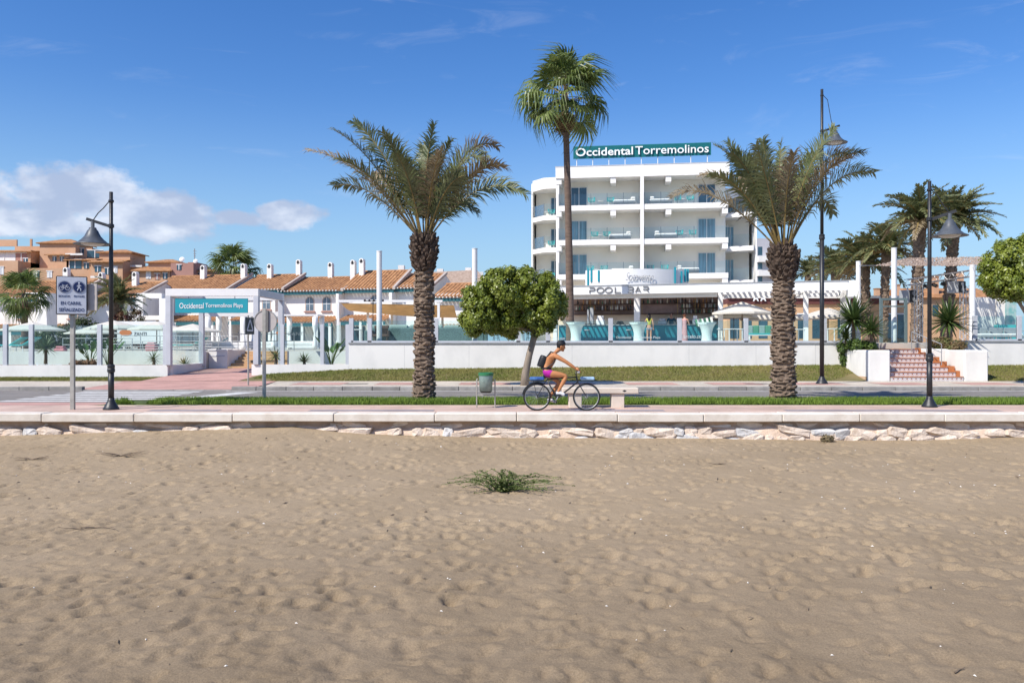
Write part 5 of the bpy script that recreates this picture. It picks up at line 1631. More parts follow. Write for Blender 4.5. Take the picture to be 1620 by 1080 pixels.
TWIG = mat('dry_twig', (.18, .135, .095), .9, .3, 8)


def twig(label, px, py, spread, n, seed, group=None):
    rg = random.Random(seed)
    Y = 2.5 * F / (py - 540); x = W(px, 0, Y).x
    for _ in range(3):
        Y = (CZ - sand_z(x, Y)) * F / (py - 540); x = W(px, 0, Y).x
    z = sand_z(x, Y)
    mb_ = MB()
    for i in range(n):
        a = rg.uniform(-.6, .6) + (math.pi if rg.random() < .5 else 0)
        p = Vector((x, Y, z + .01)); pts = [p]
        for j in range(4):
            a += rg.uniform(-.5, .5); p = p + Vector((math.cos(a), math.sin(a) * .7, rg.uniform(-.12, .32))) * spread * .25
            p.z = max(p.z, z + .0)
            pts.append(p.copy())
        mb_.tube(pts, [.008, .007, .006, .004, .002], 5)
    return single('dry_twig', mb_, TWIG, label, 'twig', group)


twig('tangle of dry twigs on the sand below the wall near the crossing', 190, 720, .55, 12, 1)
twig('small dry twig knot on the sand, on the crossing side of the twig tangle', 50, 727, .35, 8, 2)
twig('curved dry root on the sand', 150, 835, .5, 3, 3)
twig('thin dry straw lying on the sand near the bottom edge of the beach', 1510, 1065, .12, 1, 5)
twig('tiny dark twig on the sand below the stone bench', 1134, 735, .2, 5, 6)
bush('weed', 'small dry weed at the foot of the beach wall below the steps lamp', (W(1310, 0, 20.0).x, 20.05, sand_z(W(1310, 0, 20.0).x, 20.0)), [(0, 0, .08, .16, .1, .09)], 14, 40, mat('dry_weed', (.20, .16, .09), .9, .2, 5), 9, .05, .07)
# shell bits and specks
g = np.random.RandomState(5); sh_ = MB(); dk = MB()
for i in range(420):
    y = g.uniform(4.5, 19.5); x = g.uniform(-1, 1) * (y * .66 + .5); z = sand_z(x, y)
    s_ = g.uniform(.006, .017) * (.7 + y / 16); a = g.uniform(0, 6.28)
    q = sh_ if i % 5 < 2 else dk
    L_ = s_ * (1 if q is sh_ else g.uniform(1, 3.2))
    q.add([(x + L_ * math.cos(a), y + L_ * math.sin(a), z + .002), (x - s_ * .5 * math.sin(a), y + s_ * .5 * math.cos(a), z + .004), (x - L_ * math.cos(a), y - L_ * math.sin(a), z + .002), (x + s_ * .5 * math.sin(a), y - s_ * .5 * math.cos(a), z + .004), (x, y, z + s_ * .8)],
          [(0, 1, 4), (1, 2, 4), (2, 3, 4), (3, 0, 4)])
single('shell_bits', sh_, mat('shell_white', (.68, .64, .58), .6, .1, 5), 'white shell fragments scattered over the sand', 'shells', kind='stuff')
single('beach_debris', dk, TWIG, 'dark specks of wood and seaweed scattered over the sand', 'debris', kind='stuff')
# ================================================================== POOL BAR
pb = thing('pool_bar', 'white flat roofed pool bar with slatted canopy and teal counter', 'bar', BA, BRZ)
Lb = bx(1341)
xl_ = -2.6
ZT, ZB = 3.25, 2.78
part(pb, 'fascia', MB().box(xl_, Lb, -.12, .0, ZB, ZT), WHITEP)
part(pb, 'roof_edge', MB().box(xl_, Lb + .02, -.15, .03, ZT + .001, ZT + .06), GREYCAP)
part(pb, 'soffit_beam', MB().box(xl_, bx(1136, 1.2), .3, .55, ZB - .22, ZB + .12), CREAM)
part(pb, 'roof', MB().box(xl_, bx(1143, 3), 3.4, 7.2, ZT - .30, ZT), WHITEP)
part(pb, 'end_wall', MB().prism([(Lb - .02, 0), (Lb + .16, 0), (Lb + .16, ZT + .03), (Lb - .02, ZT + .03)], .1, 4.6), WHITE)
part(pb, 'end_fascia', MB().box(Lb + .001, Lb + .45, -.10, .10, ZB - .35, ZT + .05), WHITEP)
SLATM = mat('white_slat', (.72, .72, .72), .6, .05, 3)
x = xl_ + .1; smesh = None; i = 0
smb = MB().box(-.025, .025, .02, 3.39, ZB + .20, ZB + .34); sme = smb.build('slat', SLATM)
sml = MB().box(-.035, .035, .02, 5.0, ZB + .20, ZB + .36).build('slat', SLATM)
while x < Lb - .1:
    q = part(pb, 'slat', sme if x < bx(1143, 2) else sml, None); q.location = (x, 0, 0)
    x += .30
part(pb, 'cross_beam', MB().box(bx(1143, 3), Lb - .1, 4.4, 4.6, ZB - .1, ZB + .19), WHITEP)
part(pb, 'cross_beam', MB().box(bx(1143, 2), Lb - .1, 2.2, 2.35, ZB + .0, ZB + .19), WHITEP)
for p0, p1, kk in ((875, 881, 1.4), (1003, 1012, 1.4), (1136, 1143.5, 1.4), (1271, 1279, 1.4)):
    part(pb, 'column', MB().cbox(bx(p0, kk), bx(p1, kk), kk, kk + .3, 0, ZB + .19, .01), WHITEP)
part(pb, 'column', MB().cbox(bx(1250, 4.3), bx(1256, 4.3), 4.3, 4.55, 0, ZB - .11, .01), WHITEP)
part(pb, 'brace', MB().beam((bx(1252, 4.3), 4.2, ZB - .25), (bx(1274, 1.4), 1.75, ZB + .12), .12, .12), WHITEP)
# back wall with shelves
bwz = .0
part(pb, 'back_wall', MB().box(xl_, bx(1141, 4.9), 4.9, 5.1, 0, ZT - .31), mat('bar_back_wall', (.80, .63, .47), .8, .1, 1))
part(pb, 'back_panel', MB().box(xl_, bx(1139, 4.8), 4.84, 4.895, 1.75, ZT - .32), mat('plum_panel', (.42, .29, .25), .8, .2, 2))
part(pb, 'side_wall', MB().box(bx(1141, 4.9), bx(1141, 4.9) + .1, 2.2, 5.1, 0, ZT - .31), CREAM)
part(pb, 'back_counter', MB().box(xl_ + 1, bx(1135, 4.3), 4.2, 4.8, 0, 1.05), LIGHTGREY)
for (z_, a_, b_) in ((2.02, 906, 1003), (2.40, 906, 1135), (2.10, 1075, 1135), (1.78, 906, 1135)):
    part(pb, 'shelf', MB().box(bx(a_, 4.6), bx(b_, 4.6), 4.5, 4.835, z_, z_ + .04), WOODD)
for pxx in (935, 968, 1016, 1072, 1100): part(pb, 'shelf_upright', MB().box(bx(pxx, 4.6) - .015, bx(pxx, 4.6) + .015, 4.52, 4.56, 1.75, 2.75), mat('brass', (.40, .26, .10), .35, .1, 4, metal=.7))
ct = part(pb, 'counter', MB().box(bx(884, 2.6), bx(1141, 2.6), 2.6, 2.7, .0, 1.04), TEAL)
part(ct, 'counter_top', MB().box(bx(884, 2.6) - .05, bx(1141, 2.6) + .05, 2.5, 3.1, 1.041, 1.09), GREYCAP)
for pxx in (905, 930, 954, 968, 984, 1012, 1040, 1066, 1092, 1118): part(ct, 'panel', MB().cbox(bx(pxx, 2.6) - .42, bx(pxx, 2.6) + .42, 2.575, 2.6, .06, .98, .008), TEAL)
# letters POOL BAR, stencil style
LET = mat('dark_grey_letters', (.17, .17, .175), .5, .05, 3)


def strokes(name_root, segs, x0, w, z0, h, th):
    mb_ = MB()
    for (a, b, c, d) in segs:
        mb_.beam((x0 + a * w, -.15, z0 + b * h), (x0 + c * w, -.15, z0 + d * h), th, .05, up=(0, 1, 0))
    part(name_root, 'letter', mb_, LET)


def arc(cx, cy_, rx, ry, a0, a1, n=10):
    q = [(cx + rx * math.cos(R(a0 + (a1 - a0) * i / n)), cy_ + ry * math.sin(R(a0 + (a1 - a0) * i / n))) for i in range(n + 1)]
    return [(*q[i], *q[i + 1]) for i in range(n)]


Ps = [(.05, 1, .75, 1), (.05, .48, .75, .48), (.08, .0, .08, .48)] + arc(.75, .74, .22, .26, -90, 90, 6)
Os = arc(.5, .5, .5, .5, 0, 360, 16)
Ls = [(.1, 1, .1, .0), (.0, .0, .95, .0)]
Bs = [(.0, 1, .75, 1), (.1, .5, .75, .5), (.0, 0, .75, 0)] + arc(.75, .75, .2, .25, -90, 90, 5) + arc(.75, .25, .2, .25, -90, 90, 5)
As = [(.0, 0, .5, 1), (.5, 1, 1, 0), (.3, .3, .9, .3)]
Rs_ = [(.0, 1, .75, 1), (.0, .5, .75, .5)] + arc(.75, .75, .2, .25, -90, 90, 5) + [(.55, .5, .98, .0)]
for segs, pa, pb_ in ((Ps, 933, 942), (Os, 945, 956), (Os, 958, 969), (Ls, 973, 983), (Bs, 994, 1003), (As, 1006, 1014), (Rs_, 1018, 1027)):
    xa = bx(pa); xb = bx(pb_)
    strokes(pb, segs, xa, xb - xa, ZB + .09, .30, .055)

# bottles and things on shelves
BOT = [mat('bottle_amber', (.42, .20, .06), .15, .2, 5, spec=.8), mat('bottle_green', (.07, .20, .10), .15, .2, 5, spec=.8), mat('bottle_clear', (.75, .74, .70), .15, .1, 5, spec=.8), mat('bottle_dark', (.03, .02, .018), .15, .2, 5, spec=.8), mat('bottle_cream', (.80, .72, .55), .3, .1, 5)]
bot_me = []
for m_ in BOT:
    bot_me.append(MB().lathe([(.040, 0), (.043, .01), (.043, .15), (.034, .185), (.015, .225), (.014, .28), (.018, .285), (.018, .305), (.001, .306)], 8).build('bottle', m_, smooth=True))
rg = random.Random(17)
names = ('amber', 'green', 'clear', 'dark', 'cream')


def bottle_row(z_, a_, b_, n, kk, where):
    for i in range(n):
        q = rg.randrange(5)
        p = bp(a_ + (b_ - a_) * (i + rg.uniform(.2, .8)) / n, kk + rg.uniform(-.06, .08), z_)
        o = bpy.data.objects.new('bottle', bot_me[q]); COL.objects.link(o); o.location = p
        k2 = rg.uniform(.85, 1.2); o.scale = (k2, k2, k2)
        tag(o, '%s glass bottle on the %s' % (names[q], where), 'bottle', '%s bottles on the %s' % (names[q], where))


bottle_row(2.06, 910, 1000, 22, 4.64, 'middle shelf of the bar beside the striped column')
bottle_row(2.44, 912, 1000, 14, 4.64, 'top shelf of the bar beside the striped column')
bottle_row(2.14, 1078, 1133, 18, 4.64, 'upper shelf of the bar near its end wall')
bottle_row(1.82, 1078, 1133, 16, 4.64, 'lower shelf of the bar near its end wall')
bottle_row(2.44, 1016, 1130, 22, 4.64, 'long top shelf behind the barman')
cfm = thing('coffee_machine', 'steel tap and coffee machine on the bar counter', 'machine', bp(935, 2.85, 1.09), BRZ)
part(cfm, 'column', MB().box(-.22, -.12, -.1, .1, 0, .95).box(-.05, .16, -.1, .1, 0, 1.05), STEEL)
part(cfm, 'drip_tray', MB().box(-.3, .3, -.18, .15, 0, .05), BLACK)
rg = random.Random(23)
for i, (pxx, w_, h_, m_, lab) in enumerate(((950, .5, .55, LINEN, 'heap of white napkins and glasses on the bar counter'), (981, .45, .22, BLACK, 'black till screen on the bar counter'), (1048, .5, .35, STEEL, 'steel drip rack on the bar counter in front of the barman'), (1093, .55, .22, BLACK, 'black grill machine at the end of the bar counter'), (1100, .3, .5, LINEN, 'white ice machine at the end of the bar counter'))):
    o = thing('counter_equipment', lab, 'equipment', bp(pxx, 2.85 + .15 * (i % 2), 1.09), BRZ)
    part(o, 'body', MB().cbox(-w_ / 2, w_ / 2, -.13, .13, 0, h_ * .6, .02), m_)
    part(o, 'top', MB().cbox(-w_ / 2.6, w_ / 2.6, -.1, .1, h_ * .6 + .001, h_, .02), m_)
aw = thing('striped_menu_stand', 'green and white striped folded cloth at the end of the counter', 'cloth', bp(1115, 2.3, 1.0), BRZ)
GW = [mat('awning_green', (.10, .28, .17), .8, .05, 3), LINEN]
for i in range(8): part(aw, 'stripe', MB().box(-.5 + i * .125, -.375 + i * .125, -.1, .1, .0, .42, Matrix.Rotation(R(-8), 4, 'Y')), GW[i % 2])

# flared standing tables
FLARE = mat('white_glow_plastic', (.66, .76, .73), .5, .04, 3)
ft = thing('standing_table', '', 'table', (0, 0, 0))
part(ft, 'pedestal', MB().lathe([(.30, 0), (.29, .02), (.255, .3), (.26, .5), (.32, .75), (.42, .95), (.50, 1.04)], 24), FLARE, smooth=True)
part(ft, 'top', MB().lathe([(.505, 1.04), (.51, 1.045), (.51, 1.07), (.001, 1.072)], 24), FLARE)
for pxx, lab in ((822, 'white flared standing table behind the leaning round tree'), (911, 'white flared standing table beside the tall fan palm'), (1010.5, 'white flared standing table in front of the striped bar column'), (1118, 'white flared standing table at the end of the teal counter')):
    place(ft, USED, (W(pxx, 0, 43.0).x, 43.0, 1.70), 0, lab)
stl = thing('bar_stool', '', 'stool', (0, 0, 0))
part(stl, 'seat', MB().lathe([(.001, .72), (.17, .72), (.18, .75), (.17, .78), (.001, .785)], 14), GREYCAP)
for i in range(4):
    a = R(45 + 90 * i)
    part(stl, 'leg', MB().tube([(.10 * math.cos(a), .10 * math.sin(a), .72), (.21 * math.cos(a), .21 * math.sin(a), 0)], .014, 6), BLACKMETAL)
part(stl, 'foot_ring', MB().tube([(.175 * math.cos(R(a)), .175 * math.sin(R(a)), .25) for a in range(0, 361, 30)], .009, 5), BLACKMETAL)
for pxx, kk, lab in ((929, 1.5, 'bar stool at the teal counter beside the tall fan palm'), (995, 1.5, 'bar stool at the teal counter behind the striped column table'), (838, 0, 'bar stool behind the trunk of the leaning tree'), (1139, .9, 'bar stool by the last striped bar column'), (785, 0, 'bar stool below the leafy crown of the leaning tree')):
    place(stl, USED, bp(pxx, kk) if pxx > 860 else Vector((W(pxx, 0, 44).x, 44, 1.70)), .3, lab)

# curved white panel with script lettering on the bar terrace
cp = thing('curved_sign_panel', 'curved white panel with slanted script lettering above the pool bar', 'sign', (W(1013, 0, 57).x, 60, 5.0))
k57 = 57 / F
w2 = (1097 - 930) / 2 * k57; z0, z1 = CZ + (540 - 457) * k57 - 5.0, CZ + (540 - 425) * k57 - 5.0


def cy_y(x): return -3.0 + 1.5 * (x / w2) ** 2


n = 28; q = MB()
for i in range(n):
    xa = -w2 + 2 * w2 * i / n; xb = -w2 + 2 * w2 * (i + 1) / n
    q.add([(xa, cy_y(xa), z0), (xb, cy_y(xb), z0), (xb, cy_y(xb), z1), (xa, cy_y(xa), z1), (xa, cy_y(xa) + .12, z0), (xb, cy_y(xb) + .12, z0), (xb, cy_y(xb) + .12, z1), (xa, cy_y(xa) + .12, z1)],
          [(0, 1, 2, 3), (7, 6, 5, 4), (3, 2, 6, 7), (4, 5, 1, 0)])
part(cp, 'panel', q, WHITEP)
for pxx, ya, yb_ in ((933, 421, 457), (938, 421, 444), (949, 426, 444), (1071, 421, 447), (1083, 427, 446), (1090, 423, 444), (1095, 423, 443)):
    x = (pxx - 1013) * k57
    part(cp, 'teal_fin', MB().box(x - .06, x + .06, cy_y(x) - .10, cy_y(x) + .0, CZ + (540 - yb_) * k57 - 5, CZ + (540 - ya) * k57 - 5), TURQ)
part(cp, 'lettering', text_fit('Sotavento', (990 - 1013) * k57, (1034 - 1013) * k57, -3.06, CZ + (540 - 437.5) * k57 - 5.0, .55, depth=.02, shear=.35, bold=-.012), mat('grey_script', (.36, .36, .36), .6, .05, 3))

# ================================================================== PARASOLS, SOFAS, LOUNGERS
def parasol_proto(name, w, h_rim, h_top, m, stem=True, fold=False):
    o = thing(name, '', 'parasol', (0, 0, 0))
    q = MB(); n = 8
    ring = []
    for i in range(n):
        a = 2 * math.pi * (i + .5) / n
        ring.append((w * 1.08 * math.cos(a), w * 1.08 * math.sin(a), h_rim))
    mid = [(x * .5, y * .5, h_rim + (h_top - h_rim) * .54) for x, y, _ in ring]
    lowr = [(x * 1.0, y * 1.0, z - .12) for x, y, z in ring]
    vs = [(0, 0, h_top)] + mid + ring + lowr
    fs = []
    for i in range(n):
        j = (i + 1) % n
        fs += [(0, 1 + i, 1 + j), (1 + i, 1 + n + i, 1 + n + j, 1 + j), (1 + n + i, 1 + 2 * n + i, 1 + 2 * n + j, 1 + n + j)]
    q.add(vs, fs)
    part(o, 'canopy', q, m)
    part(o, 'pole', MB().tube([(0, 0, 0), (0, 0, h_top + .05)], .03, 8), WOODD)
    rb = MB()
    for x, y, z in ring: rb.tube([(0, 0, h_top - .06), (x, y, z - .02)], .012, 4)
    part(o, 'ribs', rb, STEEL)
    part(o, 'foot', MB().lathe([(.25, 0), (.25, .06), (.05, .09)], 12), GREYCAP)
    return o


ps = parasol_proto('parasol', 1.55, 1.98, 2.72, CANVAS)
for pxx, apex, Y, lab in ((52, 509, 46.5, 'cream parasol over the turquoise sun lounger beside the grey screen post'), (180, 506.5, 50, 'cream parasol directly behind the lamp by the crossing'), (146, 517, 54, 'cream parasol half hidden between the lane sign and the lamp'), (248, 508, 50, 'cream parasol behind the glass just before the portal'), (305, 512, 48.5, 'cream parasol seen through the entrance portal'), (205, 518, 60, 'small far cream parasol behind the parasol at the lamp')):
    zt = W(pxx, apex, Y).z; k_ = (zt - 1.24) / 2.72
    place(ps, USED, (W(pxx, 0, Y).x, Y, 1.24), .2, lab, scale=(1, 1, k_))
for pxx, apex, Y, sc, lab in ((1174, 477, 46.5, 1.05, 'white parasol under the slatted canopy beside the striped column'), (1225, 490, 50, 1.3, 'broad beige parasol behind the white parasol under the canopy'), (1161, 486, 49, .9, 'low beige parasol behind the last striped bar column'), (1310, 487, 51, 1.2, 'beige parasol behind the very tall street lamp')):
    zt = W(pxx, apex, Y).z; k_ = (zt - 1.70) / 2.72
    place(ps, USED, (W(pxx, 0, Y).x, Y, 1.70), .5, lab, scale=(sc, sc, k_))
fp = thing('folded_parasol', 'folded cream parasol standing behind the lane sign post', 'parasol', (W(115, 0, 48).x, 48, 1.24))
part(fp, 'pole', MB().tube([(0, 0, 0), (0, 0, 2.5)], .03, 8), WOODD)
part(fp, 'canopy', MB().lathe([(.02, 2.5), (.07, 2.3), (.12, 1.6), (.16, 1.1), (.13, 1.05), (.03, 1.05)], 10), CANVAS)

lo_ = thing('sun_lounger', '', 'sun lounger', (0, 0, 0))
part(lo_, 'bed', MB().cbox(-.9, .25, -.32, .32, .30, .36, .01), TEALCHAIR)
part(lo_, 'backrest', MB().add([(.25, -.32, .31), (.25, .32, .31), (.95, .32, .72), (.95, -.32, .72), (.25, -.32, .36), (.25, .32, .36), (.95, .32, .77), (.95, -.32, .77)], [(0, 1, 2, 3), (7, 6, 5, 4), (0, 3, 7, 4), (1, 5, 6, 2), (3, 2, 6, 7), (0, 4, 5, 1)]), TEALCHAIR)
for x, y in ((-.8, -.28), (-.8, .28), (.3, -.28), (.3, .28)): part(lo_, 'leg', MB().tube([(x, y, 0), (x, y, .31)], .02, 6), WHITEP)
for pxx, Y, a, lab in ((32, 43.4, 0, 'turquoise sun lounger behind the glass screen under the cream parasol'), (12, 44.6, 0, 'turquoise sun lounger behind another one under the cream parasol'), (335, 50, .3, 'blue sun lounger seen through the entrance portal'), (300, 47, 0, 'turquoise sun lounger behind the ramp rails by the portal')):
    place(lo_, USED, (W(pxx, 0, Y).x, Y, 1.24), a, lab)
# pink flowers tub things
for pxx, py_, Y, lab in ((96, 551, 43.2, 'pink beach towel heap behind the yucca'), (240, 545, 44.2, 'pink folded towels on the ramp edge behind the rails')):
    c = W(pxx, py_, Y)
    single('towel', MB().cbox(c.x - .28, c.x + .28, Y - .2, Y + .2, 1.24, c.z, .05).cbox(c.x - .2, c.x + .22, Y - .16, Y + .16, c.z + .001, c.z + .12, .04), mat('pink_towel', (.55, .22, .24), .9, .1, 5), lab, 'towel')

# restaurant sign behind the pool
rsn = thing('restaurant_sign', 'white sign board with an orange oval and dark capitals behind the pool', 'sign', (W(218, 0, 56).x, 56, 1.24))
kk = 56 / F
part(rsn, 'board', MB().box(-1.4, 1.5, -.03, .03, .4, 1.9), WHITEP)
part(rsn, 'oval', MB().prism([((199 - 218) * kk + .42 * math.cos(2 * math.pi * i / 20), CZ + (540 - 526) * kk - 1.24 + .2 * math.sin(2 * math.pi * i / 20)) for i in range(20)], -.06, -.031), mat('orange_sign', (.62, .18, .05), .5, .05, 3))
part(rsn, 'lettering', text_fit('ZANTI', (212 - 218) * kk, (232 - 218) * kk, -.045, CZ + (540 - 528) * kk - 1.24, .24, depth=.02), LET)
rs2 = thing('restaurant_sign', 'small orange oval sign with capitals by the portal post', 'sign', (W(452, 0, 52).x, 52, 1.24))
kk = 52 / F
part(rs2, 'oval', MB().prism([((444 - 452) * kk + .30 * math.cos(2 * math.pi * i / 20), 1.05 + .13 * math.sin(2 * math.pi * i / 20)) for i in range(20)], -.03, 0), MATS['orange_sign'])
part(rs2, 'lettering', text_fit('ZANTI', (456 - 452) * kk, (482 - 452) * kk, -.03, 1.02, .2, depth=.02), LET)
part(rs2, 'post', MB().box((444 - 452) * kk - .03, (444 - 452) * kk + .03, .001, .04, 0, 1.1), STEEL)

# four-poster bed seen through the portal
cb = thing('canopy_bed', 'white four-poster daybed with tied curtains beyond the entrance steps', 'daybed', (W(366, 0, 50).x, 50, 1.24))
for x, y in ((-1.2, -.9), (1.2, -.9), (-1.2, .9), (1.2, .9)):
    part(cb, 'post', MB().cbox(x - .05, x + .05, y - .05, y + .05, 0, 2.2, .006), WHITEP)
    part(cb, 'curtain', MB().lathe([(.03, 2.18), (.16, 2.1), (.17, 1.5), (.07, 1.05), (.10, .8), (.16, .3), (.14, .05)], 9, (x + (.14 if x < 0 else -.14), y, 0)), LINEN, smooth=True)
part(cb, 'roof_frame', MB().box(-1.25, 1.25, -.95, .95, 2.202, 2.28), WHITEP)
part(cb, 'mattress', MB().cbox(-1.1, 1.1, -.8, .8, .3, .55, .06), LINEN)
part(cb, 'bed_frame', MB().box(-1.14, 1.14, -.84, .84, .12, .299), WHITEP)
cbed2 = copy_tree(cb); cbed2.location = (W(478, 0, 54).x, 54, 1.24); cbed2['label'] = 'white four-poster daybed behind the glass screens by the high terrace wall'
cbed3 = copy_tree(cb); cbed3.location = (W(415, 0, 58).x, 58, 1.24); cbed3['label'] = 'white four-poster daybed behind the round road sign'

# rattan sofas on the terrace
sf = thing('rattan_sofa', '', 'sofa', (0, 0, 0))
part(sf, 'back', MB().cbox(-1.5, 1.5, -.40, -.24, .05, .74, .04), RATTAN)
part(sf, 'seat_base', MB().cbox(-1.5, 1.5, -.239, .4, .05, .38, .03), RATTAN)
for s_ in (-1, 1): part(sf, 'armrest', MB().cbox(min(s_ * 1.5, s_ * 1.66), max(s_ * 1.5, s_ * 1.66), -.38, .4, .05, .60, .03), RATTAN)
for i in range(3): part(sf, 'cushion', MB().cbox(-1.45 + i * .98, -.53 + i * .98, -.24, -.05, .40, .88, .06), CUSHION)
place(sf, USED, (W(632, 0, 40.2).x, 40.2, 1.70), 0, 'grey green rattan sofa on the terrace behind the date palm trunk')
place(sf, USED, (W(718, 0, 40.4).x, 40.4, 1.70), 0, 'grey green rattan sofa on the terrace beside the post by the round tree')
ac = thing('armchair', 'dark rattan armchair behind the balustrade beside the tall post', 'armchair', (W(603, 0, 40).x + .05, 39.6, 1.70))
part(ac, 'back', MB().cbox(-.36, .36, .2, .3, .35, .85, .04), WOODD); part(ac, 'seat', MB().cbox(-.36, .36, -.3, .199, .3, .42, .03), WOODD)
for s_ in (-1, 1):
    part(ac, 'armrest', MB().cbox(min(s_ * .36, s_ * .42), max(s_ * .36, s_ * .42), -.3, .28, .3, .6, .02), WOODD)
    for y in (-.25, .2): part(ac, 'leg', MB().tube([(s_ * .32, y, 0), (s_ * .32, y, .31)], .02, 6), WOODD)
# furniture under the canopy
bnc = thing('striped_bench', 'white bench with green striped cushions under the slatted canopy', 'bench', (W(1212, 0, 43.5).x, 43.5, 1.70))
part(bnc, 'frame', MB().box(-1.0, 1.0, -.3, .3, .38, .42).box(-1.0, 1.0, .26, .3, .421, .5), WHITEP)
for x in (-.95, .95): part(bnc, 'leg', MB().box(x - .03, x + .03, -.28, .28, 0, .379), WHITEP)
for i in range(6): part(bnc, 'cushion', MB().cbox(-.95 + i * .32, -.65 + i * .32, .12, .26, .43, .92, .03), GW[0] if i % 2 else CUSHION)
part(bnc, 'seat_cushion', MB().cbox(-.98, .98, -.3, .11, .425, .5, .02), TEALCHAIR)
tb = thing('low_table', '', 'table', (0, 0, 0))
part(tb, 'top', MB().cbox(-.4, .4, -.4, .4, .70, .74, .01), WHITEP)
for x, y in ((-.35, -.35), (.35, -.35), (-.35, .35), (.35, .35)): part(tb, 'leg', MB().box(x - .02, x + .02, y - .02, y + .02, 0, .699), WHITEP)
for pxx, Y, zb, lab in ((1160, 43.2, 1.7, 'white table behind the glass beside the last bar column'), (1258, 44.5, 1.7, 'white table under the slatted canopy behind the date palm'), (1325, 42.0, 1.7, 'white table below the end wall of the bar'), (640, 44, 1.7, 'white table behind the rattan sofas'), (560, 45, 1.7, 'white table behind the glass at the end of the terrace wall')):
    place(tb, USED, (W(pxx, 0, Y).x, Y, zb), .1, lab)

# tan sail pergola
sl = thing('sail_pergola', 'white pergola frame with a tan cloth sail over the sofa terrace', 'pergola', (W(640, 0, 48).x, 48, 1.70))
kx = lambda p, Y: W(p, 0, Y).x - sl.location.x
for p, Y in ((535, 46), (694, 46), (582, 51), (620, 51), (700, 51)):
    part(sl, 'post', MB().cbox(kx(p, Y) - .07, kx(p, Y) + .07, Y - 48.07, Y - 47.93, 0, W(p, 479 if Y < 50 else 486, Y).z - 1.70, .006), WHITEP)
zt = W(600, 478, 46).z - 1.70
part(sl, 'front_beam', MB().box(kx(535, 46), kx(700, 46), -2.06, -1.94, zt + .001, zt + .13), WHITEP)
n = 16; q = MB()
for i in range(n + 1):
    for j in range(9):
        u, v = i / n, j / 8
        x = kx(539, 46) + (kx(718, 46) - kx(539, 46)) * u; y = -1.9 + 5.2 * v
        z = zt - .05 - .30 * math.sin(math.pi * v) - .16 * math.sin(math.pi * u) * v - .55 * v * (u * .8 + .1) - .12 * u
        q.v.append((x, y, z))
for i in range(n):
    for j in range(8):
        a = i * 9 + j; q.f.append((a, a + 9, a + 10, a + 1)); q.mi.append(0)
part(sl, 'sail', q, SAILTAN, smooth=True)
lt = thing('festoon_lamp_stand', 'thin stand with a bar of round lamps behind the terrace post', 'lamp', (W(593, 0, 46).x, 45.4, 1.70))
part(lt, 'pole', MB().tube([(0, 0, 0), (0, 0, 2.3)], .02, 6), BLACK)
part(lt, 'bar', MB().tube([(-.5, 0, 2.3), (.6, 0, 2.3)], .025, 6), BLACK)
for x in (-.45, -.2, .05, .3, .55): part(lt, 'lamp_head', MB().ball((x, -.03, 2.33), .065, 8, 5), BLACK)

# ================================================================== STAGE TRUSS, NETTING, TERRACE AT THE RIGHT
TR = mat('aluminium_truss', (.50, .50, .50), .4, .1, 4, metal=.5)


def truss(o, a, b, s, bays, name='truss'):
    a = Vector(a); b = Vector(b); d = (b - a).normalized(); u = d.cross(Vector((0, 0, 1)))
    if u.length < .1: u = Vector((1, 0, 0))
    u.normalize(); v = u.cross(d)
    q = MB(); cs = [(u * i + v * j) * s / 2 for i, j in ((-1, -1), (1, -1), (1, 1), (-1, 1))]
    for c in cs: q.tube([a + c, b + c], .025, 5)
    for i in range(bays):
        p, r_ = a.lerp(b, i / bays), a.lerp(b, (i + 1) / bays)
        for k_ in range(4):
            c1, c2 = cs[k_], cs[(k_ + 1) % 4]
            if i % 2: c1, c2 = c2, c1
            q.tube([p + c1, r_ + c2], .012, 4)
    part(o, name, q, TR)


ts = thing('stage_truss', 'aluminium lighting truss of the outdoor stage beyond the tiled steps', 'truss', (W(1490, 0, 45).x, 45, 1.70))
def TL(px, py, Y): return W(px, py, Y) - Vector(ts.location)
truss(ts, TL(1434, 447, 47), TL(1548, 431, 42.5), .32, 16, 'top_truss')
truss(ts, TL(1453, 540, 46.2), TL(1453, 447, 46.2), .32, 12, 'leg_truss')
truss(ts, TL(1526, 540, 43.4), TL(1526, 452, 43.4), .32, 12, 'leg_truss')
for pxx, py_, Y, w_, h_, lab in ((1439, 469, 46.6, .62, .72, 'black loudspeaker with a grey side hung near the gate side of the truss'), (1516, 454, 43.6, .62, .62, 'black loudspeaker hung below the middle of the stage truss')):
    c = W(pxx, py_, Y)
    o = thing('loudspeaker', lab, 'loudspeaker', (c.x, Y, c.z - h_ / 2), .5)
    part(o, 'cabinet', MB().cbox(-w_ / 2, w_ / 2, -.2, .45, 0, h_, .02), GREYCAP)
    part(o, 'grille', MB().cbox(-w_ / 2 + .02, w_ / 2 - .02, -.235, -.201, .02, h_ - .02, .008), BLACK)
    for z in (.18, .5): part(o, 'cone', MB().prism([(.1 * math.cos(2 * math.pi * i / 14), z * h_ / .68 + .1 * math.sin(2 * math.pi * i / 14)) for i in range(14)], -.245, -.236), GREYCAP)
    part(o, 'bracket', MB().box(-.03, .03, .1, .16, h_ + .001, h_ + .16), TR)
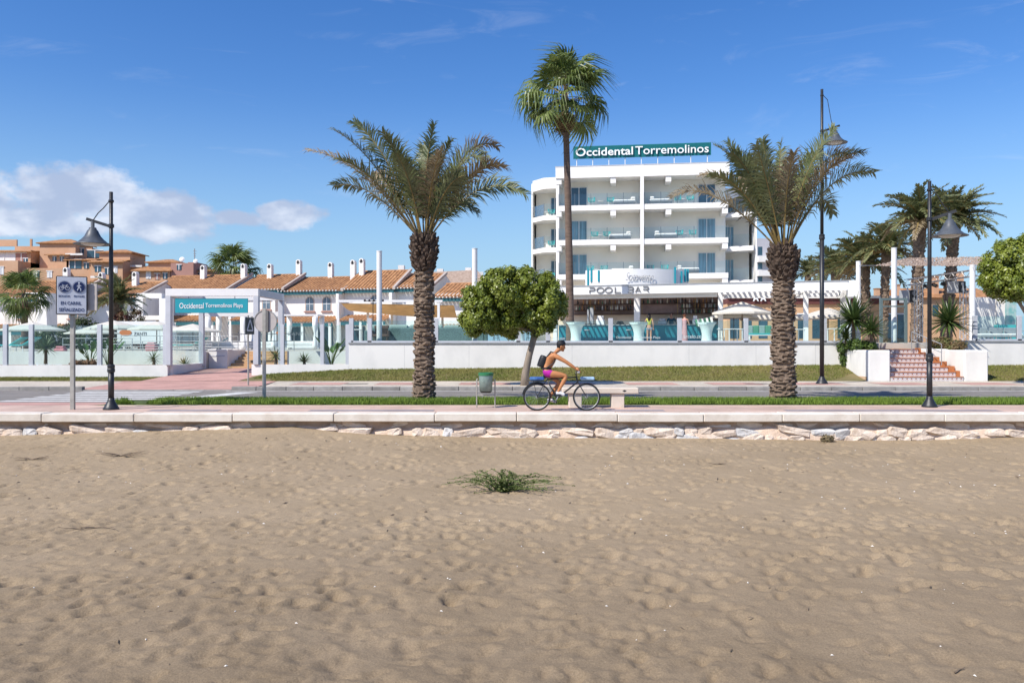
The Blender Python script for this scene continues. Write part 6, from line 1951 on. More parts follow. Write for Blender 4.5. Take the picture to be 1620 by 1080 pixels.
for i, pxx in enumerate((1465, 1478, 1492, 1502)):
    c = W(pxx, 455 - (pxx - 1434) * .12, 45.6 - i * .4)
    o = thing('stage_light', 'stage spotlight hanging from the lighting truss', 'spotlight', c, .6 + .3 * i, 'spotlights on the stage truss')
    part(o, 'can', MB().tube([(0, .12, 0), (0, -.14, -.10)], [.09, .11], 10), BLACK)
    part(o, 'lens', MB().ball((0, -.14, -.10), .08, 8, 5), mat('warm_lens', (.55, .25, .12), .3, .1, 4))
    part(o, 'yoke', MB().tube([(-.12, 0, 0), (-.12, 0, .16), (.12, 0, .16), (.12, 0, 0)], .012, 5), BLACK)
nt_ = thing('shade_netting', 'tan shade netting stretched over the terrace between white posts', 'netting', (W(1470, 0, 43).x, 43, 5.8))
NET = mat('tan_netting', (.42, .31, .24), .95, .35, 4, col2=(.66, .54, .44), translucent=.35)
a0, a1 = W(1385, 420, 43), W(1436, 408, 50); b0, b1 = W(1562, 420, 41), W(1556, 406, 50); q = MB(); rg = random.Random(3)
n, m_ = 120, 46
off = Vector(nt_.location)
P_ = {}
for i in range(n + 1):
    for j in range(m_ + 1):
        u, v = i / n, j / m_
        p = a0.lerp(b0, u).lerp(a1.lerp(b1, u), v) - off
        p.z += -.12 * math.sin(math.pi * v) * math.sin(math.pi * u) + rg.uniform(-.05, .05)
        q.v.append((p.x + rg.uniform(-.03, .03), p.y, p.z))
for i in range(n):
    for j in range(m_):
        if rg.random() < .27: continue
        a = i * (m_ + 1) + j; q.f.append((a, a + m_ + 1, a + m_ + 2, a + 1)); q.mi.append(0)
part(nt_, 'net', q, NET)
part(nt_, 'stay_cable', MB().tube([W(1358, 420, 46) - off, a0 - off + Vector((.1, 0, 0))], .012, 4).tube([W(1538, 422, 40.5) - off, W(1562, 428, 36) - off], .010, 4), STEEL)
# white screens and blue-green picture on the stage side
ws = thing('stage_screen', 'white stage screen wall with a turquoise painted panel beyond the steps', 'wall', (W(1580, 0, 48).x, 48, 1.70))
kx = lambda p, Y: W(p, 0, Y).x - ws.location.x
part(ws, 'screen', MB().box(kx(1543, 48), kx(1576, 48), 0, .15, 0, CZ + (540 - 470) * 48 / F - 1.7), WHITE)
part(ws, 'grey_panel', MB().box(kx(1577, 47), kx(1590, 47), -1, -.85, 0, 3.0), CREAM)
part(ws, 'painted_panel', MB().box(kx(1591, 48), kx(1608, 48), .0, .1, .6, 2.9), mat('turquoise_mural', (.10, .38, .36), .7, .3, 2.5, col2=(.50, .55, .52)))
part(ws, 'counter', MB().box(kx(1577, 46), kx(1608, 46), -2.2, -1.7, 0, 1.0), TEALCHAIR)
for pxx, Y, lab in ((1556, 40.5, 'grey outdoor lounge chair behind the glass beyond the steps'), (1581, 40.8, 'grey outdoor lounge chair in the middle of the terrace beyond the steps'), (1604, 40.6, 'grey outdoor lounge chair below the turquoise painted panel')):
    o = thing('lounge_chair', lab, 'chair', (W(pxx, 0, Y).x, Y, 1.70))
    part(o, 'seat', MB().cbox(-.34, .34, -.3, .3, .28, .36, .02), GREYCAP); part(o, 'back', MB().cbox(-.34, .34, .24, .3, .37, .75, .02), GREYCAP)
    part(o, 'cushion', MB().cbox(-.3, .3, -.27, .2, .361, .46, .03), LINEN)
    for x in (-.3, .3):
        for y in (-.25, .27): part(o, 'leg', MB().box(x - .02, x + .02, y - .02, y + .02, 0, .279), GREYCAP)
        part(o, 'armrest', MB().box(x - .03, x + .03, -.28, .239, .56, .60), GREYCAP)
# ================================================================== HOTEL
HL, HR = Vector(((880 - 810) * 73 / F, 73, 1.7)), Vector(((1152 - 810) * 71 / F, 71, 1.7))
hd = (HR - HL).normalized(); HRZ = math.atan2(hd.y, hd.x); HW = (HR - HL).length
hn = Vector((-hd.y, hd.x, 0))


def hx(px, k_=0.0):
    t_ = (px - 810.0) / F; p = HL + hn * k_
    return (t_ * p.y - p.x) / (hd.x - t_ * hd.y)


hz = lambda z: z - 1.7
FL = [hz(4.70), hz(7.70), hz(10.74), hz(13.78)]
RT = hz(17.2)
HCREAM = mat('hotel_cream', (.91, .87, .77), .85, .03, .6)
ht = thing('hotel', 'white four storey beach hotel with deep balconies and a roof sign', 'building', HL, HRZ)
BD = 1.9                                            # balcony depth
part(ht, 'wall', MB().box(0, HW, BD, 12, 0, hz(16.2)), HCREAM)
part(ht, 'wall', MB().box(-.02, .25, 0, BD - .01, 0, hz(16.2)).box(HW - .22, HW + .02, 0, BD - .01, 0, FL[0] - .5), HWHITE)
part(ht, 'roof', MB().box(-.05, HW + .1, -.15, 12.2, hz(16.2), RT), HWHITE)
part(ht, 'roof_edge', MB().box(-.08, HW + .13, -.18, 12.25, RT + .001, RT + .06), LIGHTGREY)
xp0, xp1 = hx(1013), hx(1018.5)
part(ht, 'partition', MB().box(xp0, xp1, -.18, BD - .01, 0, RT - .01), HWHITE)
for z in FL:
    part(ht, 'balcony_slab', MB().box(.26, xp0 - .01, -.1, BD - .01, z - .46, z), HWHITE)
    part(ht, 'balcony_slab', MB().box(xp1 + .01, HW, -.1, BD - .01, z - .46, z), HWHITE)
for z in FL[1:] + [hz(16.65)]:
    for pxx in (884, 970, 1057.5, 1147): part(ht, 'beam_end', MB().box(hx(pxx) - .24, hx(pxx) + .24, -.05, BD - .02, z - .95, z - .465), HWHITE)


def slide_door(root, x0, x1, z0, z1, y, m=CURTAIN):
    d = part(root, 'door', MB().box(x0, x1, y - .04, y - .01, z0, z1), m)
    w_ = .06
    part(d, 'frame', MB().box(x0 - w_, x0, y - .08, y - .005, z0, z1 + w_).box(x1, x1 + w_, y - .08, y - .005, z0, z1 + w_).box(x0, x1, y - .08, y - .005, z1, z1 + w_).box((x0 + x1) / 2 - w_ / 2, (x0 + x1) / 2 + w_ / 2, y - .08, y - .041, z0, z1), WHITEP)
    return d


for fi, z in enumerate(FL[1:]):
    slide_door(ht, hx(904, BD), hx(928, BD), z, z + 1.92, BD, GLASSW if fi == 2 else CURTAIN)
    slide_door(ht, hx(1105, BD), hx(1131, BD), z, z + 1.92, BD, GLASSW if fi == 2 else CURTAIN)
    part(ht, 'low_parapet', MB().box(hx(1132, .4), HW - .25, .3, .5, z + .001, z + .45), HWHITE)
    for seg in ((hx(884), xp0 - .05), (xp1 + .05, HW - .05)):
        rl = part(ht, 'balustrade', MB().box(seg[0], seg[1], -.06, -.045, z + .05, z + 1.02), GLASSC)
        n = 5
        ps_ = MB()
        for i in range(n + 1):
            x = seg[0] + (seg[1] - seg[0]) * i / n; ps_.box(x - .02, x + .02, -.04, -.005, z, z + 1.05)
        part(rl, 'posts', ps_, GREYCAP, kind='stuff')
# ground and first floor openings behind the bar
for pxx in (890, 960, 1040, 1125): slide_door(ht, hx(pxx, BD), hx(pxx + 24, BD), 3.05, 4.9, BD, GLASSW)
slide_door(ht, hx(1107, BD), hx(1136, BD), FL[0], FL[0] + 1.0, BD, GLASSW)


def wing(name, poly, zs, ztop, glass_edges, wall_poly, wm, door):
    """side wing of stacked balconies: polygon slabs"""
    w_ = part(ht, name, MB().prism(wall_poly, 0, ztop - .9, 'z'), wm)
    for z in zs:
        s_ = part(w_, 'balcony_slab', MB().prism(poly, z - .42, z, 'z'), HWHITE)
    part(w_, 'roof_band', MB().prism(poly, ztop - 1.0, ztop, 'z'), HWHITE)
    for z in zs:
        for a, b in glass_edges:
            d = (Vector(b) - Vector(a)).normalized(); nn = Vector((-d.y, d.x)) * .02
            part(w_, 'balustrade', MB().add([(a[0], a[1], z + .05), (b[0], b[1], z + .05), (b[0], b[1], z + 1.05), (a[0], a[1], z + 1.05), (a[0] + nn.x, a[1] + nn.y, z + .05), (b[0] + nn.x, b[1] + nn.y, z + .05), (b[0] + nn.x, b[1] + nn.y, z + 1.05), (a[0] + nn.x, a[1] + nn.y, z + 1.05)],
                 [(0, 1, 2, 3), (7, 6, 5, 4), (3, 2, 6, 7), (1, 5, 6, 2), (0, 3, 7, 4), (0, 4, 5, 1)]), GLASSC)
            for e in (a, b): part(w_, 'rail_post', MB().box(e[0] - .025, e[0] + .025, e[1] - .025, e[1] + .025, z, z + 1.1), GREYCAP)
        door(w_, z)


LW = [hz(7.35), hz(10.35), hz(13.3)]
pl_ = [(-.03, 2.0), (-1.35, 2.2), (-2.5, 3.6), (-2.5, 7.5), (-.03, 7.5)]
wing('side_wing', pl_, LW, hz(16.75), [((-1.3, 2.26), (-2.42, 3.62)), ((-.1, 2.06), (-1.3, 2.26))], [(-.03, 4.6), (-2.3, 4.9), (-2.3, 7.4), (-.03, 7.4)], HCREAM,
     lambda w_, z: slide_door(w_, -.85, -.2, z, z + 2.0, 4.62, GLASSW))
part(ht, 'wing_end_wall', MB().box(-2.62, -2.5, 3.55, 7.6, 0, hz(16.5)), HWHITE)
RWG = [hz(7.2), hz(10.2), hz(13.2)]
pr_ = [(HW + .03, 2.2), (HW + 2.35, 1.5), (HW + 2.55, 1.9), (HW + 2.55, 7.5), (HW + .03, 7.5)]
wing('side_wing', pr_, RWG, hz(15.4), [((HW + .12, 2.25), (HW + 2.3, 1.6))], [(HW + .03, 4.4), (HW + 2.3, 3.7), (HW + 2.3, 7.4), (HW + .03, 7.4)], HCREAM,
     lambda w_, z: slide_door(w_, HW + .25, HW + 1.1, z, z + 2.0, 4.15, CURTAIN))
part(ht, 'wing_end_wall', MB().box(HW + 2.551, HW + 2.68, 1.75, 7.6, 0, hz(15.6)), HWHITE)

# roof sign
rsg = thing('roof_sign', 'long teal slatted roof sign with large white hotel name letters', 'sign', HL + hn * 1.2 + Vector((0, 0, RT + .06)), HRZ)
x0, x1 = hx(907, 1.2), hx(1125, 1.2); zb_, zt_ = .92, 2.05
for i in range(9):
    z = zb_ + (zt_ - zb_) * i / 9
    part(rsg, 'slat', MB().box(x0, x1, 0, .05, z, z + (zt_ - zb_) / 9 - .018), TEALS)
part(rsg, 'backing', MB().box(x0 + .02, x1 - .02, .051, .08, zb_, zt_ - .02), mat('deep_teal', (.004, .075, .085), .6, .05, 2))
n = 9
for i in range(n):
    x = x0 + .3 + (x1 - x0 - .6) * i / (n - 1)
    part(rsg, 'support', MB().tube([(x, .12, 0), (x, .12, zt_ - .1)], .035, 6).tube([(x, .9, 0), (x, .12, 1.3)], .03, 6), WHITEP)
xm = x0 + (x1 - x0) * .445
part(rsg, 'lettering', text_fit('Occidental', x0 + .22, xm - .08, -.10, (zb_ + zt_) / 2, .72, depth=.12, bold=.012), LETTER)
part(rsg, 'lettering', text_fit('Torremolinos', xm + .12, x1 - .22, -.10, (zb_ + zt_) / 2, .72, depth=.12, bold=.004), LETTER)

# balcony furniture
bed = thing('balcony_daybed', '', 'daybed', (0, 0, 0))
part(bed, 'base', MB().cbox(-.95, .95, -.38, .38, .08, .26, .02), GREYCAP)
part(bed, 'mattress', MB().cbox(-.97, .97, -.40, .40, .27, .52, .07), LINEN)
part(bed, 'pillow', MB().cbox(.55, .95, -.36, .36, .53, .74, .07), LINEN)
bch = thing('balcony_chair', '', 'chair', (0, 0, 0))
part(bch, 'seat', MB().lathe([(.001, .40), (.26, .40), (.28, .44), (.001, .45)], 14), TEALCHAIR)
sm = MB()
for i in range(9):
    a = R(200 - 220 * i / 8 + 0)
    sm.beam((.26 * math.cos(a), .26 * math.sin(a), .45), (.31 * math.cos(a), .31 * math.sin(a), .80), .05, .02)
part(bch, 'backrest', sm, TEALCHAIR)
part(bch, 'top_rail', MB().tube([(.31 * math.cos(R(a)), .31 * math.sin(R(a)), .80) for a in range(-20, 201, 20)], .022, 5), TEALCHAIR)
for x, y in ((-.18, -.18), (.18, -.18), (-.18, .18), (.18, .18)): part(bch, 'leg', MB().tube([(x, y, .41), (x * 1.2, y * 1.2, 0)], .016, 5), WHITEP)
btb = thing('balcony_table', '', 'table', (0, 0, 0))
part(btb, 'top', MB().lathe([(.001, .48), (.28, .48), (.28, .51), (.001, .511)], 14), WHITEP)
part(btb, 'leg', MB().lathe([(.16, 0), (.16, .02), (.03, .05), (.03, .48)], 10), WHITEP)


def hp(px, k_, z): return HL + hd * hx(px, k_) + hn * k_ + Vector((0, 0, z + .002))


fn_ = ('lowest visible', 'middle', 'top')
LAY = {2: [(936, 966, 988, 1045, 1072, 1092)], 1: [(941, 960, 981, 1053, 1075, 1096)], 0: [(934, 956, 985, 1088, 1029, 1052)]}
for fi, z in enumerate(FL[1:]):
    c1, c2, b1_, b2_, c3, c4 = LAY[fi][0]
    f_ = fn_[fi]
    place(bed, USED, hp(b1_, .75, z), HRZ, 'white daybed on the %s floor hotel balcony, fan palm side of the partition' % f_)
    place(bed, USED, hp(b2_, .75, z), HRZ + math.pi, 'white daybed on the %s floor hotel balcony, wing side of the partition' % f_)
    for c, s_ in ((c1, 'nearer the fan palm'), (c2, 'nearer the daybed'), ):
        place(bch, USED, hp(c, .7, z), HRZ + rnd.uniform(-.4, .4), 'turquoise chair on the %s hotel balcony, fan palm side, %s' % (f_, s_))
    for c, s_ in ((c3, 'next to the daybed'), (c4, 'away from the daybed')):
        place(bch, USED, hp(c, .7, z), HRZ + rnd.uniform(-.4, .4), 'turquoise chair on the %s hotel balcony, wing side, %s' % (f_, s_))
    place(btb, USED, hp((c1 + c2) / 2, .8, z), HRZ, 'small white table between chairs on the %s balcony, fan palm side' % f_)
    place(btb, USED, hp((c3 + c4) / 2, .8, z), HRZ, 'small white table between chairs on the %s balcony, wing side' % f_)
    place(btb, USED, hp(862 + fi, 3.4, LW[fi]), HRZ, 'small white table on the %s balcony of the angled side wing' % f_)
    place(bch, USED, HL + hd * -.75 + hn * 3.6 + Vector((0, 0, LW[fi] + .002)), HRZ, 'chair on the %s balcony of the angled side wing' % f_)

# low building behind canopy, distant blocks
lb = thing('low_restaurant', 'low peach restaurant with a maroon band behind the slatted canopy', 'building', (W(1290, 0, 62).x, 62, 1.70))
kx = lambda p, Y: W(p, 0, Y).x - lb.location.x
part(lb, 'wall', MB().box(kx(1150, 62), kx(1436, 62), 0, 6, 0, CZ + (540 - 481) * 62 / F - 1.7), PEACH)
part(lb, 'maroon_band', MB().box(kx(1150, 62), kx(1436, 62), -.15, 6.1, CZ + (540 - 481) * 62 / F - 1.7 + .001, CZ + (540 - 472) * 62 / F - 1.7), mat('maroon_paint', (.13, .045, .042), .8, .1, 1))
part(lb, 'roof_edge', MB().box(kx(1150, 62), kx(1436, 62), -.3, 6.2, CZ + (540 - 472) * 62 / F - 1.7 + .001, CZ + (540 - 468) * 62 / F - 1.7), WHITE)
for pxx in (1155, 1175, 1200, 1240, 1262, 1285, 1325, 1400, 1420):
    w_ = part(lb, 'window', MB().box(kx(pxx, 62), kx(pxx + 14, 62), -.03, .05, .3, 2.1), GLASSW)
    part(w_, 'frame', MB().box(kx(pxx, 62) - .06, kx(pxx + 14, 62) + .06, -.05, -.031, 2.1, 2.2), WHITEP)
lt2 = thing('lettering', 'white emblem letters on the maroon band behind the canopy', 'lettering', (W(1201, 0, 61.8).x, 61.7, 4.6))
part(lt2, 'glyphs', text_fit('A A', -.5, .5, 0, .42, .45, depth=.05, bold=.03), LETTER)
tb2 = thing('terracotta_house', 'terracotta house with chimneys behind the stage truss', 'building', (W(1490, 0, 84).x, 84, 1.7))
kx = lambda p, Y: W(p, 0, Y).x - tb2.location.x
kz = lambda p, Y: W(0, p, Y).z - 1.7
part(tb2, 'wall', MB().box(kx(1425, 84), kx(1580, 84), 0, 8, 0, kz(470, 84)), PEACH)
part(tb2, 'roof', MB().prism([(-.4, kz(471, 84)), (8.4, kz(471, 84)), (4, kz(452, 84))], kx(1440, 84), kx(1580, 84), 'x'), TILE)
for pxx, ya, yb_ in ((1399, 456, 480), (1429, 450, 475), (1459, 445, 470), (1491, 437, 468), (1531, 429, 465)):
    c_ = part(tb2, 'chimney', MB().box(kx(pxx - 4, 84), kx(pxx + 4, 84), 1.2, 1.9, kz(yb_ + 20, 84), kz(ya, 84)), TERRA)
    part(c_, 'cap', MB().box(kx(pxx - 4.6, 84), kx(pxx + 4.6, 84), 1.15, 1.95, kz(ya, 84) + .001, kz(ya - 1.5, 84)), TILE)
for pxx in (1445, 1475, 1545): part(tb2, 'window', MB().box(kx(pxx, 84), kx(pxx + 9, 84), -.05, .05, kz(500, 84), kz(482, 84)), GLASSW)
gb_ = thing('apartment_block', 'pale grey apartment block between the hotel wing and the date palm', 'building', (W(1212, 0, 115).x, 115, 1.7))
kx = lambda p, Y: W(p, 0, Y).x - gb_.location.x
kz = lambda p, Y: W(0, p, Y).z - 1.7
part(gb_, 'wall', MB().box(kx(1188, 115), kx(1232, 115), 0, 9, 0, kz(377, 115)), mat('pale_grey_render', (.46, .46, .49), .9, .05, .3))
for i in range(4):
    z = kz(405 + i * 22, 115)
    part(gb_, 'balcony', MB().box(kx(1197, 115), kx(1232, 115), -1.0, -.01, z - .9, z - .1), WHITE)
    w_ = part(gb_, 'window', MB().box(kx(1199, 115), kx(1206, 115), -.02, .05, z + .1, z + 1.3), GLASSW)

# ================================================================== TOWNHOUSES
def corrugated(x0, x1, y0, z0, y1, z1, pitch=.30, h=.07):
    """sheet of barrel tiles running up the slope"""
    n = max(4, int((x1 - x0) / pitch)); q = MB(); m_ = 4
    d = Vector((0, y1 - y0, z1 - z0)); nn = Vector((0, -(z1 - z0), (y1 - y0))).normalized()
    if nn.z < 0: nn = -nn
    for i in range(n):
        xa = x0 + (x1 - x0) * i / n; w_ = (x1 - x0) / n
        pr = []
        for k_ in range(m_ + 1):
            a = math.pi * k_ / m_
            pr.append((xa + w_ * .5 - w_ * .42 * math.cos(a), h * math.sin(a)))
        pr.append((xa + w_, 0))
        b = len(q.v)
        for (x, hh) in pr:
            q.v.append((x, y0 + nn.y * hh, z0 + nn.z * hh)); q.v.append((x, y1 + nn.y * hh, z1 + nn.z * hh))
        for k_ in range(len(pr) - 1):
            a = b + 2 * k_; q.f.append((a, a + 2, a + 3, a + 1)); q.mi.append(0)
    return q


ARCHM = mat('blue_grey_window', (.12, .17, .22), .15, .3, 3, spec=.8)


def arch_poly(x, z, w, h, n=8):
    return [(x - w / 2, z), (x + w / 2, z)] + [(x + w / 2 * math.cos(math.pi * i / n), z + h - w / 2 + w / 2 * math.sin(math.pi * i / n)) for i in range(n + 1)]


def townhouse(label, px, Y, w, eave, ridge, rz, seed, chimneys=((.5, 1.6),), windows=2, porch=True, left_wall=True, fascia=True, group='white townhouses with clay roofs', zb=1.2):
    rg = random.Random(seed)
    o = thing('townhouse', label, 'house', (W(px, 0, Y).x, Y, zb), rz)
    D = 8.0
    part(o, 'wall', MB().prism([(0, 0), (D, 0), (D, eave), (D / 2, ridge - .12), (0, eave)], 0, w, 'x'), WHITE)
    rf = part(o, 'roof', corrugated(-.15, w - .05, -.75, eave - .28, D / 2, ridge, .34, .085), TILE)
    part(rf, 'back_slope', MB().add([(-.15, D / 2, ridge), (w - .05, D / 2, ridge), (w - .05, D + .6, eave - .2), (-.15, D + .6, eave - .2)], [(0, 1, 2, 3)]), TILE)
    part(rf, 'ridge_tiles', MB().tube([(-.15, D / 2, ridge), (w - .05, D / 2, ridge)], .11, 8), TILE)
    part(rf, 'party_wall', MB().prism([(-.80, eave - .34), (D / 2, ridge - .02), (D / 2, ridge + .22), (-.80, eave - .10)], w - .04, w + .22, 'x'), mat('grey_mortar_verge', (.42, .36, .32), .9, .1, 1))
    ew = MB()
    for i in range(int(w / .34)): ew.ball((-.15 + .34 * i + .17, -.77, eave - .255), .075, 5, 3)
    part(rf, 'tile_ends', ew, WHITE, kind='stuff')
    if fascia: part(o, 'fascia', MB().box(-.1, w, -.62, -.5, eave - .62, eave - .33), DARKTEAL)
    for cx, ch in chimneys:
        cy2 = D * .38 if ch < 2 else D * .5
        zb2 = eave + (ridge - eave) * cy2 / (D / 2) - .5
        c_ = part(rf, 'chimney', MB().box(cx * w - .25, cx * w + .25, cy2 - .25, cy2 + .25, zb2, ridge + ch * .66), WHITE)
        part(c_, 'chimney_hood', MB().tube([(cx * w, cy2 - .25, ridge + ch * .66), (cx * w, cy2 + .25, ridge + ch * .66)], .25, 12), WHITE)
        part(c_, 'vent', MB().prism(arch_poly(cx * w, ridge + ch * .66 - .2, .2, .34), cy2 - .28, cy2 - .251), BLACK)
    for i in range(windows):
        x = w * (.45 + .27 * i) if windows > 1 else w * .6
        z = eave - 2.15
        wd = part(o, 'window', MB().prism(arch_poly(x, z, .80, 1.30), -.03, .02), ARCHM)
        part(wd, 'surround', MB().prism(arch_poly(x, z - .06, 1.0, 1.46), -.02, .015), mat('beige_surround', (.52, .42, .36), .9, .08, 2))
        part(wd, 'sill', MB().box(x - .58, x + .58, -.16, 0, z - .16, z - .061), mat('tile_sill', (.36, .20, .17), .9, .1, 2))
        part(wd, 'glazing_bar', MB().box(x - .02, x + .02, -.05, -.031, z, z + 1.28).box(x - .4, x + .4, -.05, -.031, z + .62, z + .66), WHITEP)
    if porch:
        pr = part(o, 'porch_roof', corrugated(.3, w - .2, -2.4, eave - 3.35, -.02, eave - 2.75, .34, .085), TILE)
        part(pr, 'porch_fascia', MB().box(.3, w - .2, -2.3, -2.2, eave - 3.75, eave - 3.42), DARKTEAL)
        for x in (.5, w * .5, w - .5): part(pr, 'porch_post', MB().box(x - .12, x + .12, -2.3, -2.06, 0, eave - 3.44), WHITE)
    if left_wall:
        part(o, 'fin_wall', MB().box(-.30, -.02, -1.3, .0, 0, eave - .7), WHITE)
    # ground floor openings
    for x in (w * .25, w * .7): part(o, 'patio_door', MB().box(x - .8, x + .8, -.03, .02, 0, 2.0), GLASSW)
    return o


TA = R(-13)
townhouse('white townhouse with clay roof behind the portal sign, two chimneys', 236, 84, 9.2, 5.9, 7.5, TA, 1, ((.46, 1.2), (.97, 1.3)), 2, zb=1.2)
townhouse('white townhouse with a clay roof just behind the portal corner, one tall chimney', 377, 82.5, 5.2, 5.95, 7.5, TA, 2, ((.35, 1.3), (.88, 2.0)), 1)
townhouse('white townhouse with two arched windows and a teal eave board', 446, 81.5, 6.7, 5.75, 7.15, TA, 3, ((.5, 2.0),), 2)
townhouse('taller white townhouse behind the tall terrace post, stepped roof', 545, 80, 5.3, 5.85, 7.7, TA, 4, ((-.08, 1.3), (.1, 1.5)), 1)
townhouse('narrow white townhouse just behind the date palm trunk', 628, 79, 3.6, 5.9, 7.3, TA, 5, ((.4, 1.6),), 1, porch=False)
townhouse('small white townhouse with a low clay roof between the date palm and the round tree', 688, 76, 2.9, 4.85, 6.15, TA, 6, (), 0, porch=True, left_wall=False)
townhouse('white townhouse with three arched windows behind the small fan palm', -30, 78, 9.4, 4.9, 6.5, R(-6), 7, ((.30, .9), (.70, 1.6)), 3)
townhouse('shaded white townhouse behind the lane sign', 118, 80, 7.2, 5.0, 6.5, R(-10), 8, ((.1, 1.2), (.62, 1.2)), 1, porch=False)
wf = thing('white_frame_porch', 'white framed balcony porch between the arching palm and the portal', 'porch', (W(225, 0, 74).x, 74, 1.2))
kx = lambda p: W(p, 0, 74).x - wf.location.x
kz = lambda p: W(0, p, 74).z - 1.2
part(wf, 'column', MB().box(kx(217), kx(228), -.3, .4, 0, kz(472)), WHITE)
part(wf, 'lintel', MB().box(kx(217), kx(258), -.3, .4, kz(472) + .001, kz(464)), WHITE)
part(wf, 'column', MB().box(kx(254), kx(272), -.3, .4, 0, kz(472)), WHITE)
part(wf, 'floor_band', MB().box(kx(228), kx(254), -.25, 1.5, kz(506), kz(499)), CREAM)
wf2 = thing('white_frame_porch', 'white framed balcony porch beside the small fan palm trunk', 'porch', (W(60, 0, 74).x, 74, 1.2))
kx = lambda p: W(p, 0, 74).x - wf2.location.x
part(wf2, 'column', MB().box(kx(62), kx(77), -.3, 1.4, 0, kz(466)), WHITE)
part(wf2, 'lintel', MB().box(kx(42), kx(77), -.3, 1.4, kz(466) + .001, kz(463)), WHITE)
part(wf2, 'balcony_rail', MB().box(kx(45), kx(62), -.25, -.1, kz(512), kz(500)), CREAM)
# brown hipped roof far behind
hr_ = thing('large_roof_building', 'large grey brown roofed building behind the townhouses', 'building', (W(710, 0, 105).x, 105, 1.2))
kx = lambda p: W(p, 0, 105).x - hr_.location.x
kz = lambda p: W(0, p, 105).z - 1.2
GB = mat('grey_brown_tiles', (.30, .215, .16), .9, .25, 3, .4, 10, col2=(.42, .32, .25))
part(hr_, 'wall', MB().box(kx(640), kx(760), 1, 14, 0, kz(452)), CREAM)
part(hr_, 'roof', MB().add([(kx(625), 0, kz(458)), (kx(775), 0, kz(458)), (kx(775), 15, kz(458)), (kx(625), 15, kz(458)), (kx(640), 5.5, kz(426)), (kx(752), 5.5, kz(421)), (kx(752), 9.5, kz(421)), (kx(640), 9.5, kz(426))],
     [(0, 1, 5, 4), (1, 2, 6, 5), (2, 3, 7, 6), (3, 0, 4, 7), (4, 5, 6, 7)]), GB)
part(hr_, 'lower_roof', MB().add([(kx(700), -10, kz(520)), (kx(770), -10, kz(520)), (kx(770), .0, kz(460)), (kx(715), .0, kz(460))], [(0, 1, 2, 3)]), GB)
for pxx, t_ in ((625, 413), (690, 419), (737, 417), (757, 424)):
    part(hr_, 'chimney', MB().box(kx(pxx - 5), kx(pxx + 5), 5.6, 6.8, kz(440), kz(t_)), WHITE)

# ================================================================== TERRACOTTA APARTMENTS ON THE HILL
AY = 135


def apartment(label, px0, tower, blocks, wins, m, extras=()):
    """blocks/tower in photograph columns and rows at distance AY"""
    o = thing('terracotta_apartments', label, 'building', (W(px0, 0, AY).x, AY, 1.2))
    kx = lambda p: W(p, 0, AY).x - o.location.x
    kz = lambda p: W(0, p, AY).z - 1.2
    for (a, b, t_, y0, y1, roof) in blocks:
        part(o, 'wall', MB().box(kx(a), kx(b), y0, y1, 0, kz(t_)), m)
        if roof:
            part(o, 'roof', MB().add([(kx(a) - .3, y0 - .6, kz(t_ + 2)), (kx(b) + .5, y0 - .6, kz(t_ + 2)), (kx(b) + .5 - roof * .06, y0 + 5, kz(t_ - roof)), (kx(a), y0 + 5, kz(t_ - roof)), (kx(a) - .3, y0 - .6, kz(t_ + 3.5)), (kx(b) + .5, y0 - .6, kz(t_ + 3.5))], [(0, 1, 2, 3), (4, 5, 1, 0)]), TILE)
    if tower:
        a, b, t_, e = tower
        part(o, 'tower', MB().box(kx(a) + .15, kx(b) - .2, 2.6, 8.4, 0, kz(e)), m)
        xa, xb = kx(a) - .3, kx(b) + .3
        part(o, 'tower_roof', MB().add([(xa, 2.2, kz(e)), (xb, 2.2, kz(e)), (xb, 8.8, kz(e)), (xa, 8.8, kz(e)), ((xa * .6 + xb * .4), 5.5, kz(t_)), ((xa * .4 + xb * .6), 5.5, kz(t_)), (xa, 2.2, kz(e + 1.6)), (xb, 2.2, kz(e + 1.6)), (xb, 8.8, kz(e + 1.6)), (xa, 8.8, kz(e + 1.6))],
             [(0, 1, 5, 4), (1, 2, 5), (2, 3, 4, 5), (3, 0, 4), (6, 7, 1, 0), (7, 8, 2, 1), (9, 6, 0, 3)]), TILE)
    for (a, b, t_, c, y, mm) in wins:
        w_ = part(o, 'window', MB().box(kx(a), kx(b), y - .06, y + .02, kz(c), kz(t_)), mm)
        part(w_, 'frame', MB().box(kx(a) - .1, kx(b) + .1, y - .12, y - .061, kz(t_), kz(t_) + .12).box(kx((a + b) / 2) - .06, kx((a + b) / 2) + .06, y - .12, y - .061, kz(c), kz(t_)), WHITEP)
    for (a, b, t_, c, y0, y1, mm) in extras: part(o, 'wall', MB().box(kx(a), kx(b), y0, y1, kz(c), kz(t_)), mm)
    return o


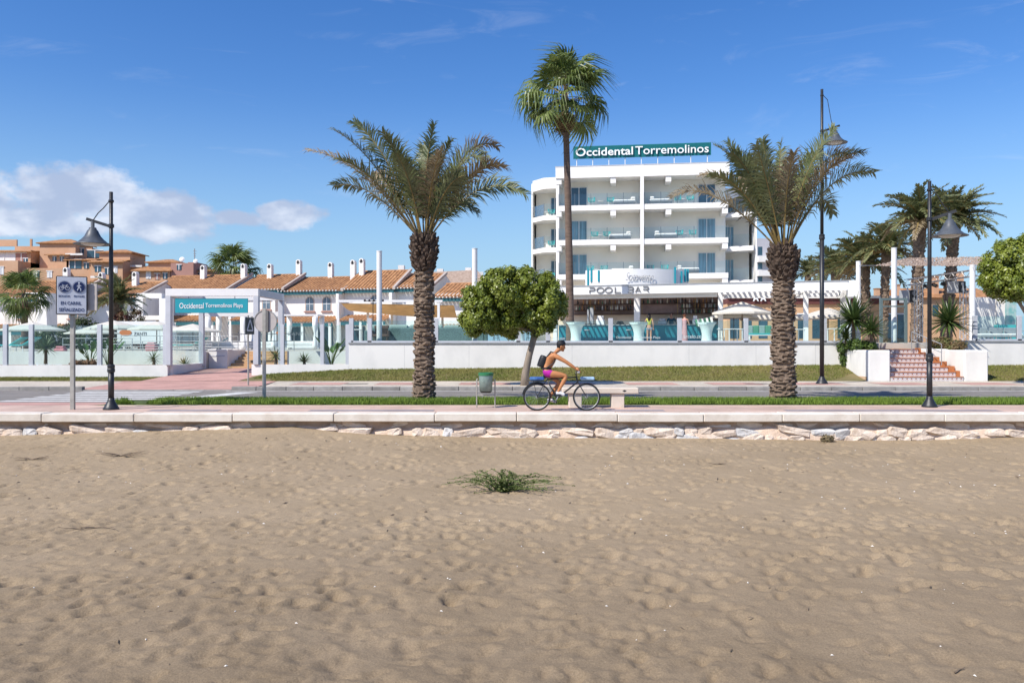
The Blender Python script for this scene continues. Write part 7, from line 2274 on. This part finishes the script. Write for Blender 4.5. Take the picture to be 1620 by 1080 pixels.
apartment('terracotta apartments with roof terrace and square tower above the small fan palm', 40, (47, 108, 372, 381), ((-60, 40, 414, -2, 8, 0), (40, 104, 425, -1, 8, 0), (-60, 40, 394, 1.5, 8, 4), (70, 103, 400, 1, 8, 8), (0, 48, 385, 4, 9, 0)),
          ((-20, 16, 398, 413, 1.5, WHITEP), (17, 34, 399, 413, 1.5, TERRAD), (104, 106, 410, 424, 1, GLASSW), (43, 50, 410, 415, -1, GLASSW), (60, 68, 430, 440, -1, GLASSW), (80, 88, 430, 440, -1, WHITEP), (78, 84, 405, 412, 1, GLASSW), (90, 96, 405, 412, 1, GLASSW), (-12, -2, 424, 436, -2, GLASSW), (8, 18, 424, 436, -2, WHITEP)), TERRA, ((-30, 2, 374, 385, 4.2, 4.5, TERRA), (24, 27, 373, 385, 4.1, 4.4, TERRA)))
apartment('terracotta apartments with glazed bays in the middle of the hillside row', 150, (143, 196, 389, 396), ((100, 146, 408, 1, 8, 6), (144, 194, 412, 0, 8, 8), (100, 126, 388, 4, 8, 0)),
          ((104, 124, 410, 424, 1, GLASSW), (104, 113, 389, 400, 4, GLASSW), (118, 144, 392, 404, 4, GLASSW), (150, 160, 421, 430, 0, GLASSW), (166, 176, 424, 434, 0, GLASSW), (180, 186, 422, 432, 0, WHITEP), (128, 136, 415, 424, 1, GLASSW), (160, 168, 400, 408, 3, GLASSW)), TERRA, ((100, 127, 400, 403, .6, .9, WHITE), (146, 170, 437, 440, -.6, -.3, WHITE)))
apartment('terracotta apartments with hipped tower at the end of the hillside row', 240, (222, 271, 405, 412), ((194, 214, 420, 3, 8, 0), (212, 269, 426, 0, 8, 10)),
          ((231, 239, 429, 441, 0, WHITEP), (245, 253, 433, 442, 0, TERRAD), (196, 206, 428, 440, 3, GLASSW), (258, 265, 432, 441, 0, GLASSW), (214, 221, 430, 438, 0, GLASSW)), TERRA, ((194, 213, 417, 420, 2.6, 2.9, WHITE),))
pk = apartment('dusty rose apartment house with antenna and satellite dishes', 290, None, ((270, 306, 416, 0, 8, 0), (302, 330, 424, 2, 8, 4), (286, 300, 412, 3, 8, 0)), ((280, 287, 419, 427, 0, GLASSW), (306, 312, 430, 437, 2, GLASSW)), TERRAD)
kx = lambda p: W(p, 0, AY).x - pk.location.x
kz = lambda p: W(0, p, AY).z - 1.2
part(pk, 'antenna', MB().tube([(kx(293), 4, kz(412)), (kx(293), 4, kz(389))], .07, 5).tube([(kx(291), 4, kz(393)), (kx(296), 4, kz(393))], .05, 4).tube([(kx(291), 4, kz(397)), (kx(295.5), 4, kz(397))], .05, 4).tube([(kx(291.5), 4, kz(401)), (kx(295), 4, kz(401))], .05, 4), GREYCAP)
for pxx, py_, r_ in ((276, 407, .45), (298, 410, .4)):
    part(pk, 'satellite_dish', turned(MB().lathe([(.001, .12), (r_ * .6, .06), (r_, -.05), (r_, -.08), (.001, .09)], 14), Matrix.Translation((kx(pxx), 3, kz(py_))) @ Matrix.Rotation(R(70), 4, 'X')), WHITEP)
    part(pk, 'dish_arm', MB().tube([(kx(pxx), 3.1, kz(py_)), (kx(pxx), 3.4, kz(424))], .06, 5), GREYCAP)
